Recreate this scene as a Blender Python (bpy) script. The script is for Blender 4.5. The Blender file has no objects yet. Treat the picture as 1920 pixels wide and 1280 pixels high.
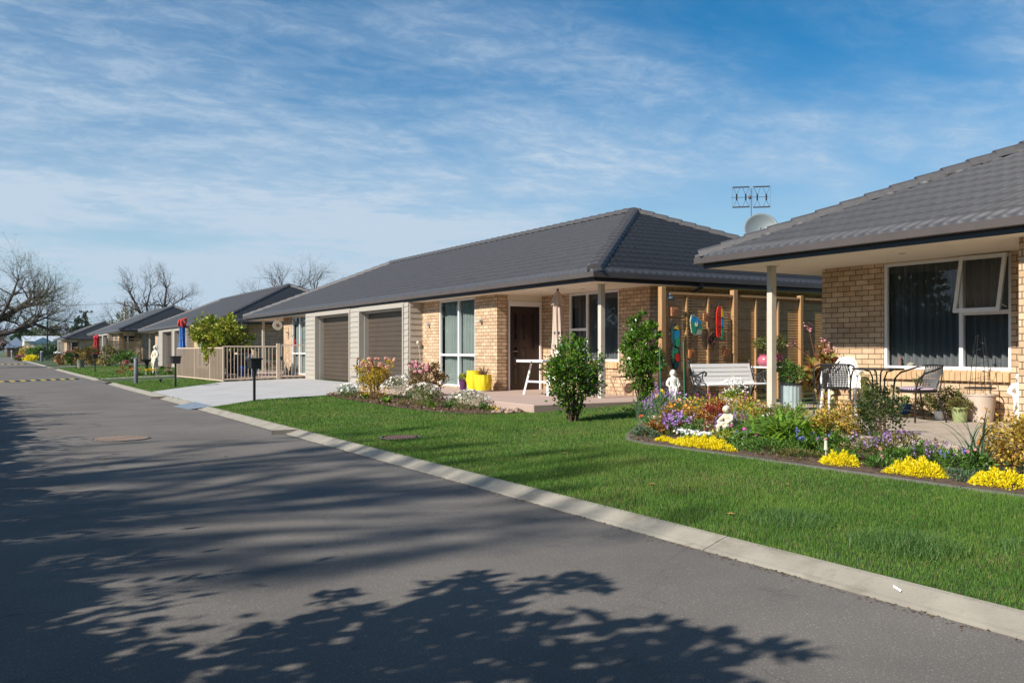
import bpy, math, random
import numpy as np
from mathutils import Vector, Matrix

# ------------------------------------------------------------------ camera, sky, sun, exposure
sc = bpy.context.scene
COL = sc.collection
R = math.radians
YAW = 30.989
cam_d = bpy.data.cameras.new('camera'); cam = bpy.data.objects.new('camera', cam_d); COL.objects.link(cam)
cam.location = (0, 0, 1.35)
cam.rotation_euler = (R(90), 0, R(-YAW))
cam_d.sensor_width = 36; cam_d.lens = 36 * 1640 / 1920
cam_d.shift_y = 17 / 1920
cam_d.clip_start = 0.05; cam_d.clip_end = 9000
sc.camera = cam

SUN_EL, SUN_AZ_DIR = 36.0, (-0.988, -0.156)          # horizontal direction towards the sun
w = bpy.data.worlds.new("World"); sc.world = w; w.use_nodes = True
nt = w.node_tree; nt.nodes.clear()
N = nt.nodes.new; L = nt.links.new
out = N('ShaderNodeOutputWorld'); bg = N('ShaderNodeBackground'); sky = N('ShaderNodeTexSky')
sky.sky_type = 'NISHITA'; sky.sun_disc = False
sky.sun_elevation = R(SUN_EL)
sky.sun_rotation = math.atan2(SUN_AZ_DIR[0], SUN_AZ_DIR[1])
sky.air_density = 1.0; sky.dust_density = 0.35; sky.ozone_density = 2.6
tc = N('ShaderNodeTexCoord'); sep = N('ShaderNodeSeparateXYZ'); L(tc.outputs['Generated'], sep.inputs[0])
def M(op, a, b=None, clamp=False):
    n = N('ShaderNodeMath'); n.operation = op; n.use_clamp = clamp
    for i, v in enumerate((a, b)):
        if v is None: continue
        if isinstance(v, (int, float)): n.inputs[i].default_value = v
        else: L(v, n.inputs[i])
    return n.outputs[0]
# thin cirrus on a flat layer high above: project the view direction on to a plane
zz = M('ADD', M('MAXIMUM', sep.outputs[2], 0.0), 0.10)
u = M('DIVIDE', sep.outputs[0], zz); v = M('DIVIDE', sep.outputs[1], zz)
cmb = N('ShaderNodeCombineXYZ'); L(u, cmb.inputs[0]); L(v, cmb.inputs[1])
def mapn(scale, rot, loc=(0, 0, 0)):
    m = N('ShaderNodeMapping'); m.inputs['Scale'].default_value = scale; m.inputs['Rotation'].default_value = rot
    m.inputs['Location'].default_value = loc
    L(cmb.outputs[0], m.inputs[0]); return m.outputs[0]
def noise(vec, scale, detail, rough, dist=0.0):
    n = N('ShaderNodeTexNoise'); n.inputs['Scale'].default_value = scale; n.inputs['Detail'].default_value = detail
    n.inputs['Roughness'].default_value = rough; n.inputs['Distortion'].default_value = dist
    L(vec, n.inputs['Vector']); return n.outputs[0]
def ramp(x, a, b):
    n = N('ShaderNodeMapRange'); n.interpolation_type = 'SMOOTHSTEP'
    n.inputs[1].default_value = a; n.inputs[2].default_value = b; L(x, n.inputs[0]); return n.outputs[0]
c_big = ramp(noise(mapn((.40, .60, 1), (0, 0, R(35)), (2.3, 1.4, 0)), 1.0, 3, .5, .3), .30, .52)
c_str = ramp(noise(mapn((.75, 1.25, 1), (0, 0, R(40)), (1.0, 5.0, 0)), 1.3, 10, .60, .5), .32, .70)
c_fine = ramp(noise(mapn((2.4, 3.6, 1), (0, 0, R(60)), (7.0, 2.0, 0)), 2.6, 9, .70, .4), .38, .70)
c1 = M('MULTIPLY', c_big, M('ADD', M('MULTIPLY', c_str, .66), .25))
hi = N('ShaderNodeMapRange'); hi.inputs[1].default_value = .14; hi.inputs[2].default_value = .40; hi.inputs[3].default_value = 1.0; hi.inputs[4].default_value = .58; L(sep.outputs[2], hi.inputs[0])
c2 = M('MULTIPLY', M('MULTIPLY', c1, hi.outputs[0]), M('ADD', M('MULTIPLY', c_fine, .60), .62))
low = N('ShaderNodeMapRange'); low.interpolation_type = 'SMOOTHSTEP'
low.inputs[1].default_value = .34; low.inputs[2].default_value = .0; low.inputs[3].default_value = 0.0; low.inputs[4].default_value = 0.95
L(sep.outputs[2], low.inputs[0])
cl = M('MINIMUM', M('ADD', M('MULTIPLY', c2, .80), M('MULTIPLY', low.outputs[0], .92)), .95)
hs = N('ShaderNodeHueSaturation'); hs.inputs['Saturation'].default_value = 1.8; hs.inputs['Value'].default_value = 1.2; hs.inputs['Hue'].default_value = .49
L(sky.outputs[0], hs.inputs['Color'])
tn = N('ShaderNodeMix'); tn.data_type = 'RGBA'; tn.blend_type = 'MULTIPLY'; tn.inputs[0].default_value = 1.0; tn.inputs[7].default_value = (.03, .95, 1.02, 1); L(hs.outputs[0], tn.inputs[6])
mx = N('ShaderNodeMix'); mx.data_type = 'RGBA'; L(cl, mx.inputs[0]); L(tn.outputs[2], mx.inputs[6])
mx.inputs[7].default_value = (6.3, 7.6, 9.0, 1)
L(mx.outputs[2], bg.inputs[0]); bg.inputs[1].default_value = 0.066
L(bg.outputs[0], out.inputs[0])

sd = bpy.data.lights.new('sun', 'SUN'); sun = bpy.data.objects.new('sun', sd); COL.objects.link(sun)
sd.energy = 5.0; sd.angle = R(0.53); sd.color = (1.0, .925, .82)
ce = math.cos(R(SUN_EL))
sun.rotation_euler = Vector((SUN_AZ_DIR[0] * ce, SUN_AZ_DIR[1] * ce, math.sin(R(SUN_EL)))).to_track_quat('Z', 'Y').to_euler()
sun.location = (-20, 5, 30)
sc.view_settings.view_transform = 'Standard'; sc.view_settings.look = 'None'
sc.view_settings.exposure = 0.46; sc.view_settings.gamma = 1.0

# ------------------------------------------------------------------ helpers
rng = np.random.default_rng(7); random.seed(7)
def link(o, parent=None):
    COL.objects.link(o)
    if parent is not None: o.parent = parent
    return o
def woff(p):
    v = Vector((0, 0, 0))
    while p is not None: v += p.location; p = p.parent
    return v
def tag(o, label=None, cat=None, group=None, kind=None):
    if label: o['label'] = label
    if cat: o['category'] = cat
    if group: o['group'] = group
    if kind: o['kind'] = kind
    return o
def empty(name, loc=(0, 0, 0), rz=0.0, label=None, cat=None, group=None):
    o = bpy.data.objects.new(name, None); COL.objects.link(o); o.empty_display_size = .1
    o.location = loc; o.rotation_euler = (0, 0, rz)
    return tag(o, label, cat, group)
def kids(o): return [c for c in list(bpy.data.objects) if c.parent == o]
def copy_tree(o, loc=None, rz=None, label=None, parent=None, scale=None):
    c = o.copy(); COL.objects.link(c)
    if parent is not None: c.parent = parent
    if loc is not None: c.location = loc
    if rz is not None: c.rotation_euler = (0, 0, rz)
    if scale is not None: c.scale = scale if isinstance(scale, tuple) else (scale,) * 3
    if label: c['label'] = label
    for k in kids(o): copy_tree(k, parent=c)
    return c
def npmesh(name, V, F, mat, parent=None, smooth=False, world=False):
    V = np.asarray(V, dtype=np.float64).reshape(-1, 3)
    if world and parent is not None: V = V - np.array(woff(parent))
    F = np.asarray(F, dtype=np.int32); k = F.shape[1]
    me = bpy.data.meshes.new(name)
    me.vertices.add(len(V)); me.vertices.foreach_set('co', V.astype(np.float32).ravel())
    me.loops.add(F.size); me.loops.foreach_set('vertex_index', F.ravel())
    me.polygons.add(len(F)); me.polygons.foreach_set('loop_start', np.arange(len(F), dtype=np.int32) * k)
    me.polygons.foreach_set('loop_total', np.full(len(F), k, dtype=np.int32))
    if smooth: me.polygons.foreach_set('use_smooth', np.ones(len(F), dtype=bool))
    me.update(calc_edges=True); me.validate()
    me.materials.append(mat)
    return link(bpy.data.objects.new(name, me), parent)
class MB:
    def __init__(s): s.v = []; s.f = []; s.mi = []; s.cur = 0
    def add(s, V, F):
        b = len(s.v); s.v += [tuple(p) for p in V]
        for f in F: s.f.append(tuple(b + i for i in f)); s.mi.append(s.cur)
        return s
    def box(s, x0, x1, y0, y1, z0, z1):
        x0, x1 = sorted((x0, x1)); y0, y1 = sorted((y0, y1)); z0, z1 = sorted((z0, z1))
        return s.add([(x0,y0,z0),(x1,y0,z0),(x1,y1,z0),(x0,y1,z0),(x0,y0,z1),(x1,y0,z1),(x1,y1,z1),(x0,y1,z1)],
                     [(0,3,2,1),(4,5,6,7),(0,1,5,4),(1,2,6,5),(2,3,7,6),(3,0,4,7)])
    def bbox(s, x0, x1, y0, y1, z0, z1, b=.004):
        # box with its vertical and horizontal edges chamfered (24 corner points)
        x0, x1 = sorted((x0, x1)); y0, y1 = sorted((y0, y1)); z0, z1 = sorted((z0, z1))
        b = min(b, (x1-x0)*.4, (y1-y0)*.4, (z1-z0)*.4)
        rings = []
        for z, i in ((z0, b), (z0+b, 0), (z1-b, 0), (z1, b)):
            rings.append([(x0+b, y0+i, z), (x1-b, y0+i, z), (x1-i, y0+b, z), (x1-i, y1-b, z), (x1-b, y1-i, z), (x0+b, y1-i, z), (x0+i, y1-b, z), (x0+i, y0+b, z)])
        V = sum(rings, []); F = [tuple(range(7, -1, -1)), tuple(range(24, 32))]
        for r in range(3):
            for k in range(8): F.append((r*8+k, r*8+(k+1) % 8, r*8+8+(k+1) % 8, r*8+8+k))
        return s.add(V, F)
    def obox(s, c, size, rot=(0, 0, 0)):
        b = MB().box(-size[0]/2, size[0]/2, -size[1]/2, size[1]/2, -size[2]/2, size[2]/2)
        m = Matrix.Translation(c) @ (rot.to_4x4() if isinstance(rot, Matrix) else Matrix.LocRotScale(None, __import__('mathutils').Euler(rot), None))
        return s.add([m @ Vector(p) for p in b.v], b.f)
    def bar(s, p0, p1, wx, wz):
        # rectangular bar between two points
        p0, p1 = Vector(p0), Vector(p1); d = p1 - p0; q = d.to_track_quat('Y', 'Z').to_matrix()
        return s.obox((p0+p1)/2, (wx, d.length, wz), q)
    def path(s, pts, rad, n=6, cap=True, closed=False):
        P = [Vector(p) for p in pts]; m = len(P)
        if not isinstance(rad, (list, tuple, np.ndarray)): rad = [rad]*m
        V = []; F = []
        t = (P[1]-P[0]).normalized(); up = Vector((0, 0, 1)) if abs(t.z) < .9 else Vector((1, 0, 0))
        nrm = (up - t*up.dot(t)).normalized()
        for i in range(m):
            if closed: t = (P[(i+1) % m]-P[i-1]).normalized()
            else: t = (P[min(i+1, m-1)]-P[max(i-1, 0)]); t = t.normalized() if t.length > 1e-9 else Vector((0, 0, 1))
            nrm = (nrm - t*nrm.dot(t)); nrm = nrm.normalized() if nrm.length > 1e-6 else t.orthogonal().normalized()
            bn = t.cross(nrm)
            for k in range(n):
                a = 2*math.pi*k/n; V.append(P[i] + (nrm*math.cos(a)+bn*math.sin(a))*rad[i])
        for i in range(m if closed else m-1):
            j = (i+1) % m
            for k in range(n): F.append((i*n+k, i*n+(k+1) % n, j*n+(k+1) % n, j*n+k))
        if cap and not closed: F.append(tuple(range(n-1, -1, -1))); F.append(tuple((m-1)*n+k for k in range(n)))
        return s.add(V, F)
    def tube(s, p0, p1, r0, r1=None, n=8): return s.path([p0, p1], [r0, r1 if r1 is not None else r0], n)
    def lathe(s, prof, c=(0, 0, 0), n=24, sx=1, sy=1, wob=None):
        V = []; F = []; m = len(prof)
        for i, (r, z) in enumerate(prof):
            for k in range(n):
                a = 2*math.pi*k/n; rr = r*(1 + (wob(a, z) if wob else 0))
                V.append((c[0]+rr*math.cos(a)*sx, c[1]+rr*math.sin(a)*sy, c[2]+z))
        for i in range(m-1):
            for k in range(n): F.append((i*n+k, i*n+(k+1) % n, i*n+n+(k+1) % n, i*n+n+k))
        if prof[0][0] > 1e-5: F.append(tuple(range(n-1, -1, -1)))
        if prof[-1][0] > 1e-5: F.append(tuple((m-1)*n+k for k in range(n)))
        return s.add(V, F)
    def ball(s, c, r, n=12, sx=1, sy=1, sz=1):
        m = n//2+1; prof = [(max(1e-4, math.sin(math.pi*i/(m-1)))*r, -math.cos(math.pi*i/(m-1))*r*sz) for i in range(m)]
        return s.lathe(prof, c, n, sx, sy)
    def prism(s, outline, h, mat4):
        n = len(outline)
        V = [mat4 @ Vector((x, y, 0)) for x, y in outline] + [mat4 @ Vector((x, y, h)) for x, y in outline]
        F = [tuple(range(n-1, -1, -1)), tuple(range(n, 2*n))] + [(k, (k+1) % n, n+(k+1) % n, n+k) for k in range(n)]
        return s.add(V, F)
    def grid(s, fn, nu, nv):
        V = [fn(i/nu, j/nv) for j in range(nv+1) for i in range(nu+1)]
        F = [(j*(nu+1)+i, j*(nu+1)+i+1, (j+1)*(nu+1)+i+1, (j+1)*(nu+1)+i) for j in range(nv) for i in range(nu)]
        return s.add(V, F)
    def build(s, name, mat, parent=None, smooth=False, world=False):
        me = bpy.data.meshes.new(name)
        o = woff(parent) if (world and parent is not None) else Vector((0, 0, 0))
        me.from_pydata([(p[0]-o.x, p[1]-o.y, p[2]-o.z) for p in s.v], [], s.f)
        mats = mat if isinstance(mat, (list, tuple)) else [mat]
        for m in mats: me.materials.append(m)
        if len(mats) > 1: me.polygons.foreach_set('material_index', s.mi)
        if smooth:
            me.polygons.foreach_set('use_smooth', [True]*len(me.polygons))
            try: me.set_sharp_from_angle(angle=R(40))
            except Exception: pass
        me.update()
        return link(bpy.data.objects.new(name, me), parent)

# ------------------------------------------------------------------ materials
def newmat(name):
    m = bpy.data.materials.new(name); m.use_nodes = True; t = m.node_tree
    return m, t, t.nodes['Principled BSDF']
def setup(name, col, rough=.6, var=.0, scale=8.0, bump=0.0, bscale=60.0, metal=0.0, spec=.5, island=0.0, trans=0.0, var2=None, detail=4):
    """principled material: base colour varied by object-space noise and, for leaves, per island"""
    m, t, p = newmat(name)
    p.inputs['Roughness'].default_value = rough; p.inputs['Metallic'].default_value = metal
    p.inputs['Specular IOR Level'].default_value = spec
    p.inputs['Base Color'].default_value = (*col, 1)
    last = None
    n = t.nodes.new; l = t.links.new
    tcn = n('ShaderNodeTexCoord')
    if var or var2:
        no = n('ShaderNodeTexNoise'); no.inputs['Scale'].default_value = scale; no.inputs['Detail'].default_value = detail
        l(tcn.outputs['Object'], no.inputs['Vector'])
        mp = n('ShaderNodeMapRange'); mp.inputs[1].default_value = .3; mp.inputs[2].default_value = .7; l(no.outputs[0], mp.inputs[0])
        mi = n('ShaderNodeMix'); mi.data_type = 'RGBA'; l(mp.outputs[0], mi.inputs[0])
        b2 = var2 if var2 else tuple(min(1, c*(1+var)) for c in col)
        a2 = col if var2 else tuple(c*(1-var) for c in col)
        mi.inputs[6].default_value = (*a2, 1); mi.inputs[7].default_value = (*b2, 1); last = mi.outputs[2]
    if island:
        g = n('ShaderNodeNewGeometry'); hv = n('ShaderNodeHueSaturation')
        if last is not None: l(last, hv.inputs['Color'])
        else: hv.inputs['Color'].default_value = (*col, 1)
        mr = n('ShaderNodeMapRange'); mr.inputs[3].default_value = 1-island; mr.inputs[4].default_value = 1+island
        l(g.outputs['Random Per Island'], mr.inputs[0]); l(mr.outputs[0], hv.inputs['Value'])
        sn = n('ShaderNodeMath'); sn.operation = 'MULTIPLY'; sn.inputs[1].default_value = 37.7; l(g.outputs['Random Per Island'], sn.inputs[0])
        fr = n('ShaderNodeMath'); fr.operation = 'FRACT'; l(sn.outputs[0], fr.inputs[0])
        mh = n('ShaderNodeMapRange'); mh.inputs[3].default_value = .5-island*.06; mh.inputs[4].default_value = .5+island*.06
        l(fr.outputs[0], mh.inputs[0]); l(mh.outputs[0], hv.inputs['Hue']); last = hv.outputs[0]
    if last is not None: l(last, p.inputs['Base Color'])
    if bump:
        nb = n('ShaderNodeTexNoise'); nb.inputs['Scale'].default_value = bscale; nb.inputs['Detail'].default_value = 6
        l(tcn.outputs['Object'], nb.inputs['Vector'])
        bp = n('ShaderNodeBump'); bp.inputs['Strength'].default_value = bump; bp.inputs['Distance'].default_value = .01
        l(nb.outputs[0], bp.inputs['Height']); l(bp.outputs[0], p.inputs['Normal'])
    if trans:
        tr = n('ShaderNodeBsdfTranslucent'); ms = n('ShaderNodeMixShader'); ms.inputs[0].default_value = trans
        if last is not None: l(last, tr.inputs['Color'])
        else: tr.inputs['Color'].default_value = (*col, 1)
        o = t.nodes['Material Output']; l(p.outputs[0], ms.inputs[1]); l(tr.outputs[0], ms.inputs[2]); l(ms.outputs[0], o.inputs['Surface'])
    return m
def leaf(name, col, col2=None, island=.35, rough=.45, trans=.3, scale=3.0, spec=.4):
    return setup(name, col, rough=rough, var=.15, var2=col2, scale=scale, island=island, trans=trans, spec=spec)
def axis_vec(t):
    """(along-wall, z) coordinates: y on walls that face x, x on walls that face y"""
    n = t.nodes.new; l = t.links.new
    g = n('ShaderNodeNewGeometry'); s1 = n('ShaderNodeSeparateXYZ'); l(g.outputs['Position'], s1.inputs[0])
    s2 = n('ShaderNodeSeparateXYZ'); l(g.outputs['True Normal'], s2.inputs[0])
    a = n('ShaderNodeMath'); a.operation = 'ABSOLUTE'; l(s2.outputs[0], a.inputs[0])
    c = n('ShaderNodeMath'); c.operation = 'GREATER_THAN'; c.inputs[1].default_value = .5; l(a.outputs[0], c.inputs[0])
    mi = n('ShaderNodeMix'); mi.data_type = 'FLOAT'; l(c.outputs[0], mi.inputs[0]); l(s1.outputs[0], mi.inputs[2]); l(s1.outputs[1], mi.inputs[3])
    cb = n('ShaderNodeCombineXYZ'); l(mi.outputs[0], cb.inputs[0]); l(s1.outputs[2], cb.inputs[1])
    return cb.outputs[0]
def brick_mat(name, c1, c2, mortar_shade):
    m, t, p = newmat(name); n = t.nodes.new; l = t.links.new
    vec = axis_vec(t)
    b = n('ShaderNodeTexBrick'); l(vec, b.inputs['Vector'])
    b.inputs['Scale'].default_value = 1.0; b.inputs['Brick Width'].default_value = .24; b.inputs['Row Height'].default_value = .0865
    b.inputs['Mortar Size'].default_value = .0062; b.inputs['Mortar Smooth'].default_value = .25; b.inputs['Bias'].default_value = .0
    b.inputs['Color1'].default_value = (*c1, 1); b.inputs['Color2'].default_value = (*c2, 1); b.inputs['Mortar'].default_value = (*mortar_shade, 1)
    no = n('ShaderNodeTexNoise'); no.inputs['Scale'].default_value = 5; no.inputs['Detail'].default_value = 8; l(vec, no.inputs['Vector'])
    mr = n('ShaderNodeMapRange'); mr.inputs[1].default_value = .25; mr.inputs[2].default_value = .75; mr.inputs[3].default_value = .80; mr.inputs[4].default_value = 1.14
    l(no.outputs[0], mr.inputs[0])
    hv = n('ShaderNodeHueSaturation'); l(b.outputs['Color'], hv.inputs['Color']); l(mr.outputs[0], hv.inputs['Value'])
    sz = n('ShaderNodeSeparateXYZ'); l(vec, sz.inputs[0]); n3 = n('ShaderNodeTexNoise'); n3.inputs['Scale'].default_value = 2.2; n3.inputs['Detail'].default_value = 7; l(vec, n3.inputs['Vector'])
    az_ = n('ShaderNodeMath'); az_.operation = 'MULTIPLY_ADD'; l(n3.outputs[0], az_.inputs[0]); az_.inputs[1].default_value = -.55; l(sz.outputs[1], az_.inputs[2])
    dr = n('ShaderNodeMapRange'); dr.inputs[1].default_value = .02; dr.inputs[2].default_value = .35; dr.inputs[3].default_value = .45; dr.inputs[4].default_value = 0.0; l(az_.outputs[0], dr.inputs[0])
    md = n('ShaderNodeMix'); md.data_type = 'RGBA'; l(dr.outputs[0], md.inputs[0]); l(hv.outputs[0], md.inputs[6]); md.inputs[7].default_value = (.30, .20, .12, 1)
    l(md.outputs[2], p.inputs['Base Color']); p.inputs['Roughness'].default_value = .85; p.inputs['Specular IOR Level'].default_value = .25
    nb = n('ShaderNodeTexNoise'); nb.inputs['Scale'].default_value = 90; l(vec, nb.inputs['Vector'])
    ad = n('ShaderNodeMath'); ad.operation = 'MULTIPLY_ADD'; l(b.outputs['Fac'], ad.inputs[0]); ad.inputs[1].default_value = -1.0
    m2 = n('ShaderNodeMath'); m2.operation = 'MULTIPLY'; m2.inputs[1].default_value = .25; l(nb.outputs[0], m2.inputs[0]); l(m2.outputs[0], ad.inputs[2])
    bp = n('ShaderNodeBump'); bp.inputs['Strength'].default_value = .9; bp.inputs['Distance'].default_value = .008
    l(ad.outputs[0], bp.inputs['Height']); l(bp.outputs[0], p.inputs['Normal'])
    return m
def glass_mat():
    m, t, p = newmat('window_glass'); n = t.nodes.new; l = t.links.new; t.nodes.remove(p)
    g = n('ShaderNodeBsdfGlossy'); g.inputs['Roughness'].default_value = .005; g.inputs['Color'].default_value = (.95, .97, 1, 1)
    tr = n('ShaderNodeBsdfTransparent'); tr.inputs['Color'].default_value = (.84, .87, .87, 1)
    f = n('ShaderNodeFresnel'); f.inputs['IOR'].default_value = 1.52
    ms = n('ShaderNodeMixShader'); l(f.outputs[0], ms.inputs[0]); l(tr.outputs[0], ms.inputs[1]); l(g.outputs[0], ms.inputs[2])
    l(ms.outputs[0], t.nodes['Material Output'].inputs['Surface']); return m
def asphalt_mat(name, c, c2, tint=.5):
    m, t, p = newmat(name); n = t.nodes.new; l = t.links.new
    g = n('ShaderNodeNewGeometry')
    big = n('ShaderNodeTexNoise'); big.inputs['Scale'].default_value = .55; big.inputs['Detail'].default_value = 5; big.inputs['Roughness'].default_value = .6; l(g.outputs[0], big.inputs['Vector'])
    mr = n('ShaderNodeMapRange'); mr.inputs[1].default_value = .3; mr.inputs[2].default_value = .72; l(big.outputs[0], mr.inputs[0])
    mi = n('ShaderNodeMix'); mi.data_type = 'RGBA'; l(mr.outputs[0], mi.inputs[0]); mi.inputs[6].default_value = (*c, 1); mi.inputs[7].default_value = (*c2, 1)
    fine = n('ShaderNodeTexNoise'); fine.inputs['Scale'].default_value = 95; fine.inputs['Detail'].default_value = 3; fine.inputs['Roughness'].default_value = .75; l(g.outputs[0], fine.inputs['Vector'])
    vo = n('ShaderNodeTexVoronoi'); vo.inputs['Scale'].default_value = 150; l(g.outputs[0], vo.inputs['Vector'])
    mf = n('ShaderNodeMapRange'); mf.inputs[1].default_value = .3; mf.inputs[2].default_value = .7; mf.inputs[3].default_value = .74; mf.inputs[4].default_value = 1.3; l(fine.outputs[0], mf.inputs[0])
    # sparse pale stones in the chip
    sep_ = n('ShaderNodeSeparateColor'); l(vo.outputs['Color'], sep_.inputs[0])
    gt = n('ShaderNodeMath'); gt.operation = 'GREATER_THAN'; gt.inputs[1].default_value = .955; l(sep_.outputs[0], gt.inputs[0])
    ad = n('ShaderNodeMath'); ad.operation = 'MULTIPLY_ADD'; l(gt.outputs[0], ad.inputs[0]); ad.inputs[1].default_value = .55; l(mf.outputs[0], ad.inputs[2])
    # worn patches, dark drips and a few fine wandering cracks
    st = n('ShaderNodeTexNoise'); st.inputs['Scale'].default_value = 1.9; st.inputs['Detail'].default_value = 7; st.inputs['Roughness'].default_value = .7; l(g.outputs[0], st.inputs['Vector'])
    sm_ = n('ShaderNodeMapRange'); sm_.inputs[1].default_value = .60; sm_.inputs[2].default_value = .70; sm_.inputs[3].default_value = 1.0; sm_.inputs[4].default_value = .80; l(st.outputs[0], sm_.inputs[0])
    wn = n('ShaderNodeTexNoise'); wn.inputs['Scale'].default_value = 2.5; wn.inputs['Detail'].default_value = 4; l(g.outputs[0], wn.inputs['Vector'])
    va = n('ShaderNodeVectorMath'); va.operation = 'MULTIPLY_ADD'; va.inputs[1].default_value = (.5, .5, .5); l(wn.outputs['Color'], va.inputs[0]); l(g.outputs[0], va.inputs[2])
    cv = n('ShaderNodeTexVoronoi'); cv.feature = 'DISTANCE_TO_EDGE'; cv.inputs['Scale'].default_value = .33; l(va.outputs[0], cv.inputs['Vector'])
    cm_ = n('ShaderNodeMapRange'); cm_.inputs[1].default_value = .0; cm_.inputs[2].default_value = .0022; cm_.inputs[3].default_value = .72; cm_.inputs[4].default_value = 1.0; l(cv.outputs['Distance'], cm_.inputs[0])
    m1 = n('ShaderNodeMath'); m1.operation = 'MULTIPLY'; l(ad.outputs[0], m1.inputs[0]); l(sm_.outputs[0], m1.inputs[1])
    m2_ = n('ShaderNodeMath'); m2_.operation = 'MULTIPLY'; l(m1.outputs[0], m2_.inputs[0]); l(cm_.outputs[0], m2_.inputs[1])
    hv = n('ShaderNodeHueSaturation'); l(mi.outputs[2], hv.inputs['Color']); l(m2_.outputs[0], hv.inputs['Value'])
    l(hv.outputs[0], p.inputs['Base Color']); p.inputs['Roughness'].default_value = .9; p.inputs['Specular IOR Level'].default_value = .12
    bp = n('ShaderNodeBump'); bp.inputs['Strength'].default_value = .55; bp.inputs['Distance'].default_value = .006
    l(fine.outputs[0], bp.inputs['Height']); l(bp.outputs[0], p.inputs['Normal'])
    return m
def wood_mat(name, c, c2, sc_=(1, 1, 1), rough=.7):
    m, t, p = newmat(name); n = t.nodes.new; l = t.links.new
    tcn = n('ShaderNodeTexCoord'); mp = n('ShaderNodeMapping'); mp.inputs['Scale'].default_value = sc_; l(tcn.outputs['Object'], mp.inputs[0])
    no = n('ShaderNodeTexNoise'); no.inputs['Scale'].default_value = 6; no.inputs['Detail'].default_value = 8; no.inputs['Roughness'].default_value = .65; l(mp.outputs[0], no.inputs['Vector'])
    cr = n('ShaderNodeMapRange'); cr.inputs[1].default_value = .3; cr.inputs[2].default_value = .7; l(no.outputs[0], cr.inputs[0])
    mi = n('ShaderNodeMix'); mi.data_type = 'RGBA'; l(cr.outputs[0], mi.inputs[0]); mi.inputs[6].default_value = (*c, 1); mi.inputs[7].default_value = (*c2, 1)
    l(mi.outputs[2], p.inputs['Base Color']); p.inputs['Roughness'].default_value = rough; p.inputs['Specular IOR Level'].default_value = .3
    bp = n('ShaderNodeBump'); bp.inputs['Strength'].default_value = .3; bp.inputs['Distance'].default_value = .004
    l(no.outputs[0], bp.inputs['Height']); l(bp.outputs[0], p.inputs['Normal']); return m

MT = {}
MT['brick'] = brick_mat('buff_brick', (.68, .495, .33), (.50, .345, .215), (.12, .075, .05))  # dark mortar tone includes the shadow inside the raked joints
MT['roof'] = setup('charcoal_roof_tile', (.056, .056, .062), .45, var=.12, scale=5, bump=.15, bscale=300, spec=.7)
MT['ridge'] = setup('roof_ridge_cap', (.066, .063, .066), .6, var=.15, scale=12, bump=.15, bscale=300)
MT['gutter'] = setup('dark_gutter', (.085, .072, .068), .4, var=.08, scale=3)
MT['fascia'] = setup('black_fascia', (.022, .024, .032), .35)  # near-black: gutter shadow on the fascia put in the colour; also dark trim
MT['soffit'] = setup('cream_soffit', (.78, .70, .58), .7, var=.03, scale=2)
MT['boards'] = setup('weatherboard_paint', (.39, .36, .31), .55, var=.04, scale=4)
MT['post'] = setup('beige_post_paint', (.55, .51, .43), .55, var=.05, scale=3)
MT['white'] = setup('white_frame', (.80, .80, .80), .35)
MT['glass'] = glass_mat()
MT['curtain'] = setup('grey_curtain', (.44, .50, .48), .9, var=.1, scale=2, trans=.25)
MT['curtain_dark'] = setup('charcoal_curtain', (.20, .21, .22), .9, var=.15, scale=2, trans=.1)
MT['room'] = setup('room_paint', (.25, .23, .2), .9)
MT['garage'] = setup('brown_sectional_door', (.080, .061, .046), .42, var=.08, scale=1.5, bump=.04, bscale=150)
MT['door'] = wood_mat('dark_brown_door', (.028, .017, .013), (.045, .027, .021), (1, 1, .2), .35)
MT['chrome'] = setup('brushed_metal', (.6, .6, .6), .3, metal=1)
MT['darkglass'] = setup('dark_glass', (.01, .01, .012), .08)
MT['asphalt'] = asphalt_mat('asphalt', (.122, .113, .104), (.182, .166, .150))
MT['lane'] = asphalt_mat('lane_asphalt', (.18, .157, .138), (.21, .185, .162))
MT['kerb'] = setup('kerb_concrete', (.30, .275, .225), .85, var=.16, scale=3.5, bump=.35, bscale=120, detail=9)
def stain(m, c, sc_, lo, hi, amt):
    t = m.node_tree; n = t.nodes.new; l = t.links.new; p = t.nodes['Principled BSDF']; src = p.inputs['Base Color'].links[0].from_socket
    g = n('ShaderNodeNewGeometry'); no = n('ShaderNodeTexNoise'); no.inputs['Scale'].default_value = sc_; no.inputs['Detail'].default_value = 9; no.inputs['Roughness'].default_value = .72; l(g.outputs[0], no.inputs['Vector'])
    mr = n('ShaderNodeMapRange'); mr.inputs[1].default_value = lo; mr.inputs[2].default_value = hi; mr.inputs[3].default_value = 0; mr.inputs[4].default_value = amt; l(no.outputs[0], mr.inputs[0])
    mi = n('ShaderNodeMix'); mi.data_type = 'RGBA'; l(mr.outputs[0], mi.inputs[0]); l(src, mi.inputs[6]); mi.inputs[7].default_value = (*c, 1); l(mi.outputs[2], p.inputs['Base Color'])
stain(MT['kerb'], (.13, .11, .08), 2.6, .52, .70, .65); stain(MT['kerb'], (.20, .17, .12), 28, .55, .72, .5)
MT['concrete'] = setup('pale_driveway_concrete', (.42, .41, .40), .8, var=.07, scale=1.2, bump=.2, bscale=200, detail=8)
MT['patio_pink'] = setup('pink_patio_concrete', (.44, .325, .27), .8, var=.07, scale=2.0, bump=.2, bscale=150, detail=8)
stain(MT['concrete'], (.26, .24, .21), 1.1, .52, .72, .35)
MT['patio_beige'] = setup('beige_patio_concrete', (.42, .35, .28), .8, var=.10, scale=2.5, bump=.25, bscale=150, detail=8)
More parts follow.
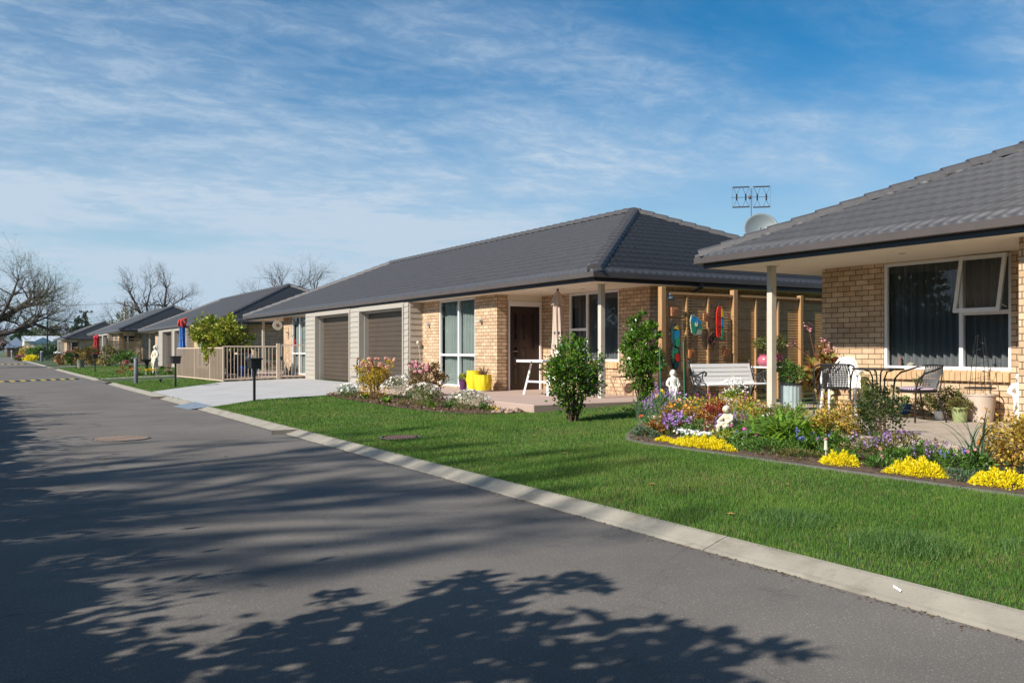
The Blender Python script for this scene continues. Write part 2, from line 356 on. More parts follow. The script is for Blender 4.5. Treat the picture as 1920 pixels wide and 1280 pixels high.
MT['soil'] = setup('bark_mulch_soil', (.10, .062, .042), .95, var=.5, scale=25, bump=1.0, bscale=60, detail=9)
MT['lawnbase'] = setup('lawn_soil_green', (.038, .066, .017), .95, var=.3, scale=5, bump=.8, bscale=90, detail=9)
MT['edging'] = setup('grey_mower_edging', (.15, .14, .13), .85, var=.2, scale=12, bump=.3)
MT['black'] = setup('black_plastic', (.018, .018, .02), .4)
MT['iron'] = setup('cast_iron', (.03, .032, .036), .35, bump=.1)
MT['plastic_white'] = setup('white_plastic', (.82, .82, .82), .35)
MT['marble'] = setup('white_cast_stone', (.74, .73, .70), .75, var=.12, scale=12, bump=.4, bscale=80)
MT['cream_stone'] = setup('cream_cast_stone', (.70, .64, .50), .8, var=.15, scale=14, bump=.4, bscale=80)
MT['bark'] = setup('grey_bark', (.16, .125, .095), .9, var=.3, scale=3, bump=.6, bscale=20)
MT['fence'] = setup('tan_fence_metal', (.58, .46, .35), .5, var=.04, scale=2)
MT['fencepanel'] = setup('taupe_fence_panel', (.24, .185, .14), .6, var=.05, scale=2)
MT['timber'] = wood_mat('trellis_timber', (.36, .20, .085), (.47, .29, .14), (3, 3, .5))
MT['timber_dark'] = wood_mat('weathered_slat_timber', (.46, .27, .12), (.60, .38, .19), (.6, 3, 3))
MT['timber_orange'] = wood_mat('orange_slat_timber', (.56, .29, .10), (.70, .42, .18), (.6, 3, 3))  # brighter, warmer slat copy: sun on the right-hand panels put in the colour
MT['terracotta'] = setup('terracotta', (.62, .24, .09), .8, var=.15, scale=20, bump=.2)
stain(MT['patio_beige'], (.22, .17, .12), 2.0, .50, .72, .45); stain(MT['patio_pink'], (.27, .19, .15), 2.0, .52, .72, .35); stain(MT['marble'], (.36, .34, .28), 14, .50, .72, .5); stain(MT['cream_stone'], (.30, .25, .16), 14, .50, .70, .5); stain(MT['roof'], (.10, .10, .095), 7, .58, .72, .35)
# ------------------------------------------------------------------ ground
def gz(x, y=0):
    if x <= 4.15: return 0.0
    if x <= 4.4: return .05 * (x - 4.15) / .25
    if x <= 12: return .05 + .035 * (x - 4.4)
    return .05 + .035 * 7.6
def sheet(name, poly, dz, mat, kind='structure', z=None):
    m = MB().add([(x, y, (gz(x) if z is None else z) + dz) for x, y in poly], [tuple(range(len(poly)))])
    o = m.build(name, mat); tag(o, kind=kind); return o
g = MB()
def gfn(a, b): return (-1500 + 3000*a, -1500 + 3000*b, -.06)
g.grid(gfn, 2, 2); o = g.build('ground', setup('distant_grass', (.07, .10, .03), .95, var=.3, scale=.02)); tag(o, kind='structure')
sheet('road', [(-2.6, -25), (4.16, -25), (4.16, 200), (-2.6, 200)], 0.0, MT['asphalt'], z=0)
verge = MB(); verge.box(-40, -2.8, -30, 260, -.05, .05); verge.build('verge', MT['lawnbase'])
tag(bpy.data.objects['verge'], kind='structure')
lw = MB()
for (xa, xb) in ((4.36, 12), (12, 70)):
    lw.add([(xa, -25, gz(xa)), (xb, -25, gz(xb)), (xb, 260, gz(xb)), (xa, 260, gz(xa))], [(0, 1, 2, 3)])
tag(lw.build('lawn_ground', MT['lawnbase']), kind='structure')
# lanes, driveways
sheet('lane', [(4.16, 39.7), (12, 39.9), (12, 43.6), (4.16, 43.4)], .010, MT['lane'])
sheet('lane', [(12, 41.9), (40, 41.9), (40, 46.0), (12, 46.0)], .010, MT['lane'])
sheet('driveway', [(4.16, 53.0), (6.0, 54.5), (10.45, 55.0), (10.45, 67.5), (6.0, 64.5), (4.16, 63.5)], .012, MT['lane'])
sheet('lane', [(4.16, 70.5), (12, 75.8), (12, 80), (4.16, 76.5)], .010, MT['lane'])
sheet('driveway', [(4.16, 90), (10.0, 92), (10.0, 104), (4.16, 100)], .012, MT['lane'])
sheet('driveway', [(4.38, 20.62), (5.83, 22.15), (7.46, 22.2), (8.35, 22.55), (10.45, 23.2), (10.45, 33.2), (7.62, 33.7), (4.38, 29.2)], .016, MT['concrete'])
# driveway control joints
# kerb: a mountable concrete kerb, sloped face, in cast lengths with a fine joint between them
KP = [(0.0, -.03), (0.0, .006), (.022, .014), (.05, .02), (.19, .066), (.225, .072), (.235, .05), (.235, -.03)]
def kerb_run(pts, parent, flip=1, seg=2.4, name='kerb_length'):
    """sweep the kerb profile along a polyline; the low side is on the left of travel when flip=1"""
    P = [Vector((p[0], p[1], 0)) for p in pts]
    # resample into lengths
    runs = []; cur = [P[0]]; acc = 0
    for a, b in zip(P[:-1], P[1:]):
        d = (b-a).length; t = 0
        while acc + (d - t) >= seg:
            t += seg - acc; q = a + (b-a)*(t/d); cur.append(q - (b-a).normalized()*.004); runs.append(cur); cur = [q + (b-a).normalized()*.004]; acc = 0
        acc += d - t; cur.append(b)
    runs.append(cur)
    m = MB()
    for run in runs:
        if len(run) < 2 or (run[-1]-run[0]).length < .02: continue
        V = []; F = []
        for i, p in enumerate(run):
            t = (run[min(i+1, len(run)-1)] - run[max(i-1, 0)]).normalized(); nrm = Vector((t.y, -t.x, 0))*flip
            for (ox, oz) in KP: V.append((p.x + nrm.x*ox, p.y + nrm.y*ox, oz + min(gz(p.x)*0.0 + 0, 0)+ (gz(max(4.36, p.x)) - gz(4.36))))
        k = len(KP)
        for i in range(len(run)-1):
            for j in range(k-1): F.append((i*k+j, (i+1)*k+j, (i+1)*k+j+1, i*k+j+1))
        F.append(tuple(range(k))); F.append(tuple((len(run)-1)*k + j for j in range(k-1, -1, -1)))
        m.add(V, F)
    return m
def arc(cx, cy, r, a0, a1, n=8): return [(cx + r*math.cos(R(a0+(a1-a0)*i/n)), cy + r*math.sin(R(a0+(a1-a0)*i/n))) for i in range(n+1)]
for pts in ([(4.15, -22)] + [(4.15, y) for y in range(-18, 38, 4)] + [(4.15, 38.2)] + arc(5.25, 38.2, 1.1, 180, 100, 6) + [(8, 39.5), (12, 39.7)],
            [(12, 43.85), (8, 43.6)] + arc(5.05, 44.4, .9, 250, 180, 6) + [(4.15, 48), (4.1, 52.6)],
            [(4.1, 52.6), (4.1, 64), (4.1, 69.2)] + arc(4.6, 69.2, .5, 180, 90, 5) + [(12, 74.6)],
            [(12, 80.2), (5.3, 77.6), (4.1, 78.2), (4.1, 120), (4.0, 180)]):
    m = kerb_run(pts, None); tag(m.build('kerb', MT['kerb']), kind='structure')

# patios
pb = MB(); pb.bbox(8.62, 12.6, 13.58, 18.95, .05, .35, .012); pb.bbox(8.9, 11.6, 18.96, 23.15, .05, .346, .012)
tag(pb.build('patio_slab', MT['patio_pink']), kind='structure')
pa = MB(); pa.bbox(8.78, 12.7, -4, 10.55, .05, .35, .012); pa.bbox(10.6, 13.2, 10.56, 12.9, .05, .347, .012); tag(pa.build('patio_slab', MT['patio_beige']), kind='structure')
pc = MB(); pc.bbox(8.2, 12.6, 33.75, 41.2, .05, .34, .012); tag(pc.build('patio_slab', MT['patio_pink']), kind='structure')

# garden beds with edging
bedB = [(7.6, 22.2), (7.5, 20.6), (7.38, 18.4), (7.32, 16.4), (7.38, 15.4), (7.58, 14.5), (7.95, 14.0), (8.6, 13.75), (8.61, 16), (8.85, 18), (8.9, 19), (8.88, 23.0), (8.3, 22.5)]
bedA = [(7.3, -3), (7.3, 4.5), (7.3, 8.2), (7.28, 8.8), (7.38, 9.22), (7.75, 9.70), (8.3, 10.2), (8.9, 10.8), (9.6, 11.6), (10.4, 12.9), (11.0, 13.1), (13.2, 13.1), (13.2, 10.5), (8.8, 10.5), (8.77, -3)]
sheet('garden_bed', bedB, .02, MT['soil']); sheet('garden_bed', bedA, .02, MT['soil'])
ed = MB()
for a, b in zip(bedA[0:8], bedA[1:9]): ed.bar((a[0]-.03, a[1], gz(a[0])+.004), (b[0]-.03, b[1]+.01, gz(b[0])+.004), .05, .03)
tag(ed.build('bed_edging', MT['edging']), kind='structure')

# lawn blades -------------------------------------------------
def in_poly(X, Y, poly):
    c = np.zeros(len(X), bool); n = len(poly)
    for i in range(n):
        x1, y1 = poly[i]; x2, y2 = poly[(i+1) % n]
        cond = ((y1 > Y) != (y2 > Y)) & (X < (x2-x1)*(Y-y1)/((y2-y1) if y2 != y1 else 1e-9)+x1)
        c ^= cond
    return c
def vgz(X): return np.where(X < 4.4, .05, .05 + .035*(np.minimum(X, 12)-4.4))
def blades(X, Y, h, wd, lean=.5):
    n = len(X); z = vgz(X) - .003
    a = rng.uniform(0, 2*np.pi, n); hh = h*rng.uniform(.55, 1.25, n)
    dx, dy = np.cos(a)*wd/2, np.sin(a)*wd/2
    la = rng.uniform(0, 2*np.pi, n); ll = rng.uniform(.05, lean, n)*hh
    V = np.zeros((n, 3, 3)); V[:, 0] = np.stack([X-dx, Y-dy, z], 1); V[:, 1] = np.stack([X+dx, Y+dy, z], 1)
    V[:, 2] = np.stack([X+np.cos(la)*ll, Y+np.sin(la)*ll, z+hh], 1)
    return V.reshape(-1, 3), np.arange(3*n).reshape(-1, 3)
holes = [[(p[0], p[1]) for p in bedB], bedA, [(4.38, 20.62), (5.83, 22.15), (7.46, 22.2), (8.35, 22.55), (11, 23.2), (11, 33.2), (7.62, 33.7), (4.38, 29.2)],
         [(8.62, 13.58), (13, 13.58), (13, 23), (8.62, 23)], [(4, 39.4), (12, 39.6), (12, 43.9), (4, 43.6)], [(10.4, 12.45), (13.2, 12.45), (13.2, 13.1), (11, 13.1)]]
def field(y0, y1, x0, x1, dens, h, wd):
    n = int((y1-y0)*(x1-x0)*dens); X = rng.uniform(x0, x1, n); Y = rng.uniform(y0, y1, n)
    k = np.ones(n, bool)
    for p in holes: k &= ~in_poly(X, Y, p)
    k &= ((X-5.16)**2 + (Y-11.75)**2) > .33**2
    # only what lies inside the picture, with a margin for a step aside
    D = Y*math.cos(R(YAW)) + X*math.sin(R(YAW)); Rr = X*math.cos(R(YAW)) - Y*math.sin(R(YAW))
    k &= (Rr < D*.8 + 1.6)
    X, Y = X[k], Y[k]
    # patchy height and density
    ph = .5 + .5*np.sin(X*1.7+1.3*np.sin(Y*.9)) * np.sin(Y*1.3+.7)
    return blades(X, Y, h*(.75+.5*ph), wd)
VV = []; FF = []; off = 0
for (y0, y1, x0, x1, dens, h, wd) in ((-2.5, 1.2, 4.34, 7.3, 3500, .034, .006), (1.2, 5, 4.34, 7.3, 9000, .034, .0042), (5, 9, 4.34, 7.4, 7200, .034, .005), (9, 14, 4.34, 9.5, 4200, .036, .0065),
                                     (14, 21, 4.34, 8.6, 2400, .038, .009), (9, 13.6, 9.5, 12.5, 2200, .036, .007), (21, 40, 4.34, 9.5, 650, .045, .016), (43.5, 70, 4.34, 10, 160, .06, .04)):
    V_, F_ = field(y0, y1, x0, x1, dens, h, wd); VV.append(V_); FF.append(F_+off); off += len(V_)
def dry_blades(m, thr, col):
    t = m.node_tree; p = t.nodes['Principled BSDF']; src = p.inputs['Base Color'].links[0].from_socket
    g_ = t.nodes.new('ShaderNodeNewGeometry'); a = t.nodes.new('ShaderNodeMath'); a.operation = 'MULTIPLY'; a.inputs[1].default_value = 91.3; t.links.new(g_.outputs['Random Per Island'], a.inputs[0])
    f = t.nodes.new('ShaderNodeMath'); f.operation = 'FRACT'; t.links.new(a.outputs[0], f.inputs[0])
    no = t.nodes.new('ShaderNodeTexNoise'); no.inputs['Scale'].default_value = .9; no.inputs['Detail'].default_value = 6; tc_ = t.nodes.new('ShaderNodeTexCoord'); t.links.new(tc_.outputs['Object'], no.inputs['Vector'])
    mr = t.nodes.new('ShaderNodeMapRange'); mr.inputs[1].default_value = .45; mr.inputs[2].default_value = .68; mr.inputs[3].default_value = thr; mr.inputs[4].default_value = thr-.22; t.links.new(no.outputs[0], mr.inputs[0])
    c = t.nodes.new('ShaderNodeMath'); c.operation = 'GREATER_THAN'; t.links.new(f.outputs[0], c.inputs[0]); t.links.new(mr.outputs[0], c.inputs[1])
    mi = t.nodes.new('ShaderNodeMix'); mi.data_type = 'RGBA'; t.links.new(c.outputs[0], mi.inputs[0]); t.links.new(src, mi.inputs[6]); mi.inputs[7].default_value = (*col, 1)
    t.links.new(mi.outputs[2], p.inputs['Base Color'])
    for n_ in t.nodes:
        if n_.type == 'BSDF_TRANSLUCENT': t.links.new(mi.outputs[2], n_.inputs['Color'])
gm = setup('lawn_grass_blade', (.080, .185, .028), .6, var2=(.150, .265, .045), scale=1.3, island=.42, trans=.3, spec=.25, detail=6)
dry_blades(gm, .98, (.30, .26, .11))
tag(npmesh('lawn_grass', np.concatenate(VV), np.concatenate(FF), gm), kind='stuff')
# longer unmown tufts near the kerb
def tuft(cx, cy, rad, n, h, name, label=None, mat=None):
    a = rng.uniform(0, 2*np.pi, n); r_ = rad*np.sqrt(rng.uniform(0, 1, n)); X = cx + r_*np.cos(a); Y = cy + 1.2*r_*np.sin(a)
    return blades(X, Y, h*(1.15 - .6*r_/rad), .0055, .9)
tf = MB(); V_ = []; F_ = []; off = 0
for (cx, cy, rad, n, h) in ((5.15, 4.55, .30, 2600, .085), (5.12, 3.55, .33, 2600, .095), (5.6, 3.1, .2, 900, .07), (4.62, 12.5, .2, 500, .05)):
    a_, b_ = tuft(cx, cy, rad, n, h, ''); V_.append(a_); F_.append(b_+off); off += len(a_)
tag(npmesh('tall_grass', np.concatenate(V_), np.concatenate(F_), setup('long_grass_blade', (.06, .14, .03), .55, var2=(.10, .20, .04), scale=6, island=.4, trans=.25)), kind='stuff')

# drain cover in the road: round brick-red grating in a ring; and a flush cover in the lawn
def cover(name, x, y, z, r, label, col, cat='cover', bars=True):
    e = empty(name, (x, y, z), R(20), label, cat)
    MB().lathe([(r, 0), (r, .008), (r-.03, .010), (r-.03, .0)], n=32).build('rim', setup('cover_rim', (.12, .10, .09), .7, var=.2), e)
    b = MB()
    if bars:
        k = 0; x_ = -r+.06
        while x_ < r-.04:
            l_ = math.sqrt(max(0, (r-.04)**2 - x_**2))
            for (a, c) in ((-l_, -.02), (.02, l_)): b.bbox(x_, x_+.022, a, c, 0, .012, .003)
            x_ += .045
    else:
        b.lathe([(0.001, .006), (r-.03, .006)], n=32)
        for i in range(-8, 9):
            for j in range(-8, 9):
                if (i*i+j*j)*.034**2 < (r-.06)**2: b.box(i*.034-.01, i*.034+.01, j*.034-.01, j*.034+.01, .006, .010)
    b.build('grating' if bars else 'lid', setup(name+'_metal', col, .75, var=.3, scale=20), e)
    return e
cover('drain_grating', 1.76, 14.55, .003, .42, 'round rusty drain grating set in the asphalt road', (.17, .125, .10))
cover('manhole_cover', 5.16, 11.75, gz(5.16)+.012, .30, 'round reddish manhole cover set flush in the lawn', (.17, .10, .085), bars=False)
# steel ramp plate over the kerb
rp = MB().add([(3.98, 21.0, .008), (4.42, 20.7, .085), (4.42, 22.55, .085), (3.85, 22.3, .008), (3.98, 21.0, .002), (4.42, 20.7, .079), (4.42, 22.55, .079), (3.85, 22.3, .002)],
              [(0, 1, 2, 3), (7, 6, 5, 4), (0, 4, 5, 1), (1, 5, 6, 2), (2, 6, 7, 3), (3, 7, 4, 0)])
tag(rp.build('kerb_ramp', setup('galvanised_plate', (.33, .38, .42), .45, metal=.6, var=.1)), 'blue-grey steel ramp plate bridging kerb to the pale driveway', 'ramp')
# speed bumps: black rubber with yellow blocks
def bump(x0, y0, x1, y1, n, label):
    e = empty('speed_bump', (x0, y0, 0), 0, label, 'speed bump', 'speed bumps across the road')
    d = Vector((x1-x0, y1-y0, 0)); ln = d.length; t = d.normalized(); nn = Vector((-t.y, t.x, 0))
    for nm, mt, sel in (('rubber_block', MT['black'], 0), ('yellow_block', setup('yellow_rubber', (.62, .44, .08), .6), 1)):
        m = MB()
        for i in range(n):
            if (i % 2) != sel: continue
            a = t*(ln*i/n); b = t*(ln*(i+1)/n)
            prof = [(-.17, .002), (-.13, .028), (-.05, .05), (.05, .05), (.13, .028), (.17, .002)]
            V = [a+nn*px+Vector((0, 0, pz)) for px, pz in prof] + [b+nn*px+Vector((0, 0, pz)) for px, pz in prof]
            F = [(k, k+1, 7+k, 6+k) for k in range(5)] + [(5, 4, 3, 2, 1, 0), (6, 7, 8, 9, 10, 11)]
            m.add(V, F)
        m.build(nm, mt, e)
bump(-1.9, 41.2, 3.65, 45.9, 27, 'yellow and black speed bump crossing the road nearest the driveway')
bump(-2.0, 95, 3.3, 98, 19, 'farther speed bump crossing the road by the small white post')
# scuff of white paint on the kerb, fallen leaves
tag(MB().add([(4.245, 2.98, .0435), (4.265, 2.985, .050), (4.295, 3.06, .0585), (4.268, 3.04, .051)], [(0, 1, 2, 3)]).build('paint_scuff', MT['plastic_white']), 'small white paint scuff on the face of the kerb', 'paint mark')
lm = setup('fallen_leaf', (.30, .13, .05), .7, var=.3, island=.4)
spots = [(1.0, 12.0), (1.25, 11.9), (2.2, 10.8), (2.6, 11.4), (1.9, 10.2), (3.05, 2.05), (5.3, 6.3), (6.2, 5.5), (5.9, 8.6), (6.1, 14.9), (5.2, 16.4), (6.6, 10.4), (5.6, 12.7), (4.9, 4.9), (6.6, 4.3)]
for i, (x, y) in enumerate(spots):
    s_ = random.uniform(.018, .03); a = random.uniform(0, 6.28); z = (gz(x) + (.03 if x > 4.4 else .006)); ca, sa = math.cos(a)*s_, math.sin(a)*s_
    m = MB().add([(x-ca*1.8, y-sa*1.8, z), (x+sa, y-ca, z+.006), (x+ca*1.8, y+sa*1.8, z+.003), (x-sa, y+ca, z+.008)], [(0, 1, 2), (0, 2, 3)])
    tag(m.build('fallen_leaf', lm), 'dry brown fallen leaf lying on the ' + ('lawn' if x > 4.4 else 'road'), 'leaf', 'dry leaves scattered on the ' + ('lawn' if x > 4.4 else 'road'))

# grit and dead bits gathered along the foot of the kerb
n_k = 2600; Yk = rng.uniform(1, 30, n_k); Xk = 4.145 - np.abs(rng.normal(size=n_k))*.05
ca_ = rng.uniform(0, 6.28, n_k); s_k = rng.uniform(.004, .016, n_k)
Pk = np.stack([Xk, Yk, np.full(n_k, .006)], 1); d1 = np.stack([np.cos(ca_)*s_k, np.sin(ca_)*s_k, rng.uniform(0, .005, n_k)], 1); d2 = np.stack([-np.sin(ca_)*s_k*.4, np.cos(ca_)*s_k*.4, np.zeros(n_k)], 1)
tag(npmesh('kerb_grit', np.stack([Pk-d1, Pk-d2, Pk+d1, Pk+d2], 1).reshape(-1, 3), np.arange(4*n_k).reshape(-1, 4), setup('grit', (.14, .09, .05), .9, island=.5)), kind='stuff')
# ------------------------------------------------------------------ house builder
PITCH = .44; NOSE = .030; WAVE = .19; ROW = .3387
def roof_slope(E0, d, n, Lw, run, z0, nseg, name, mat, parent):
    """tiled hip slope: eave from E0 along d, rising along n; both ends cut back at 45 degrees"""
    nrow = int(math.ceil(run/ROW)); ss = np.linspace(0, Lw, int(Lw/WAVE*nseg)+1)
    ph = (ss/WAVE) % 1.0
    wv = .027*(.5-.5*np.cos(2*np.pi*ph))**1.4
    rows = [(0.0, -9.0)]
    for k in range(nrow):
        t0, t1 = k*ROW, min((k+1)*ROW, run)
        rows.append((t0-(.024 if k else 0), NOSE)); rows.append((t1+.004, .0))
    V = []; keep = []
    for (t, h) in rows:
        s = np.clip(ss, t, Lw-t) if Lw-t > t else np.full_like(ss, Lw/2)
        P = np.zeros((len(ss), 3)); P[:, 0] = E0[0]+d[0]*s+n[0]*t; P[:, 1] = E0[1]+d[1]*s+n[1]*t
        P[:, 2] = (z0 - .012) if h < -1 else z0 + max(t, 0)*PITCH + h + wv; V.append(P); keep.append((ss >= t-1e-6) & (ss <= Lw-t+1e-6))
    m = len(ss); F = []
    flip = (d[0]*n[1]-d[1]*n[0]) < 0
    for r in range(len(rows)-1):
        k = keep[r] | keep[r+1]; k = k[:-1] | k[1:]; idx = np.nonzero(k)[0]
        a = r*m+idx; q = np.stack([a, a+1, a+m+1, a+m], 1); F.append(q[:, ::-1] if flip else q)
    return npmesh(name, np.concatenate(V), np.concatenate(F), mat, parent, smooth=False, world=True)
def caps(mb, p0, p1, wd=.155, step=.40):
    p0, p1 = Vector(p0), Vector(p1); d = (p1-p0); n = int(d.length/step); u = d.normalized()
    side = u.cross(Vector((0, 0, 1))).normalized(); up = side.cross(u).normalized()
    prof = [(-wd*1.05, -.075), (-wd*.82, .022), (-wd*.35, .06), (wd*.35, .06), (wd*.82, .022), (wd*1.05, -.075)]
    for i in range(n+1):
        a = p0 + u*(i*step); b = p0 + u*min((i+1)*step+.04, d.length)
        if (b-a).length < .05: continue
        la, lb = .030, .0
        V = [a + side*x + up*(z+la) for x, z in prof] + [b + side*x + up*(z+lb) for x, z in prof]
        k = len(prof); F = [(j, j+1, k+j+1, k+j) for j in range(k-1)] + [tuple(range(k-1, -1, -1)), tuple(range(k, 2*k))]
        mb.add(V, F)
def hip_roof(root, X0, Y0, X1, Y1, z0, nseg=6, detail=True):
    w_ = (X1-X0)/2
    sl = [((X0, Y0), (0, 1), (1, 0), Y1-Y0), ((X0, Y0), (1, 0), (0, 1), X1-X0), ((X0, Y1), (1, 0), (0, -1), X1-X0), ((X1, Y0), (0, 1), (-1, 0), Y1-Y0)]
    first = None
    for i, (E0, d, n, Lw) in enumerate(sl):
        par = root if first is None else root
        o = roof_slope(E0, d, n, Lw, w_, z0, nseg if i < 2 else 2, 'roof', MT['roof'], root)
        if first is None: first = o
    rc = MB(); zp = z0 + w_*PITCH + .055
    pk0 = (X0+w_, Y0+w_, zp); pk1 = (X0+w_, Y1-w_, zp)
    e = z0 + .03
    caps(rc, (X0+.05, Y0+.05, e+.035), pk0); caps(rc, (X1-.05, Y0+.05, e+.02), pk0); caps(rc, (X0+.05, Y1-.05, e+.02), pk1); caps(rc, (X1-.05, Y1-.05, e+.02), pk1)
    caps(rc, pk1, pk0)
    rc.ball(pk0, .13, 8, sz=.6); rc.ball(pk1, .13, 8, sz=.6)
    rc.build('ridge_cap', MT['ridge'], root, world=True)
    # gutter: open channel with rolled lip, then fascia behind
    g_ = MB(); prof = [(.10, -.012), (-.012, -.012), (-.012, -.108), (-.004, -.115), (.10, -.115)]
    def ring(prof, mb, closed_top=False):
        V = []; k = len(prof)
        for (cx, cy, sx, sy) in ((X0, Y0, 1, 1), (X1, Y0, -1, 1), (X1, Y1, -1, -1), (X0, Y1, 1, -1)):
            for (o_, z_) in prof: V.append((cx+sx*o_, cy+sy*o_, z0+z_))
        F = []
        for c in range(4):
            c2 = (c+1) % 4
            for j in range(k-1): F.append((c*k+j, c*k+j+1, c2*k+j+1, c2*k+j))
        mb.add(V, F)
    ring([(.10, -.02), (.008, -.02), (.008, .0), (-.014, .0), (-.014, -.100), (-.006, -.107), (.10, -.107)], g_)
    g_.build('gutter', MT['gutter'], root, world=True)
    f_ = MB(); ring([(.10, -.10), (.10, -.185), (.13, -.185)], f_)
    f_.build('fascia', MT['fascia'], root, world=True)
    s_ = MB(); s_.box(X0+.13, X1-.13, Y0+.13, Y1-.13, z0-.182, z0-.165)
    s_.build('soffit', MT['soffit'], root, world=True)
def panel(mb, ax, pos, thick, a0, a1, z0, z1, ops=()):
    """wall slab whose outer face lies at pos; thick is signed away from the street; ops = openings (a,b,za,zb)"""
    A = sorted(set([a0, a1] + [min(max(x, min(a0, a1)), max(a0, a1)) for o in ops for x in o[:2]]))
    Z = sorted(set([z0, z1] + [min(max(x, z0), z1) for o in ops for x in o[2:]]))
    fill = {}
    for i in range(len(A)-1):
        for j in range(len(Z)-1):
            ca, cz = (A[i]+A[i+1])/2, (Z[j]+Z[j+1])/2
            fill[i, j] = not any(min(o[0], o[1]) < ca < max(o[0], o[1]) and o[2] < cz < o[3] for o in ops)
    def P(a, dpt, z): return (pos+dpt, a, z) if ax == 'x' else (a, pos+dpt, z)
    for (i, j), f in fill.items():
        if not f: continue
        a, b, c, d = A[i], A[i+1], Z[j], Z[j+1]
        mb.add([P(a, 0, c), P(b, 0, c), P(b, 0, d), P(a, 0, d)], [(0, 1, 2, 3) if ax == 'y' else (3, 2, 1, 0)])
        mb.add([P(a, thick, c), P(b, thick, c), P(b, thick, d), P(a, thick, d)], [(3, 2, 1, 0) if ax == 'y' else (0, 1, 2, 3)])
        for (di, dj, q) in ((-1, 0, [(a, 0, c), (a, 0, d), (a, thick, d), (a, thick, c)]), (1, 0, [(b, 0, c), (b, thick, c), (b, thick, d), (b, 0, d)]),
                            (0, -1, [(a, 0, c), (a, thick, c), (b, thick, c), (b, 0, c)]), (0, 1, [(a, 0, d), (b, 0, d), (b, thick, d), (a, thick, d)])):
            if not fill.get((i+di, j+dj), False): mb.add([P(*p) for p in q], [(0, 1, 2, 3)])
def curtain_mesh(ax, pos, a0, a1, z0, z1, mat, parent, amp=.035, per=.13):
    m = MB(); n = max(4, int(abs(a1-a0)/.012)); sd_ = random.uniform(0, 9)
    def fn(u, v_):
        a = a0+(a1-a0)*u; x = amp*math.sin(2*math.pi*a/per + 1.2*math.sin(a*3.1+sd_)) + .02*math.sin(a*7+sd_)
        z = z0+(z1-z0)*v_
        return (pos+x, a, z) if ax == 'x' else (a, pos+x, z)
    m.grid(fn, n, 1); return m.build('curtain', mat, parent, smooth=True, world=True)
def window(root, ax, pos, a0, a1, z0, z1, cols, rows=None, fw=.05, curt='curtain', gaps=(), room=1.6, name='window', dep=.06, dirn=1):
    """white framed window: cols = inner mullion positions, rows = {col index: [transom z]}; dirn=+1 means the room lies towards + axis"""
    a0, a1 = sorted((a0, a1)); s = dirn
    f = MB()
    def bx(a, b, c, d, o0=-.012, o1=dep):
        if ax == 'x': f.bbox(pos+s*o0, pos+s*o1, a, b, c, d, .003)
        else: f.bbox(a, b, pos+s*o0, pos+s*o1, c, d, .003)
    bx(a0, a0+fw, z0, z1); bx(a1-fw, a1, z0, z1); bx(a0+fw+.0005, a1-fw-.0005, z0, z0+fw); bx(a0+fw+.0005, a1-fw-.0005, z1-fw, z1)
    cc = [a0] + sorted(cols) + [a1]
    for c in sorted(cols): bx(c-fw*.6, c+fw*.6, z0+fw+.0005, z1-fw-.0005, -.014, dep+.002)
    for i, zs in (rows or {}).items():
        for z in zs: bx(cc[i]+(fw if i == 0 else fw*.6)+.001, cc[i+1]-(fw if i == len(cc)-2 else fw*.6)-.001, z-fw*.6, z+fw*.6, -.010, dep-.003)
    W = f.build(name, MT['white'], root, world=True)
    for i in range(len(cc)-1):
        zs = [z0+fw] + sorted((rows or {}).get(i, [])) + [z1-fw]
        for j in range(len(zs)-1):
            if (i, j) in gaps: continue
            a, b = cc[i]+.03, cc[i+1]-.03; x = pos+s*dep*.5
            c, d = zs[j]-.01, zs[j+1]+.01
            V = [(x, a, c), (x, b, c), (x, b, d), (x, a, d)] if ax == 'x' else [(a, x, c), (b, x, c), (b, x, d), (a, x, d)]
            MB().add(V, [(3, 2, 1, 0) if ax == 'x' else (0, 1, 2, 3)]).build('pane', MT['glass'], W, world=True)
    if curt:
        curtain_mesh(ax, pos+s*.15, a0+.02, a1-.02, z0+.03, z1-.02, MT[curt] if isinstance(curt, str) else curt, W)
    return W
def weatherboards(mb, ax, pos, a0, a1, z0, z1, ops=(), s=1, exp=.168, lap=.022):
    """sawtooth lapped boards, cut round openings; the lower edge of each board stands proud by lap"""
    z = z0; a0, a1 = sorted((a0, a1))
    while z < z1-.02:
        zt = min(z+exp, z1); zm = (z+zt)/2
        segs = [(a0, a1)]
        for o in ops:
            if o[2] < zm < o[3]:
                ns = []
                for (p, q) in segs:
                    if o[1] <= p or o[0] >= q: ns.append((p, q)); continue
                    if o[0] > p: ns.append((p, o[0]))
                    if o[1] < q: ns.append((o[1], q))
                segs = ns
        for (p, q) in segs:
            prof = [(-lap, z), (-.003, zt), (.06, zt), (.06, z)]
            V = [((pos+s*o, a, zz_) if ax == 'x' else (a, pos+s*o, zz_)) for a in (p, q) for (o, zz_) in prof]
            mb.add(V, [(0, 1, 5, 4), (1, 2, 6, 5), (2, 3, 7, 6), (3, 0, 4, 7), (3, 2, 1, 0), (4, 5, 6, 7)])
        z = zt
def wall_lamp(root, x, y, z):
    l_ = MB(); l_.box(x-.02, x, y-.045, y+.045, z-.045, z+.045)
    k = l_.build('wall_lamp', MT['chrome'], root, world=True)
    b = MB()
    b.path([(x-.02, y, z), (x-.10, y, z)], .048, 14); b.build('lamp_body', setup('lamp_body', (.42, .40, .37), .45), k, world=True)
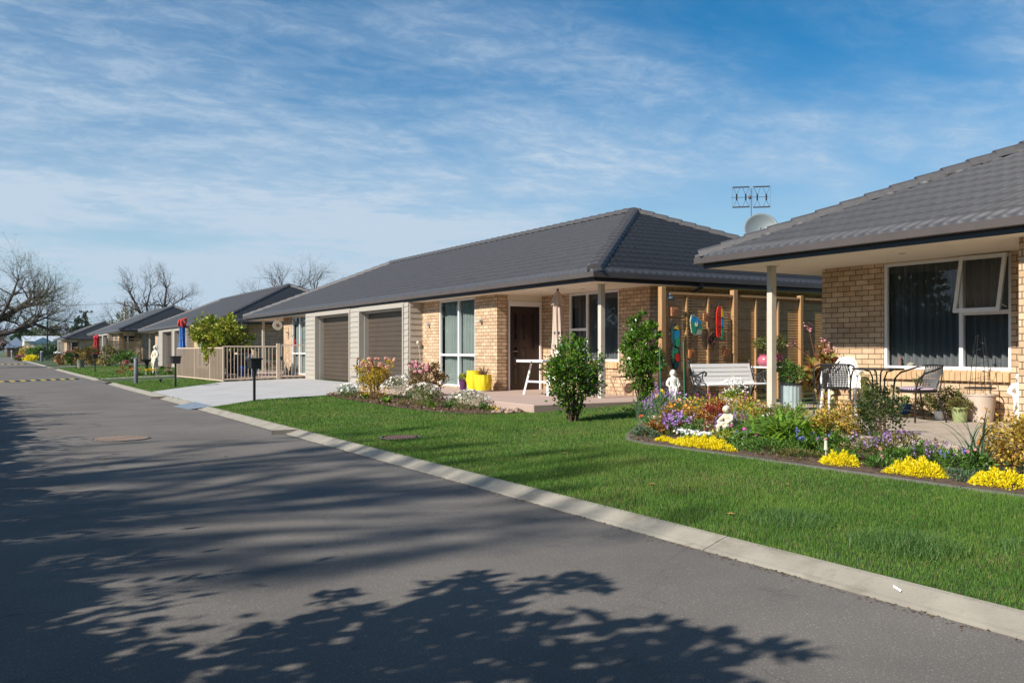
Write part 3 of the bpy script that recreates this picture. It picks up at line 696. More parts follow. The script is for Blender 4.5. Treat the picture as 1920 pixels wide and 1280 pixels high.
def house(X0, Ya, Yb, zo, label, group, spec, det=2):
    """hipped brick duplex; near half measured from gutter Ya, far half from Yb. zo raises the whole house"""
    root = empty('brick_house', (X0+5.3, (Ya+Yb)/2, zo), 0, label, 'house', group)
    z0 = 2.93+zo; zt = 2.757+zo; zf = .33+zo
    hip_roof(root, X0, Ya, X0+10.6, Yb, z0, nseg=8 if det >= 2 else (5 if det == 1 else 4))
    trim = MB(); yc = (Ya+Yb)/2
    halves = []
    for side, (f, u) in (('near', (lambda v: Ya+v, 1)), ('far', (lambda v: Yb-v, -1))):
        if side not in spec: continue
        S = spec[side]; xw, xp, xg = X0+1.93, X0+.53, X0+.08
        e, pd, dr, pil, ret, gc = S.get('e', .59), None, S.get('door', 4.82), S.get('pil', 4.76), S.get('ret', 9.12), abs(yc-(f(0)))
        w2 = S['w2']; w4 = S['w4']; brick = MB()
        # end wall
        panel(brick, 'y', f(e), .11*u, xw, X0+10.0, 0.0+zo, zt, [])
        # porch side wall with window
        panel(brick, 'x', xw, .11, f(e+.11*1), f(dr), 0.0+zo, zt, [(f(w2[0]), f(w2[1]), w2[2]+zo, w2[3]+zo)])
        # door wall
        xa, xb = X0+.88, X0+1.87
        panel(brick, 'y', f(dr), .11*u, X0+.72, xw, zf-.1, zt, [(xa, xb, zf, zf+2.30)])
        # pillar return + front wall with tall window
        panel(brick, 'x', xp, .11, f(pil), f(ret), 0.0+zo, zt, [(f(w4[0]), f(w4[1]), w4[2]+zo, w4[3]+zo)])
        panel(brick, 'y', f(pil)+.001*u, .11*u, xp+.003, X0+.80, 0.0+zo, zt, [])
        brick.build('brick_wall', MT['brick'], root, world=True)
        ow = [(yc-4.06, yc-.47), (yc+.27, yc+3.96)] if 'gar' not in S else S['gar']
        halves.append((f, u, S, xa, xb, dr))
        # door
        df = MB(); yd = f(dr)
        df.box(xa+.001, xa+.045, yd-.03*u, yd+.07*u, zf, zf+2.26); df.box(xb-.045, xb-.001, yd-.03*u, yd+.07*u, zf, zf+2.26); df.box(xa+.046, xb-.046, yd-.03*u, yd+.07*u, zf+2.14, zf+2.26)
        D = MB().box(xa+.047, xb-.047, yd+.01*u, yd+.055*u, zf+.004, zf+2.139).build('door', MT['door'], root, world=True)
        df.build('frame', MT['white'], D, world=True)
        gl = MB(); dw = (xb-xa-.1)
        for px_ in (.2, .47, .78):
            for (za, zb) in ((.18, .62), (.66, 1.10), (1.30, 1.95)) if px_ != .78 else ((1.0, 1.95),):
                gl.box(xa+.05+dw*px_-.035, xa+.05+dw*px_+.035, yd+.004*u, yd+.009*u, zf+za, zf+zb)
        gl.build('glass_strip', MT['darkglass'], D, world=True)
        hd = MB(); hd.path([(xa+.14, yd-.0*u, zf+1.0), (xa+.14, yd-.05*u, zf+1.0), (xa+.25, yd-.05*u, zf+1.0)], .01, 6); hd.build('handle', MT['chrome'], D, world=True)
        # transom panel above the door, up to the soffit
        trim.box(xa-.02, xb+.02, yd-.012*u, yd-.001*u, zf+2.262, zt)
        # post
        if S.get('post', True):
            ps = MB(); px_, py_ = X0+.75, f(S.get('pv', .74)); ps.bbox(px_-.055, px_+.055, py_-.055, py_+.055, zf+.01, zt-.002, .004); ps.box(px_-.085, px_+.085, py_-.085, py_+.085, zt-.014, zt+.002)
            ps.build('post', MT['post'], root, world=True)
        window(root, 'x', xw+.03, f(w2[0])-.001, f(w2[1]), w2[2]+zo, w2[3]+zo, [f(c) for c in w2[4]], S.get('w2rows'), curt=S.get('c2', 'curtain_dark'), gaps=S.get('gaps', ()))
        # soldier sill
        sl_ = MB(); sa, sb = sorted((f(w2[0]), f(w2[1]))); sn = int((sb-sa)/.086)
        for i in range(sn):
            ya_ = sa+(sb-sa)*i/sn+.004; yb_ = sa+(sb-sa)*(i+1)/sn-.004
            sl_.add([(xw-.055, ya_, w2[2]+zo-.155), (xw+.05, ya_, w2[2]+zo-.14), (xw+.05, ya_, w2[2]+zo-.005), (xw-.055, ya_, w2[2]+zo-.03),
                     (xw-.055, yb_, w2[2]+zo-.155), (xw+.05, yb_, w2[2]+zo-.14), (xw+.05, yb_, w2[2]+zo-.005), (xw-.055, yb_, w2[2]+zo-.03)],
                    [(0, 1, 2, 3), (7, 6, 5, 4), (0, 4, 5, 1), (1, 5, 6, 2), (2, 6, 7, 3), (3, 7, 4, 0)])
        sl_.build('window_sill', MT['brick_sill'], root, world=True)
        window(root, 'x', xp+.03, f(w4[0]), f(w4[1]), w4[2]+zo, w4[3]+zo, [f(c) for c in w4[4]], S.get('w4rows'), curt=S.get('c4', 'curtain'))
        if det >= 2 and S.get('lamps', True):
            wall_lamp(root, xp, f(8.62), 2.10+zo); wall_lamp(root, xp, f(5.52), 2.12+zo)
        # dark room behind: floor and back wall
    n_ret = Ya + spec['near'].get('ret', 9.12) if 'near' in spec else min(g[0] for g in spec['gar'])-.6
    f_ret = Yb - spec['far'].get('ret', 9.12) if 'far' in spec else Yb
    xg = X0+.08; gops = spec['gar']
    gs_ = sorted(gops); piers = [(n_ret+.022, gs_[0][0]-.001), (gs_[0][1]+.001, gs_[1][0]-.001), (gs_[1][1]+.001, f_ret-.022)]
    for i, (a, b) in enumerate(piers):
        wb = MB(); weatherboards(wb, 'x', xg+.02, a, b, .28+zo, zt)
        if i == 0: weatherboards(wb, 'y', n_ret+.0, xg+.05, X0+.56, .28+zo, zt, s=1)
        wb.build('weatherboard_wall', MT['boards'], root, world=True)
    for (a, b) in gs_: MB().box(xg+.0, xg+.05, a+.002, b-.002, 2.701+zo, zt).build('door_head_board', MT['boards'], root, world=True)
    cn = MB(); cn.bbox(xg-.012, xg+.055, n_ret-.028, n_ret+.03, .28+zo, zt, .003); cn.build('corner_board', MT['boards'], root, world=True) if False else None
    for (a, b) in gops:
        cs = MB(); top = 2.70+zo
        cs.bbox(xg-.03, xg+.16, a, a+.07, .22+zo, top, .003); cs.bbox(xg-.03, xg+.16, b-.07, b, .22+zo, top, .003); cs.bbox(xg-.03, xg+.16, a+.071, b-.071, top-.085, top, .003)
        cs.box(xg+.161, xg+.42, a+.03, a+.09, .22+zo, top-.09); cs.box(xg+.161, xg+.42, b-.09, b-.03, .22+zo, top-.09); cs.box(xg+.161, xg+.42, a+.091, b-.091, top-.15, top-.09)
        gd = MB(); zb = .285+zo; ztp = top-.16; nrow = 15; hrow = (ztp-zb)/nrow
        for i in range(nrow):
            za_, zb_ = zb+i*hrow, zb+(i+1)*hrow
            xo = xg+.30
            prof = [(xo+.016, za_), (xo+.001, za_+.014), (xo, zb_-.014), (xo+.016, zb_-.001)]
            V = [(x, y, z) for y in (a+.085, b-.085) for x, z in prof]
            gd.add(V, [(0, 4, 5, 1), (1, 5, 6, 2), (2, 6, 7, 3)])
        G = gd.build('garage_door', MT['garage'], root, world=True)
        cs.build('frame', MT['boards'], G, world=True)
    trim.build('door_head_panel', MT['soffit'], root, world=True)
    # inner lining: keeps rooms dark and stops light leaking through from behind
    ln = MB(); ln.box(X0+4.6, X0+4.65, Ya+1, Yb-1, zo, zt); ln.box(X0+.9, X0+4.6, Ya+1, Yb-1, zf-.28, zf-.25)
    ln.box(X0+.75, X0+4.5, n_ret-.1, n_ret-.05, zf-.2, zt-.01); ln.box(X0+.75, X0+4.5, f_ret+.05, f_ret+.1, zf-.2, zt-.01)
    for (f, u, S, xa, xb, dr) in halves: ln.box(xb+.15, X0+4.55, f(dr)+.13*u, f(dr)+.16*u, zf-.2, zt-.01)
    ln.build('inner_wall', MT['room'], root, world=True)
    if spec.get('pipe'):
        for (x, y) in spec['pipe']:
            dp = MB(); dp.path([(x, Ya+.03, z0-.10), (x, Ya+.03, z0-.2), (x-.02, Ya+.3, z0-.30), (x-.05, y-.05, z0-.36), (x-.05, y-.05, .1+zo)], .037, 8)
            dp.build('downpipe', MT['fascia'], root, world=True, smooth=True)
    return root
MT['brick_sill'] = setup('sill_brick', (.58, .38, .21), .85, var=.12, scale=9, bump=.3, island=.1)
def half(**k):
    d = dict(w2=(1.67, 3.66, 1.10, 2.74, [2.92]), w2rows={1: [1.86]}, w4=(5.92, 7.99+.05, .38, 2.74, [6.87+.02]), w4rows={0: [1.23], 1: [1.23]})
    d.update(k); return d
G_ = 'brick bungalows along the road'
near_rows = {1: [1.86]}
hB = house(10.37, 14.11, 41.9, 0, 'buff brick bungalow with two brown garage doors and a pink patio, second from the right', G_,
           dict(near=half(), far=half(w2rows={0: [1.86]}), gar=[(23.54, 27.13), (27.95, 31.60)], pipe=[(13.3, 14.5)]), 2)
# the nearest house: mirrored plan, its far unit shows, with an open awning sash
hA = house(10.40, -16.0, 11.23, 0, 'nearest buff brick bungalow with open awning sash above the planted patio', G_,
           dict(far=half(e=1.07, w2=(2.27, 4.31, 1.06, 2.735, [3.56]), w2rows={0: [1.90]}, gaps=((0, 1),), pil=5.19, door=5.25, pv=1.02, w4=(6.4, 8.4, .38, 2.74, [7.4]), lamps=False, c2='curtain_dark'),
                gar=[(-5.5, -1.8), (-9.9, -6.2)]), 2)
hC = house(10.37, 46.9, 75.2, 0, 'third brick bungalow along the road, behind the fenced yard and grape vine', G_,
           dict(near=half(), far=half(), gar=[(56.3, 59.9), (60.8, 64.4)], pipe=[(11.9, 47.4)]), 1)
hD = house(9.7, 81.0, 109.0, .2, 'fourth brick bungalow along the road, with a brown slatted screen before its porch', G_,
           dict(near=half(), far=half(), gar=[(90.5, 94), (95, 98.6)]), 0)
hE = house(8.66, 126.0, 150.0, .0, 'farthest brick bungalow at the end of the row, past the red umbrella', G_,
           dict(near=half(), far=half(), gar=[(135.3, 138), (138.8, 141.5)]), 0)
# open awning sash on the nearest house: hinged at the top, swung out at the bottom
yA, yB = 6.92+.03, 7.66-.02; xh = 12.33-.03; zh, zl = 2.72, 1.93
sl = math.hypot(.17, zh-zl); ang = math.atan2(.17, zh-zl)
sash = empty('awning_sash', (0, 0, 0)); COL.objects.unlink(sash); bpy.data.objects.remove(sash)
fr = MB()
def sp(a, t, o): # t down the sash, o outward normal
    return (xh - math.sin(ang)*t - math.cos(ang)*o, a, zh - math.cos(ang)*t + math.sin(ang)*o)
def sbox(a0, a1, t0, t1, o0, o1):
    fr.add([sp(a, t, o) for a in (a0, a1) for t in (t0, t1) for o in (o0, o1)], [(0, 1, 3, 2), (4, 6, 7, 5), (0, 4, 5, 1), (2, 3, 7, 6), (0, 2, 6, 4), (1, 5, 7, 3)])
H_ = .84
sbox(yA, yA+.055, 0, H_, 0, .035); sbox(yB-.055, yB, 0, H_, 0, .035); sbox(yA+.0555, yB-.0555, 0, .055, 0, .035); sbox(yA+.0555, yB-.0555, H_-.055, H_, 0, .035)
fr.tube((12.32, yA+.03, 1.97), sp(yA+.03, .72, 0), .008, n=5)
S_ = fr.build('awning_sash', MT['white'], hA, world=True)
MB().add([sp(yA+.04, .04, .015), sp(yB-.04, .04, .015), sp(yB-.04, H_-.04, .015), sp(yA+.04, H_-.04, .015)], [(0, 1, 2, 3)]).build('pane', MT['glass'], S_, world=True)
# downlights in the soffit
for root, (x, y) in ((hA, (11.3, 7.9)), (hB, (11.6, 16.2)), (hB, (11.4, 17.6))):
    MB().lathe([(.05, 0), (.05, -.006), (.038, -.006), (.036, 0.0)], (x, y, 2.748), 20).build('downlight', MT['chrome'], root, world=True)
# small hose tap and house plate beside the near corner
tp = MB(); tp.path([(12.33, 6.55, .98), (12.25, 6.55, .98), (12.22, 6.55, .94), (12.22, 6.55, .90)], .014, 8); tp.ball((12.27, 6.55, 1.01), .03, 8, sz=.4); tp.tube((12.22, 6.55, .9), (12.235, 6.55, .80), .02, .015)
tp.build('tap', setup('brass_tap', (.28, .17, .1), .45, metal=.8), hA, world=True)
# ------------------------------------------------------------------ things on and round the patios
def spiral(c, r0, r1, a0, turns, n, ax='yz', x=0):
    P = []
    for i in range(n+1):
        t = i/n; a = a0+2*math.pi*turns*t; r = r0+(r1-r0)*t
        P.append((x, c[0]+r*math.cos(a), c[1]+r*math.sin(a)))
    return P
# park bench: scrolled cast-iron ends, white slats; faces -y
def make_bench(loc, rz, ln, label):
    e = empty('garden_bench', loc, rz, label, 'bench')
    prof = [(.245, .83), (.235, .80), (.19, .66), (.14, .50), (.10, .43), (-.04, .40), (-.22, .415), (-.27, .40)]   # (y back, z) line of the slats
    def at_len(k):
        P = [Vector((0, a, b)) for a, b in prof[1:]]; tot = [0]
        for a, b in zip(P[:-1], P[1:]): tot.append(tot[-1]+(b-a).length)
        d = k*tot[-1]
        for i in range(len(P)-1):
            if tot[i+1] >= d-1e-9: f = (d-tot[i])/(tot[i+1]-tot[i]); return P[i].lerp(P[i+1], f), (P[i+1]-P[i]).normalized()
        return P[-1], (P[-1]-P[-2]).normalized()
    ns = 9
    for i in range(ns):
        p, t = at_len((i+.5)/ns); s = MB()
        q = Matrix((Vector((1, 0, 0)), t, Vector((1, 0, 0)).cross(t))).transposed()
        s.obox(p + q @ Vector((0, 0, 0)), (ln-.06, .073, .018), q)
        s.build('slat', MT['plastic_white'], e)
    for sx in (-ln/2, ln/2):
        m = MB()
        m.path([(sx, a+.008, b-.02) for a, b in prof], .017, 6)
        m.path([(sx, .10, .40), (sx, .17, .25), (sx, .25, .02), (sx, .28, 0)], [.018, .016, .016, .02], 6)
        m.path([(sx, -.24, .39), (sx, -.25, .22), (sx, -.235, .08), (sx, -.27, 0)], [.018, .014, .014, .02], 6)
        m.path([(sx, .17, .27), (sx, .02, .33), (sx, -.24, .24)], .010, 5)
        # arm: rises from the back, curls over at the front
        arm = [(sx, .185, .60), (sx, .08, .575), (sx, -.03, .60), (sx, -.12, .64), (sx, -.19, .655), (sx, -.235, .635), (sx, -.24, .60), (sx, -.215, .58), (sx, -.195, .595)]
        m.path(arm, [.014, .014, .015, .017, .02, .02, .018, .014, .012], 6)
        m.path([(sx, -.16, .645), (sx, -.13, .55), (sx, -.17, .46), (sx, -.24, .41)], .013, 6)
        # rosette and scrolls
        m.path([(sx, -.02+.075*math.cos(a*math.pi/8), .495+.075*math.sin(a*math.pi/8)) for a in range(16)], .010, 5, closed=True)
        for a in range(8):
            ca, sa = math.cos(a*math.pi/4), math.sin(a*math.pi/4); m.path([(sx, -.02+.02*ca, .495+.02*sa), (sx, -.02+.07*ca, .495+.07*sa)], .007, 4)
        m.path(spiral((.09, .52), .052, .012, R(200), 1.4, 14, x=sx), .008, 5); m.path(spiral((-.115, .50), .040, .010, R(20), -1.3, 12, x=sx), .008, 5)
        m.path(spiral((.145, .66), .04, .01, R(260), -1.3, 12, x=sx), .007, 5)
        m.path(spiral((.05, .28), .06, .015, R(90), 1.5, 14, x=sx), .008, 5); m.path(spiral((-.14, .27), .055, .012, R(90), -1.5, 14, x=sx), .008, 5)
        m.ball((sx, .25, .845), .022, 8)
        m.build('bench_end', MT['iron'], e, smooth=True)
    return e
make_bench((12.18, 12.22, .30), R(-2), 1.55, 'white slatted bench with curly black cast-iron ends before the timber trellis')

# trellis screen of horizontal slats on posts
tr = empty('slatted_trellis', (13.9, 13.2, .25), 0, 'tall slatted timber trellis with thick posts hung with ornaments', 'trellis')
TY = 13.2
for (x, wd) in ((11.36, .115), (13.30, .115), (15.3, .09), (17.2, .09)):
    MB().bbox(x-wd/2, x+wd/2, TY-.06, TY+.055, .2, 2.60 if x < 14 else 2.55, .006).build('post', MT['timber'], tr, world=True)
for (x, z1) in ((11.46, 2.50), (11.99, 2.5), (12.57, 2.5), (13.93, 2.5), (14.6, 2.5), (16.2, 2.5)):
    MB().bbox(x-.022, x+.022, TY-.035, TY+.012, .28, z1-.047, .003).build('stud', MT['timber'], tr, world=True)
for (a, b) in ((11.43, 13.24), (13.37, 15.25), (15.35, 17.15)):
    MB().bbox(a, b, TY-.045, TY+.03, 2.455, 2.5, .003).build('top_rail', MT['timber'], tr, world=True)
    s = MB(); z = .30
    while z < 2.44:
        s.box(a+.002, b-.002, TY+.0135, TY+.028, z, z+.038); z += .057
    s.build('slats', MT['timber_dark'] if a < 12 else MT['timber_orange'], tr, world=True)
# hangings on the trellis: painted boards, clay tiles, a wreath
def cm(name, c, r=.45): return setup(name, c, r, var=.06, scale=15)
PC = dict(red=cm('paint_red', (.66, .035, .02)), yellow=cm('paint_yellow', (.72, .50, .06)), blue=cm('paint_blue', (.02, .30, .58)), green=cm('paint_green', (.03, .36, .18)),
          teal=cm('paint_teal', (.02, .16, .17)), black=cm('paint_black', (.02, .03, .035)), cream=cm('paint_cream', (.55, .55, .42)), white=cm('paint_white', (.8, .8, .8)))
def oval(cx, cz, rx, rz_, n=28, pw=2.4):
    return [(cx + math.copysign(abs(math.cos(a))**(2/pw), math.cos(a))*rx, cz + math.copysign(abs(math.sin(a))**(2/pw), math.sin(a))*rz_) for a in [2*math.pi*i/n for i in range(n)]]
def vplate(e, outline, base, off, th, mat, name):
    # plate standing in the xz plane facing -y; base = (x, y, z)
    M4 = Matrix.Translation((base[0], base[1]-off, base[2])) @ Matrix.Rotation(R(90), 4, 'X')
    return MB().prism(outline, th, M4).build(name, mat, e, world=True)
def clip_poly(poly, a, b, c):
    # keep a*x+b*z+c >= 0
    out_ = []
    for i in range(len(poly)):
        p, q = poly[i], poly[(i+1) % len(poly)]; fp = a*p[0]+b*p[1]+c; fq = a*q[0]+b*q[1]+c
        if fp >= 0: out_.append(p)
        if fp*fq < 0: t = fp/(fp-fq); out_.append((p[0]+(q[0]-p[0])*t, p[1]+(q[1]-p[1])*t))
    return out_
yb = TY-.045
# tall two-part board at left: dark ground with blue, yellow, green and red fields
c = (11.66, yb, 1.44)
e = empty('painted_board', c, 0, 'long painted board of blue, green and red curves, hung lowest beside the left post', 'wall ornament')
up_ = oval(0, .205, .105, .225); dn_ = oval(0, -.225, .105, .235)
for o_, nm in ((up_, 'upper_board'), (dn_, 'lower_board')): vplate(e, o_, c, 0, .022, PC['black'], nm)
vplate(e, clip_poly(oval(.02, .21, .075, .19), .2, 1, -.33), c, .023, .004, PC['yellow'], 'painted_field')
vplate(e, clip_poly(clip_poly(oval(.03, .20, .07, .18), .1, -1, .30), 0, 1, -.13), c, .0235, .004, PC['blue'], 'painted_field')
vplate(e, oval(.045, .08, .05, .10), c, .024, .004, PC['green'], 'painted_field')
vplate(e, clip_poly(oval(-.01, .2, .088, .205), -1, -.1, -.02), c, .0245, .003, PC['teal'], 'painted_field')
vplate(e, oval(.0, -.10, .062, .05), c, .023, .004, PC['green'], 'painted_field')
vplate(e, [(-.02, -.16), (.085, -.15), (.09, -.30), (.02, -.31), (-.02, -.24)], c, .0235, .004, PC['red'], 'painted_field')
vplate(e, clip_poly(oval(0, -.22, .088, .215), -1, 0, -.045), c, .0245, .003, PC['green'], 'painted_field')
vplate(e, clip_poly(oval(0, -.23, .09, .21), 0, -1, -.325), c, .0245, .003, PC['teal'], 'painted_field')
# stone shaped board
c = (12.20, yb, 1.86)
e = empty('painted_board', c, 0, 'blue and green pebble-shaped painted board with a grey stripe on the trellis', 'wall ornament')
st_ = [(-.155, .10), (-.12, .20), (-.02, .185), (.12, .10), (.15, .0), (.155, -.12), (.135, -.195), (-.04, -.205), (-.12, -.15), (-.15, -.02)]
vplate(e, st_, c, 0, .02, PC['cream'], 'board'); inn = [(x*.93, z*.93) for x, z in st_]
vplate(e, clip_poly(inn, -.25, -1, .03), c, .021, .003, PC['green'], 'painted_field'); vplate(e, clip_poly(inn, .25, 1, -.035), c, .021, .003, PC['blue'], 'painted_field')
vplate(e, [(-.035, .02), (.03, .04), (.075, -.17), (-.03, -.185)], c, .0245, .003, PC['teal'], 'painted_field')
vplate(e, [(-.045, .01), (-.03, .06), (0, .02), (.03, .06), (.035, -.03), (-.03, -.03)], c, .0275, .003, PC['white'], 'painted_field')
vplate(e, clip_poly(clip_poly(inn, 1, -.3, -.05), -.25, -1, -.07), c, .0248, .003, PC['cream'], 'painted_field')
# red tall oval
c = (12.85, yb, 1.91)
e = empty('painted_board', c, 0, 'tall red painted board with yellow, blue and green edge beside the second post', 'wall ornament')
ov = oval(0, 0, .098, .35, pw=2.8)
vplate(e, ov, c, 0, .022, PC['red'], 'board')
rt = clip_poly([(x*.97, z*.985) for x, z in ov], 1, .0, -.035)
for (z0_, z1_, k) in ((.12, .36, 'yellow'), (-.09, .11, 'blue'), (-.36, -.10, 'green')): vplate(e, clip_poly(clip_poly(rt, 0, 1, -z0_), 0, -1, z1_), c, .023, .004, PC[k], 'painted_field')
vplate(e, clip_poly([(x*.95, z*.97) for x, z in ov], .25, -1, -.285), c, .0275, .003, PC['green'], 'painted_field')
for (zz_, a) in ((.115, .0), (-.095, .1)):
    vplate(e, [(-.09, zz_+.0), (.0, zz_+.012+a*.3), (.09, zz_), (.09, zz_-.012), (.0, zz_-.002+a*.3), (-.09, zz_-.012)], c, .031, .002, PC['black'], 'painted_line')
k = MB(); k.path([(12.82, yb, 2.26), (12.85, yb+.01, 2.34), (12.88, yb, 2.26)], .004, 4); k.build('cord', PC['black'], e, world=True)
# clay tiles
def tile(x, z, r, label):
    e = empty('clay_tile', (x, yb, z), 0, label, 'clay tile', 'terracotta tiles hung on the trellis')
    M4 = Matrix.Rotation(R(90), 4, 'X') @ Matrix.Rotation(r, 4, 'Z')
    MB().prism([(-.075, -.085), (.075, -.085), (.075, .085), (-.075, .085)], .025, M4).build('tile', MT['terracotta'], e)
    k = MB(); a = Matrix.Rotation(-r, 4, 'Y')
    k.path([a @ Vector(p) for p in [(-.045, -.029, -.05), (-.01, -.03, .0), (.03, -.03, .055), (.045, -.029, .03)]], .006, 4)
    k.path([a @ Vector(p) for p in [(-.03, -.029, .05), (.0, -.03, .01), (.03, -.03, -.03), (.01, -.029, -.06)]], .006, 4)
    k.build('relief', setup('dark_glaze', (.10, .04, .02), .5), e)
    w_ = MB(); w_.path([(-.05, -.01, .08), (0, -.01, .14), (.05, -.01, .08)], .003, 4); w_.build('cord', PC['black'], e)
tile(11.62, 2.12, R(2), 'terracotta tile at upper left, above the long painted board')
tile(12.47, 2.02, R(-3), 'terracotta tile between the pebble-shaped board and the red board')
tile(12.08, 1.29, R(1), 'terracotta tile just above the left end of the bench')
tile(13.00, 1.33, R(-2), 'terracotta tile beside the second post, below the red board')
wr = MB()
for i in range(46):
    a = random.uniform(0, 6.28); r_ = random.uniform(.03, .125); wr.path([(12.60+r_*math.cos(a), yb-.03, 1.575+1.15*r_*math.sin(a)), (12.60+(r_+.03)*math.cos(a+1.0), yb-.06, 1.575+1.15*(r_+.03)*math.sin(a+1.0)), (12.60+r_*math.cos(a+2), yb-.03, 1.575+1.15*r_*math.sin(a+2))], .010, 4)
tag(wr.build('twig_wreath', setup('wreath_brown', (.075, .03, .018), .7, var=.4, scale=20)), 'dark brown woven twig wreath on the middle stud of the trellis', 'wreath')
bd = MB(); bd.ball((11.53, yb-.03, 2.38), .05, 10, sx=1.1, sz=.8); bd.ball((11.50, yb-.04, 2.44), .028, 8); bd.path([(11.56, yb-.03, 2.37), (11.62, yb-.02, 2.31)], [.03, .008], 6); bd.tube((11.485, yb-.05, 2.445), (11.455, yb-.06, 2.44), .008, .002, 5)
tag(bd.build('metal_bird', setup('blue_grey_metal', (.10, .16, .22), .4, metal=.3), smooth=True), 'small blue-grey metal bird perched at top left of the trellis', 'bird ornament')
# fine climbing stems with sparse flowers on the trellis
# pots -------------------------------------------------------
def pot(name, x, y, z, r, h, mat, label, cat='plant pot', prof=None, group=None, rim=True, ribs=0):
    e = empty(name, (x, y, z), 0, label, cat, group)
    pr = prof or [(r*.68, 0), (r*.80, h*.3), (r*.95, h*.86), (r*1.04, h*.87), (r*1.04, h), (r*.93, h), (r*.88, h*.8)]
    MB().lathe(pr, n=32, wob=(lambda a, z_: .035*math.cos(ribs*a)) if ribs else None).build('pot', mat, e, smooth=True)
    MB().lathe([(.001, h*.86), (r*.9, h*.86)], n=20).build('soil', MT['soil'], e)
    return e
PT = .353
pk = setup('pink_glaze', (.50, .13, .19), .2, var=.12, scale=8, spec=.7)
# white table with two pink pots
tb = empty('side_table', (13.45, 12.3, .30), 0, 'white plastic side table behind the right end of the bench', 'table')
MB().bbox(-.38, .38, -.30, .30, .70, .735, .01).build('table_top', MT['plastic_white'], tb)
for sx in (-.32, .32):
    for sy in (-.24, .24): MB().tube((sx*1.05, sy*1.05, 0), (sx, sy, .70), .022, .03, 10).build('leg', MT['plastic_white'], tb)
bp_ = [(.09, 0), (.15, .05), (.165, .11), (.15, .17), (.115, .205), (.135, .235), (.145, .24), (.12, .24), (.10, .2)]
POT1 = pot('pink_bowl', 13.18, 12.22, 1.036, .13, .24, pk, 'round pink glazed pot of leafy plants, left one on the white table', prof=bp_, group='pink glazed pots on the white table')
POT2 = pot('pink_bowl', 13.62, 12.36, 1.036, .13, .24, pk, 'round pink glazed pot, right one on the white table behind the post', prof=bp_, group='pink glazed pots on the white table')
# corrugated metal planter
mp_ = setup('galvanised_steel', (.42, .52, .55), .38, var=.08, scale=6, metal=.35)
e = empty('corrugated_planter', (11.55, 10.15, PT), 0, 'tall round corrugated grey metal planter with dark rim by the patio post', 'planter')
MB().lathe([(.165, 0), (.165, .42)], n=96, wob=lambda a, z_: .035*math.cos(16*a)).build('pot', mp_, e, smooth=True)
MB().lathe([(.178, .42), (.18, .435), (.178, .455), (.16, .455), (.155, .44)], n=40).build('rim', MT['fascia'], e, smooth=True)
MB().lathe([(.001, .44), (.158, .44)], n=24).build('soil', MT['soil'], e)
PLANTER = e
# bistro table with glass top
bt = empty('bistro_table', (11.12, 8.16, PT), R(20), 'round glass-topped bistro table with black rim between wicker chairs', 'table')
MB().lathe([(.33, .715), (.343, .718), (.345, .733), (.338, .742), (.325, .742), (.325, .716)], n=48).build('rim', MT['black'], bt, smooth=True)
MB().lathe([(.001, .732), (.326, .732), (.326, .738), (.001, .738)], n=48).build('glass_top', setup('grey_glass', (.06, .07, .07), .05, spec=.8), bt)
for k_ in range(4):
    a = k_*math.pi/2; c_, s_ = math.cos(a), math.sin(a)
    MB().path([(.20*c_, .20*s_, .712), (.12*c_, .12*s_, .69), (.085*c_, .085*s_, .60), (.075*c_, .075*s_, .35), (.10*c_, .10*s_, .16), (.22*c_, .22*s_, .03), (.26*c_, .26*s_, 0)], .011, 8).build('leg', MT['black'], bt, smooth=True)
MB().path([(.078*math.cos(a*.393), .078*math.sin(a*.393), .42) for a in range(16)], .008, 6, closed=True).build('leg_ring', MT['black'], bt, smooth=True)
# small figurines on the window ledge behind (a vase and a bowl)
orn = MB(); orn.lathe([(.03, 0), (.036, .05), (.025, .09), (.03, .12), (.018, .14)], (0, 0, 0), 16)
e_ = tag(orn.build('clay_figure', setup('mauve_clay', (.30, .18, .17), .7), smooth=True), 'small mauve clay figure on the sill inside the large window', 'ornament'); e_.location = (12.45, 8.75, 1.115)
orn = MB(); orn.lathe([(.05, 0), (.06, .02), (.02, .045), (.001, .05)], (0, 0, 0), 16)
e_ = tag(orn.build('shell', MT['cream_stone'], smooth=True), 'pale shell lying beside the clay figure on the sill', 'ornament'); e_.location = (12.45, 8.56, 1.115)
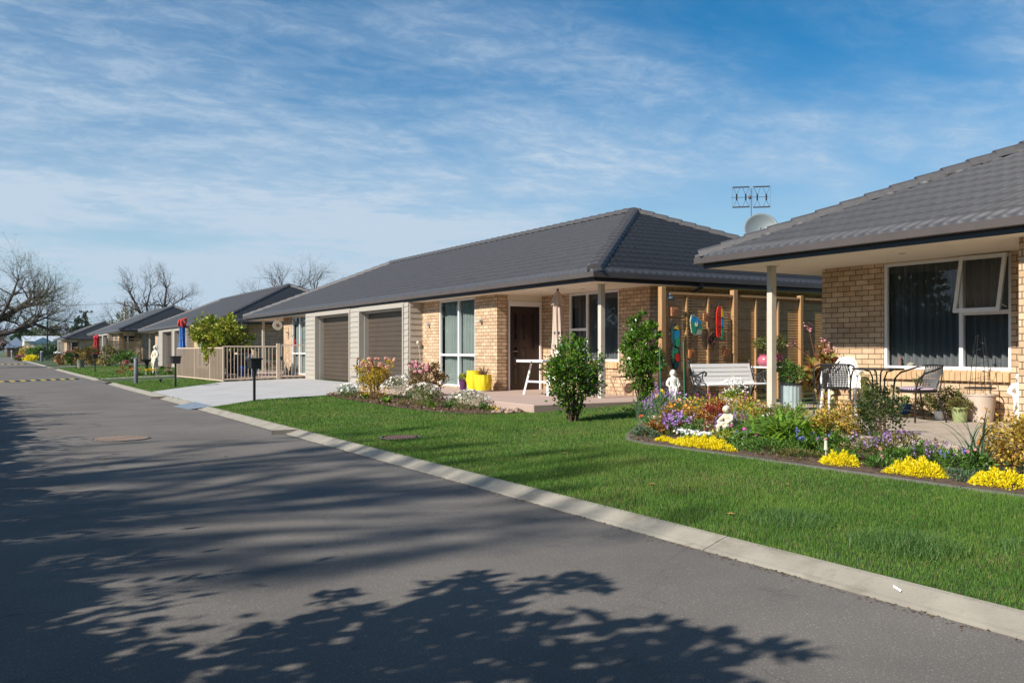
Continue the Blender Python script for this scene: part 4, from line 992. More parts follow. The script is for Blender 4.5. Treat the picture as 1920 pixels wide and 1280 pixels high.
# wicker chairs
def wicker_chair(loc, rz, label, cushion=None):
    # local: sitter faces -y
    e = empty('wicker_chair', loc, rz, label, 'chair', 'black wicker armchairs on the patio')
    bl = MT['black']
    for s in (-1, 1):
        MB().path([(s*.27, -.22, 0), (s*.265, -.21, .30), (s*.262, -.20, .46), (s*.275, -.17, .60), (s*.285, -.08, .68), (s*.29, .06, .72), (s*.27, .18, .76), (s*.20, .255, .785), (0, .285, .79)], .013, 8).build('front_leg_and_arm', bl, e, smooth=True)
        MB().path([(s*.25, .27, 0), (s*.225, .21, .22), (s*.20, .18, .40)], .012, 8).build('rear_leg', bl, e, smooth=True)
        MB().path([(s*.23, .17, .40), (s*.225, .21, .55), (s*.20, .245, .70), (s*.185, .26, .785)], .009, 6).build('back_upright', bl, e, smooth=True)
    ring_ = [(.235*math.copysign(abs(math.cos(a))**.6, math.cos(a)), .205*math.copysign(abs(math.sin(a))**.6, math.sin(a))-.01, .42) for a in [2*math.pi*i/28 for i in range(28)]]
    MB().path(ring_, .011, 6, closed=True).build('seat_frame', bl, e, smooth=True)
    wv = MB()
    for i in range(-9, 10):
        x = i*.024; l_ = .20*(1-(abs(x)/.26)**3)
        wv.path([(x, -l_-.01, .424), (x, 0, .418+(.004 if i % 2 else 0)), (x, l_-.01, .424)], .0075, 4)
    for j in range(-7, 8): wv.path([(-.22, j*.026-.01, .421), (.22, j*.026-.01, .421)], .006, 4)
    wv.build('woven_seat', bl, e, smooth=True)
    bk = MB()
    for i in range(-8, 9):
        u_ = i/8; P = []
        for k_ in range(5):
            t = k_/4; z = .43+t*.345; half_ = .19+.01*t; y = .175+.085*t + .03*(1-u_*u_) ; P.append((half_*u_*(1-.12*math.sin(math.pi*t)), y+(.004 if (i+k_) % 2 else -.004), z))
        bk.path(P, .0085, 4)
    for k_ in range(10):
        t = (k_+.5)/10; z = .43+t*.345
        bk.path([((.19+.01*t)*u_*(1-.12*math.sin(math.pi*t)), .175+.085*t+.03*(1-u_*u_), z) for u_ in [q/6 for q in range(-6, 7)]], .0055, 4)
    bk.build('woven_back', setup('wicker_strand', (.035, .035, .038), .5), e, smooth=True)
    MB().path([(-.26, -.21, .16), (.26, -.21, .16)], .008, 6).build('stretcher', bl, e)
    if cushion:
        cs = MB()
        def fn(u_, v_):
            a = 2*math.pi*u_; rr = math.sin(math.pi*v_)**.35; zz_ = .458 - .03*math.cos(math.pi*v_)
            ca, sa = math.cos(a), math.sin(a)
            return (.245*rr*math.copysign(abs(ca)**.6, ca), .215*rr*math.copysign(abs(sa)**.6, sa)-.02, zz_)
        cs.grid(fn, 40, 10); cs.build('cushion', cushion, e, smooth=True)
    return e
cmn, ct, cp = newmat('striped_cushion'); n_ = ct.nodes.new
tcn = n_('ShaderNodeTexCoord'); wvn = n_('ShaderNodeTexWave'); wvn.wave_type = 'BANDS'; wvn.bands_direction = 'X'; wvn.inputs['Scale'].default_value = 11; wvn.inputs['Distortion'].default_value = 1.2; wvn.inputs['Detail Scale'].default_value = .6
ct.links.new(tcn.outputs['Object'], wvn.inputs[0]); rm = n_('ShaderNodeValToRGB'); rm.color_ramp.interpolation = 'CONSTANT'
rm.color_ramp.elements[0].color = (.03, .025, .04, 1); rm.color_ramp.elements[1].position = .42; rm.color_ramp.elements[1].color = (.62, .50, .60, 1)
ct.links.new(wvn.outputs[0], rm.inputs[0]); ct.links.new(rm.outputs[0], cp.inputs['Base Color']); cp.inputs['Roughness'].default_value = .9
wicker_chair((11.16, 8.98, PT), R(134), 'black wicker chair with its back to the road, left of the glass table')
wicker_chair((11.30, 7.66, PT), R(-112), 'black wicker chair with a striped cushion, right of the glass table', cmn)
# white moulded plastic chair
e = empty('plastic_chair', (11.60, 9.17, PT), R(-66), 'white moulded plastic chair against the brick wall behind the table', 'chair')
def pc_back(u_, v_):
    a = (u_-.5)*2; t = v_
    x = .255*a*(1-.10*t)*(1-.55*max(0, t-.65)**1.2*abs(a)); y = .20+.10*t-.12*abs(a)**2.2; z = .40+.50*t - .34*max(0, abs(a)-.55)**1.3*t - .07*a*a*t
    return x, y, z
b_ = MB(); nu, nv = 28, 40
V = [pc_back(i/nu, j/nv) for j in range(nv+1) for i in range(nu+1)]
F = []
for j in range(nv):
    for i in range(nu):
        a = (i+.5)/nu*2-1; t = (j+.5)/nv
        if .35 < abs(a) < .78 and .40 < t < .88 and int((t+abs(a)*.35)*16) % 4 == 0: continue
        F.append((j*(nu+1)+i, j*(nu+1)+i+1, (j+1)*(nu+1)+i+1, (j+1)*(nu+1)+i))
b_.add(V, F); ob = b_.build('backrest', MT['plastic_white'], e, smooth=True); sm = ob.modifiers.new('s', 'SOLIDIFY'); sm.thickness = .008
st2 = MB(); st2.grid(lambda u_, v_: ((u_-.5)*.48, -.24+v_*.46, .42-.03*math.sin(math.pi*v_)*math.sin(math.pi*u_) - .05*max(0, .12-v_)*8*.12), 12, 12)
ob = st2.build('seat', MT['plastic_white'], e, smooth=True); sm = ob.modifiers.new('s', 'SOLIDIFY'); sm.thickness = .01
for sx in (-1, 1):
    for (ya, yb_) in ((-.25, -.21), (.24, .19)): MB().path([(sx*.27, ya, 0), (sx*.24, yb_, .42)], [.022, .032], 6).build('leg', MT['plastic_white'], e)
    MB().path([(sx*.25, -.21, .42), (sx*.275, -.21, .60), (sx*.285, -.12, .655), (sx*.285, .06, .66), (sx*.26, .14, .70)], [.018, .02, .024, .024, .02], 6).build('arm', MT['plastic_white'], e, smooth=True)
# pots on the patio
bz = setup('blue_glaze', (.02, .13, .36), .2, var=.15, scale=10, spec=.7); gzm = setup('green_glaze', (.30, .36, .16), .35, var=.2, scale=14)
POT3 = pot('blue_pot', 12.1, 8.42, PT+.02, .105, .16, bz, 'small bright blue glazed pot under the striped chair', ribs=18)
MB().box(-.12, .12, -.12, .12, -.02, 0).build('saucer', MT['terracotta'], POT3)
POT4 = pot('green_pot', 11.66, 7.26, PT, .115, .21, gzm, 'green glazed pot with trailing succulents at the patio edge')
POT5 = pot('white_pot', 11.75, 7.62, PT, .075, .13, MT['plastic_white'], 'small white pot behind the green glazed pot')
POT6 = pot('tall_planter', 12.0, 7.17, PT, .205, .38, setup('cream_planter', (.56, .46, .38), .7, var=.06), 'large pale cream planter with a black wire obelisk under the window', 'planter', prof=[(.16, 0), (.205, .36), (.215, .365), (.215, .385), (.19, .385), (.185, .34)])
POT7 = pot('clay_pot', 12.0, 6.55, PT, .12, .22, MT['terracotta'], 'terracotta pot of tall leek leaves beside the cream planter')
POT8 = pot('brown_pot', 11.75, 6.3, PT, .14, .20, setup('brown_glaze', (.05, .02, .015), .25), 'dark brown glazed pot by the corner of the house', prof=[(.09, 0), (.15, .08), (.155, .13), (.11, .18), (.12, .2), (.1, .2)])
# wire obelisk in planter
ob = MB()
for k_ in range(4):
    a = k_*math.pi/2+.1; ob.path([(.15*math.cos(a), .15*math.sin(a), .34), (.145*math.cos(a), .145*math.sin(a), .47), (.10*math.cos(a), .10*math.sin(a), .95), (.055*math.cos(a), .055*math.sin(a), 1.22)], .0045, 5)
ob.path([(.20*math.cos(i*math.pi/16), .20*math.sin(i*math.pi/16), .47) for i in range(32)], .009, 6, closed=True)
P = []
for i in range(70):
    t = i/69; a = t*2*math.pi*3.6; r_ = .15-.095*t; P.append((r_*math.cos(a), r_*math.sin(a), .50+.72*t))
ob.path(P, .003, 4)
tag(ob.build('wire_obelisk', MT['black'], smooth=True), 'black wire spiral plant support standing in the cream planter', 'plant support').location = (12.0, 7.17, PT)
# hose end, green stakes
gs = setup('green_stake', (.03, .25, .16), .4)
for (x, y, z0_, z1_, lb) in ((10.22, 11.94, .3, 1.42, 'thin green garden stake before the left trellis post'), (9.56, 10.59, .25, 1.5, 'thin leaning green garden stake right of the lady statue')):
    tag(MB().path([(x+.03, y, z0_), (x, y, z1_)], .008, 6).build('garden_stake', gs), lb, 'stake')
# statues --------------------------------------------------
def remesh(o, vox=.008, sm=2):
    m = o.modifiers.new('r', 'REMESH'); m.mode = 'VOXEL'; m.voxel_size = vox; m.use_smooth_shade = True
    if sm: s = o.modifiers.new('sm', 'SMOOTH'); s.iterations = sm; s.factor = .5
    return o
def lady(h, name='lady_statue', mat=None):
    """draped standing figure about h high; faces -y, hand on hip, the other holding up the robe"""
    m = MB(); k = h/1.0
    m.lathe([(.13, 0), (.135, .02), (.13, .045), (.11, .05)], n=20)
    m.lathe([(.115, .045), (.105, .10), (.095, .25), (.088, .38), (.098, .47), (.085, .55), (.072, .60), (.080, .66), (.098, .72), (.094, .765), (.05, .80), (.036, .84)], n=40, sy=.78,
            wob=lambda a, z: (.11*math.sin(9*a+z*6) if z < .5 else .02*math.sin(7*a)))
    m.ball((0, -.008, .885), .060, 14, sx=.9, sz=1.12); m.ball((0, .018, .905), .064, 12); m.ball((0, .062, .885), .038, 10); m.path([(-.05, .02, .93), (-.068, .02, .87), (-.05, .03, .82)], [.02, .022, .012], 6); m.path([(.05, .02, .93), (.068, .02, .87), (.05, .03, .82)], [.02, .022, .012], 6)
    m.path([(0, -.052, .895), (0, -.068, .878), (0, -.056, .870)], [.006, .010, .006], 6)
    m.path([(-.072, 0, .755), (-.135, .01, .66), (-.150, -.01, .60), (-.075, -.045, .545)], [.046, .042, .038, .026], 8)
    m.path([(.072, 0, .755), (.125, -.01, .66), (.130, -.045, .585), (.085, -.085, .55)], [.046, .042, .038, .026], 8)
    for i in range(4): m.path([(-.075+.006*i, -.05, .545-.006*i), (-.055+.006*i, -.068, .53-.008*i)], [.008, .005], 5); m.path([(.085-.006*i, -.085, .55-.004*i), (.07-.006*i, -.10, .53-.008*i)], [.008, .005], 5)
    m.path([(.10, -.06, .55), (.06, -.085, .42), (.03, -.09, .26), (.06, -.085, .08)], [.028, .026, .02, .014], 8)
    m.path([(-.10, -.03, .56), (-.085, -.07, .44), (-.10, -.06, .30)], [.022, .02, .012], 8)
    V = [(x*k, y*k, z*k) for x, y, z in m.v]; o = MB(); o.v = V; o.f = m.f; o.mi = m.mi
    return remesh(o.build(name, mat or MT['marble'], smooth=True), .009*k, 1)
s1 = lady(.76); tag(s1, 'white stone statue of a draped woman, hand on hip, before the left trellis post', 'statue'); s1.location = (10.68, 12.1, .27); s1.rotation_euler[2] = R(-28)
# crouching child
m = MB(); m.lathe([(.085, 0), (.09, .03), (.082, .09), (.07, .105)], n=16, wob=lambda a, z: .08*math.sin(5*a))
m.path([(0, .05, .14), (0, .075, .20), (0, .06, .27), (0, .02, .325), (0, -.005, .35)], [.062, .072, .066, .050, .026], 14)
m.ball((0, -.025, .385), .043, 14, sy=1.1, sz=1.12); m.ball((0, .0, .395), .045, 12, sz=1.0); m.ball((0, .03, .385), .03, 10)
m.path([(0, -.066, .392), (0, -.082, .378), (0, -.068, .372)], [.006, .010, .006], 6); m.path([(-.012, -.066, .362), (.012, -.066, .362)], .006, 5)
for s in (-1, 1):
    m.path([(s*.035, .04, .14), (s*.055, -.07, .185), (s*.05, -.125, .17), (s*.045, -.12, .10), (s*.04, -.15, .09)], [.050, .040, .032, .024, .014], 10)
    m.path([(s*.052, .03, .305), (s*.085, -.02, .25), (s*.075, -.085, .225), (s*.02, -.125, .215)], [.028, .024, .019, .014], 8)
m.path([(-.05, -.05, .20), (0, -.10, .20), (.05, -.05, .20)], [.03, .035, .03], 8)
m.path([(-.07, .05, .16), (0, .10, .13), (.07, .05, .16)], .035, 8)
o = remesh(m.build('child_statue', MT['cream_stone'], smooth=True), .0055, 1); tag(o, 'small cream stone statue of a crouching child among the flowers', 'statue'); o.location = (8.16, 8.22, .21); o.rotation_euler[2] = R(-78); o.scale = (1.0, 1.0, 1.0)
# large figure at right edge
s3 = lady(.80); tag(s3, 'large weathered white statue at the right edge by the house corner', 'statue'); s3.location = (11.42, 6.26, .355); s3.rotation_euler[2] = R(-60); s3.scale = (1.25, 1.25, .93)
# white bowl planter
BOWL = pot('bowl_planter', 9.9, 9.8, .24, .20, .38, MT['plastic_white'], 'white pedestal bowl planted with white flowers before the bench', 'planter', prof=[(.12, 0), (.11, .04), (.06, .10), (.07, .2), (.16, .28), (.205, .36), (.21, .38), (.19, .38), (.17, .33)])
# stepping disc
tag(MB().lathe([(.12, 0), (.125, .012), (.11, .028), (.001, .03)], (7.98, 6.15, .20), 28).build('stepping_disc', setup('dark_red_disc', (.09, .035, .035), .5)), 'dark red round disc lying between the yellow clumps', 'stepping stone')
tag(MB().path([(7.62, 6.23, .17), (7.62, 6.23, .34)], .006, 5).path([(7.62, 6.23, .30), (7.62, 6.23, .40)], [.022, .016], 10).build('garden_light', setup('frosted_plastic', (.6, .6, .5), .4), smooth=True), 'tiny white stake light beside the second yellow clump', 'garden light')

# ------------------------------------------------------------------ porch of the second house
# closed umbrella
def umbrella(name, loc, h0, h1, r, mat, label, cap=None, tie=True, pole_mat=None, lean=(0, 0)):
    e = empty(name, loc, 0, label, 'umbrella')
    H = h1
    MB().tube((0, 0, 0), (0, 0, H+.02), .019, n=10).build('pole', pole_mat or MT['post'], e, smooth=True)
    pr = []; n = 14
    for i in range(n+1):
        t = i/n; z = h0+(H-h0)*t
        rr = r*(1.0-.0*t) if t < .1 else r*(1.0 - .25*math.sin((t-.1)/.35*math.pi/2) if t < .45 else .75 - .05*(t-.45) if t < .8 else .72*(1-((t-.8)/.2)**1.4)+.03)
        pr.append((max(.02, rr), z))
    MB().lathe(pr, n=56, wob=lambda a, z: .22*math.sin(8*a+z*1.5)*(1 if z < H-.25 else .35)+.06*math.sin(19*a)).build('canopy', mat, e, smooth=True)
    # scalloped top vent flap
    MB().lathe([(r*1.02, H-.30), (r*.82, H-.16), (r*.42, H-.03), (.025, H+.01)], n=48, wob=lambda a, z: .17*math.sin(8*a) if z < H-.1 else 0).build('vent_flap', cap or mat, e, smooth=True)
    if tie: MB().lathe([(r*.83, h0+(H-h0)*.42), (r*.86, h0+(H-h0)*.435), (r*.83, h0+(H-h0)*.45)], n=40).build('tie', MT['gutter'], e)
    MB().ball((0, 0, H+.035), .03, 10).build('finial', MT['gutter'], e, smooth=True)
    MB().lathe([(.22, 0), (.22, .04), (.06, .07), (.03, .09)], n=28).build('base', MT['black'], e, smooth=True)
    return e
um = setup('beige_canvas', (.62, .50, .42), .9, var=.05, scale=4, trans=.12)
umbrella('closed_umbrella', (11.08, 16.44, .353), .68, 2.33, .135, um, 'closed beige canvas umbrella in the white table on the pink patio')
# white trestle table
wt = empty('trestle_table', (11.15, 16.55, .353), R(8), 'white table on splayed A-frame legs on the pink patio', 'table')
MB().bbox(-.85, .85, -.45, .45, .735, .79, .008).build('table_top', MT['plastic_white'], wt)
for s in (-1, 1):
    for t in (-1, 1): MB().bar((s*.52, t*.30, .735), (s*.66, t*.42, 0), .07, .045).build('leg', MT['plastic_white'], wt)
    MB().bar((s*.585, -.34, .30), (s*.585, .34, .30), .05, .04).build('crossbar', MT['plastic_white'], wt)
MB().bar((-.58, 0, .30), (.58, 0, .30), .05, .04).build('stretcher', MT['plastic_white'], wt)
# folded stool
sto = empty('folding_stool', (11.95, 15.35, .353), R(15), 'pinkish folding stool with thin crossed legs behind the patio post', 'stool')
for s in (-1, 1):
    MB().path([(-.14, s*.15, 0), (.12, s*.15, .40)], .009, 6).build('leg', setup('pink_metal', (.45, .28, .22), .5), sto); MB().path([(.14, s*.13, 0), (-.12, s*.13, .40)], .009, 6).build('leg', bpy.data.materials['pink_metal'], sto)
MB().lathe([(.15, .40), (.16, .41), (.15, .425), (.001, .43)], n=24).build('seat', setup('brown_seat', (.15, .08, .055), .6), sto, smooth=True)
# yellow crinkled pots
yl = setup('yellow_fabric_pot', (.78, .60, .015), .6, var=.05, scale=6)
def ypot(x, y, r, h, label):
    e = empty('yellow_pot', (x, y, .35), 0, label, 'plant pot', 'yellow crinkled pots before the tall window')
    MB().lathe([(r*.62, .01), (r*.80, h*.06), (r*.95, h*.28), (r*1.03, h*.6), (r*.97, h*.9), (r*.99, h), (r*.92, h), (r*.88, h*.85)], n=72, wob=lambda a, z: .05*math.sin(11*a+3*math.sin(z*14))+.025*math.sin(23*a+z*26)).build('pot', yl, e, smooth=True)
    MB().lathe([(r*1.05, 0), (r*1.15, .03), (r*.9, .02)], n=30).build('saucer', MT['post'], e)
    MB().lathe([(.001, h*.86), (r*.9, h*.86)], n=20).build('soil', MT['soil'], e); return e
YP1 = ypot(10.50, 19.30,   .20, .50, 'taller crinkled yellow pot, left of the yellow pair'); YP2 = ypot(10.45, 18.78, .21, .41, 'shorter wider crinkled yellow pot, right of the yellow pair')
PP = pot('purple_pot', 10.45, 19.82, .35, .115, .27, setup('purple_glaze', (.09, .03, .10), .3), 'slim dark purple pot beside the two yellow pots')
# plant hanger against garage corner: hook, hose and grey vase
hk = MB(); hk.path([(10.78, 23.24, 1.6), (10.72, 23.16, 1.62), (10.70, 23.14, 1.54), (10.76, 23.18, 1.52)], .02, 8); hk.ball((10.72, 23.15, 1.58), .05, 10); hk.path([(10.75, 23.18, 1.55), (10.80, 23.17, 1.1), (10.77, 23.15, .6), (10.80, 23.15, .36)], .008, 5)
tag(hk.build('garden_tap', MT['post'], smooth=True), 'garden tap with a hanging hose in the corner by the garage', 'tap')
VZ = pot('grey_vase', 10.62, 22.95, .345, .11, .62, setup('grey_vase', (.22, .22, .22), .5), 'tall grey vase holding a green leaf in the corner by the garage', prof=[(.07, 0), (.10, .2), (.11, .45), (.08, .6), (.09, .62), (.07, .62)])
dm = MB(); dm.bbox(10.40, 10.42, 27.24, 27.84, .5, .86, .004); dm.bbox(10.40, 10.42, 27.24, 27.84, .87, 1.08, .004)
tag(dm.build('meter_box', MT['boards']), 'pale wall box with a dark outline between the two garage doors', 'meter box')

# satellite dish and bow-tie aerial, each on its own mast behind the roof
ds = empty('satellite_dish', (18.25, 17.1, 3.6), R(-30), 'large grey satellite dish behind the second house roof', 'satellite dish')
dg = setup('dish_grey', (.17, .20, .21), .5, var=.04)
d_ = MB(); d_.grid(lambda u_, v_: (.46*v_*math.cos(2*math.pi*u_), .16-.16*v_*v_, .46*v_*math.sin(2*math.pi*u_)*1.0), 40, 10)
o = d_.build('dish', dg, ds, smooth=True); o.location = (0, -.05, 1.10); o.rotation_euler = (R(-18), 0, R(-12)); sm = o.modifiers.new('s', 'SOLIDIFY'); sm.thickness = .012
MB().path([(0, .1, -.3), (0, .1, 1.15)], .03, 8).build('mast', MT['chrome'], ds); MB().path([(0, -.1, .68), (-.1, -.62, .85), (-.12, -.66, 1.02)], .012, 6).build('feed_arm', dg, ds)
an = empty('tv_aerial', (18.15, 17.35, 4.12), R(-31), 'bow-tie television aerial with four elements above the grey dish', 'aerial')
MB().path([(0, 0, -1), (0, 0, 1.72)], .016, 6).build('mast', MT['chrome'], an)
MB().path([(-.56, 0, 1.46), (.48, 0, 1.48)], .007, 5).build('boom', MT['chrome'], an)
for cx in (-.285, .285):
    fr_ = MB(); fr_.path([(cx-.23, 0, 1.74+(cx>0)*.015), (cx+.23, 0, 1.755+(cx>0)*.015)], .020, 5); fr_.path([(cx-.23, 0, 1.19), (cx+.23, 0, 1.205)], .020, 5); fr_.path([(cx-.24, 0, 1.19), (cx-.24, 0, 1.74)], .003, 4); fr_.path([(cx+.24, 0, 1.19), (cx+.24, 0, 1.74)], .003, 4)
    fr_.build('reflector_frame', MT['gutter'], an)
    for ex in (-.12, .13):
        b_ = MB(); x = cx+ex
        for s, zt_ in ((1, 1.73), (-1, 1.21)):
            for t in (-1, 1): b_.path([(x, 0, 1.47+s*.06), (x+t*.085, 0, zt_)], .005, 4)
        b_.path([(x, 0, 1.385), (x, 0, 1.56)], .022, 6); b_.build('bow_tie', MT['black'], an)
MB().ball((-.04, 0, 1.47), .05, 8, sz=1.2).build('junction_box', MT['gutter'], an, smooth=True)
# ------------------------------------------------------------------ plants
def leaves_at(P, size, asp=.5, up=.35, out=None, jit=.3, droop=0.0):
    """rhombic leaf, folded along the rib, for each point; out = preferred outward directions"""
    n = len(P); d = rng.normal(size=(n, 3))
    if out is not None: d = d*.75 + out*1.1
    d[:, 2] += up; d /= np.linalg.norm(d, axis=1)[:, None]+1e-9
    s = rng.normal(size=(n, 3)); s -= d*(s*d).sum(1)[:, None]; s /= np.linalg.norm(s, axis=1)[:, None]+1e-9
    L_ = size*rng.uniform(1-jit, 1+jit, n)[:, None]; W_ = L_*asp/2
    nr = np.cross(d, s)
    b = P; t = P + d*L_; m = P + d*L_*.45 - nr*W_*.25
    V = np.stack([b, m + s*W_, t, m - s*W_], 1)
    # shape each leaf with its widest part a little below the middle
    return V.reshape(-1, 3), np.arange(4*n).reshape(-1, 4)
def blob_points(blobs, n, clump=.0, nclump=0, shell=.45):
    vol = np.array([b[3]*b[4]*b[5] for b in blobs])**.8; vol /= vol.sum(); out_ = []; dirs = []
    for b, w_ in zip(blobs, vol):
        k = max(3, int(n*w_)); u_ = rng.normal(size=(k, 3)); u_ /= np.linalg.norm(u_, axis=1)[:, None]
        r_ = rng.uniform(0, 1, k)**shell
        if nclump:
            nc = max(3, int(nclump*w_)); cu = rng.normal(size=(nc, 3)); cu /= np.linalg.norm(cu, axis=1)[:, None]; cr = rng.uniform(.35, 1, nc)**.6
            C_ = cu*cr[:, None]; id_ = rng.integers(0, nc, k); q = C_[id_] + rng.normal(size=(k, 3))*clump
        else: q = u_*r_[:, None]
        out_.append(np.array(b[:3]) + q*np.array(b[3:])); dirs.append(q/(np.linalg.norm(q, axis=1)[:, None]+1e-6))
    return np.concatenate(out_), np.concatenate(dirs)
def foliage(name, parent, blobs, n, size, mat, asp=.5, up=.3, clump=.16, nclump=0, shell=.4, zmin=None):
    P, d = blob_points(blobs, n, clump, nclump, shell)
    if zmin is not None: k = P[:, 2] > zmin; P, d = P[k], d[k]
    V, F = leaves_at(P, size, asp, up, d); return npmesh(name, V, F, mat, parent)
def stems(name, parent, n, h, spread, r, mat, base=.03, top=None):
    m = MB()
    for i in range(n):
        a = random.uniform(0, 6.28); s = spread*math.sqrt(random.random()); hh = h*random.uniform(.6, 1)
        x0, y0 = base*math.cos(a), base*math.sin(a)
        m.path([(x0, y0, -.02), (x0+s*.35*math.cos(a), y0+s*.35*math.sin(a), hh*.5), (s*math.cos(a), s*math.sin(a), hh)], [r, r*.75, r*.35], 5)
    return m.build(name, mat, parent, smooth=True)
def straps(name, parent, n, ln, wd, mat, arch=.6, spread=.06, up=.9, seg=7, twist=0):
    V = []; F = []
    for i in range(n):
        a = rng.uniform(0, 6.283); L_ = ln*rng.uniform(.6, 1.1); el = rng.uniform(up*.55, up); w_ = wd*rng.uniform(.7, 1.1)
        x0, y0 = spread*rng.normal(), spread*rng.normal(); ca, sa = math.cos(a), math.sin(a); b = len(V); x = 0; z = 0; e_ = el*math.pi/2
        for k in range(seg+1):
            t = k/seg; ww = w_*(1-t**2.5)*.5+.0008
            px, py = x0+x*ca, y0+x*sa
            V += [(px-sa*ww, py+ca*ww, z), (px+sa*ww, py-ca*ww, z+ww*.3)]
            if k: F.append((b+2*k-2, b+2*k-1, b+2*k+1, b+2*k))
            x += L_/seg*math.cos(e_); z += L_/seg*math.sin(e_); e_ -= arch*math.pi/seg*rng.uniform(.7, 1.2)
            z = max(z, .005)
    return npmesh(name, V, F, mat, parent)
def flowers(name, parent, P, r, mats, petals=6, face=None, centre=None, tiltup=.6):
    """small open flowers: a star of petals tipped towards the sky and outwards"""
    m = MB(); mc = MB()
    for p in P:
        o = Vector((p[0], p[1], 0)); nrm = Vector((random.gauss(0, .5), random.gauss(0, .5)-.25, tiltup)); nrm.x -= .25
        nrm.normalize(); q = nrm.to_track_quat('Z', 'Y').to_matrix(); rr = r*random.uniform(.7, 1.15); c = Vector(p)
        V = [c - nrm*rr*.12]; F = []
        for k in range(petals*2):
            a = math.pi*k/petals; rad = rr if k % 2 == 0 else rr*.62
            V.append(c + q @ Vector((rad*math.cos(a), rad*math.sin(a), rr*.08 if k % 2 == 0 else 0)))
        for k in range(petals*2): F.append((0, 1+k, 1+(k+1) % (petals*2)))
        m.add(V, F)
        if centre: mc.ball(c+nrm*rr*.02, rr*.28, 6, sz=.6)
    o = m.build(name, mats, parent)
    if centre: mc.build('centre', centre, o)
    return o
def spikes(name, parent, n, h0, h1, rad, mat, fr=.012, k=14, sp=.03):
    """upright flower spikes made of small petal pairs"""
    P = []; D = []
    for i in range(n):
        a = random.uniform(0, 6.28); r_ = rad*math.sqrt(random.random()); x, y = r_*math.cos(a), r_*math.sin(a); hh = random.uniform(h0, h1)
        for j in range(k):
            t = j/k; P.append((x*(1+.25*t)+random.gauss(0, sp*.45*(1.1-t)), y*(1+.25*t)+random.gauss(0, sp*.45*(1.1-t)), hh-sp*3.2+sp*3.2*t))
    P = np.array(P); V, F = leaves_at(P, fr*1.7, 1.1, .1, None); return npmesh(name, V, F, mat, parent)
LM = dict(
    glossy=leaf('glossy_leaf', (.045, .12, .012), (.13, .24, .02), island=.5, rough=.22, trans=.22, scale=5, spec=.7),
    green=leaf('mid_green_leaf', (.06, .15, .022), (.12, .22, .035), island=.4),
    dark=leaf('dark_green_leaf', (.018, .045, .012), (.035, .075, .02), island=.4),
    lime=leaf('lime_leaf', (.22, .30, .03), (.35, .38, .05), island=.3),
    gold=leaf('golden_leaf', (.62, .42, .07), (.34, .23, .05), island=.5, scale=9),
    goldred=leaf('russet_leaf', (.30, .11, .035), (.30, .20, .03), island=.5, scale=9),
    red=leaf('red_leaf', (.25, .03, .02), (.35, .06, .03), island=.4),
    strap=leaf('strap_leaf', (.14, .27, .022), (.22, .36, .04), island=.35, rough=.35, trans=.35),
    blueg=leaf('blue_green_blade', (.10, .17, .10), (.14, .22, .11), island=.3),
    sedum=leaf('yellow_sedum_leaf', (.88, .72, .012), (.80, .72, .02), island=.15, rough=.5, trans=.3, scale=7),
    olive=leaf('olive_leaf', (.13, .13, .04), (.20, .17, .05), island=.4),
    brown=leaf('dry_leaf', (.22, .13, .07), (.13, .08, .05), island=.4),
    tan=leaf('tan_twig_leaf', (.30, .20, .12), island=.3))
FC = dict(white=setup('white_petal', (.82, .82, .80), .6, trans=.2), lilac=leaf('lilac_petal', (.42, .24, .60), (.55, .34, .66), island=.3), magenta=leaf('magenta_petal', (.52, .05, .30), (.60, .12, .36), island=.3),
          pink=leaf('pink_petal', (.75, .28, .36), (.80, .42, .46), island=.25), yellow=leaf('yellow_petal', (.85, .55, .02), island=.2), orange=leaf('orange_petal', (.85, .32, .04), island=.2),
          blue=leaf('blue_petal', (.20, .24, .62), island=.25), peach=leaf('peach_petal', (.80, .40, .27), (.78, .48, .42), island=.2), red=leaf('red_petal', (.7, .02, .03), island=.2), cream=leaf('cream_petal', (.8, .7, .4), island=.15))
GREEN_STEM = setup('green_stem', (.10, .15, .05), .6); WOODY = setup('woody_stem', (.13, .085, .055), .85, var=.3)
def gp(x, y, dz=0): return (x, y, gz(x)+dz)
def rp(n, r, h0, h1, dome=.5, flat=1.0):
    out_ = []
    for i in range(n):
        a = random.uniform(0, 6.28); q = math.sqrt(random.random()); x, y = r*q*math.cos(a), r*q*math.sin(a)*flat
        out_.append((x, y, h0+(h1-h0)*(1-dome*q*q)*random.uniform(.8, 1.05)))
    return out_
# two glossy shrubs on the lawn
e = empty('broadleaf_shrub', gp(8.22, 11.75), .4, 'glossy green shrub, vase-shaped and alone on the lawn', 'shrub')
stems('stem', e, 16, .95, .42, .016, WOODY, .05)
foliage('foliage', e, [(0, 0, .28, .16, .16, .22), (0, 0, .45, .28, .26, .25), (0, 0, .64, .42, .38, .26), (-.05, 0, .86, .44, .40, .26), (.34, .0, .62, .26, .24, .22), (-.36, .05, .70, .26, .22, .2), (.42, -.1, .98, .2, .2, .26), (-.10, 0, 1.05, .36, .34, .24), (.24, 0, 1.16, .15, .15, .24), (-.02, .1, 1.22, .13, .13, .2), (-.5, 0, .92, .13, .1, .12), (.60, .05, .86, .14, .1, .2)], 5600, .062, LM['glossy'], .5, .5, .24, 190)
e = empty('broadleaf_shrub', gp(10.48, 12.72), 1.4, 'taller glossy green shrub growing beside the left trellis post', 'shrub')
stems('stem', e, 14, 1.3, .36, .016, WOODY, .05)
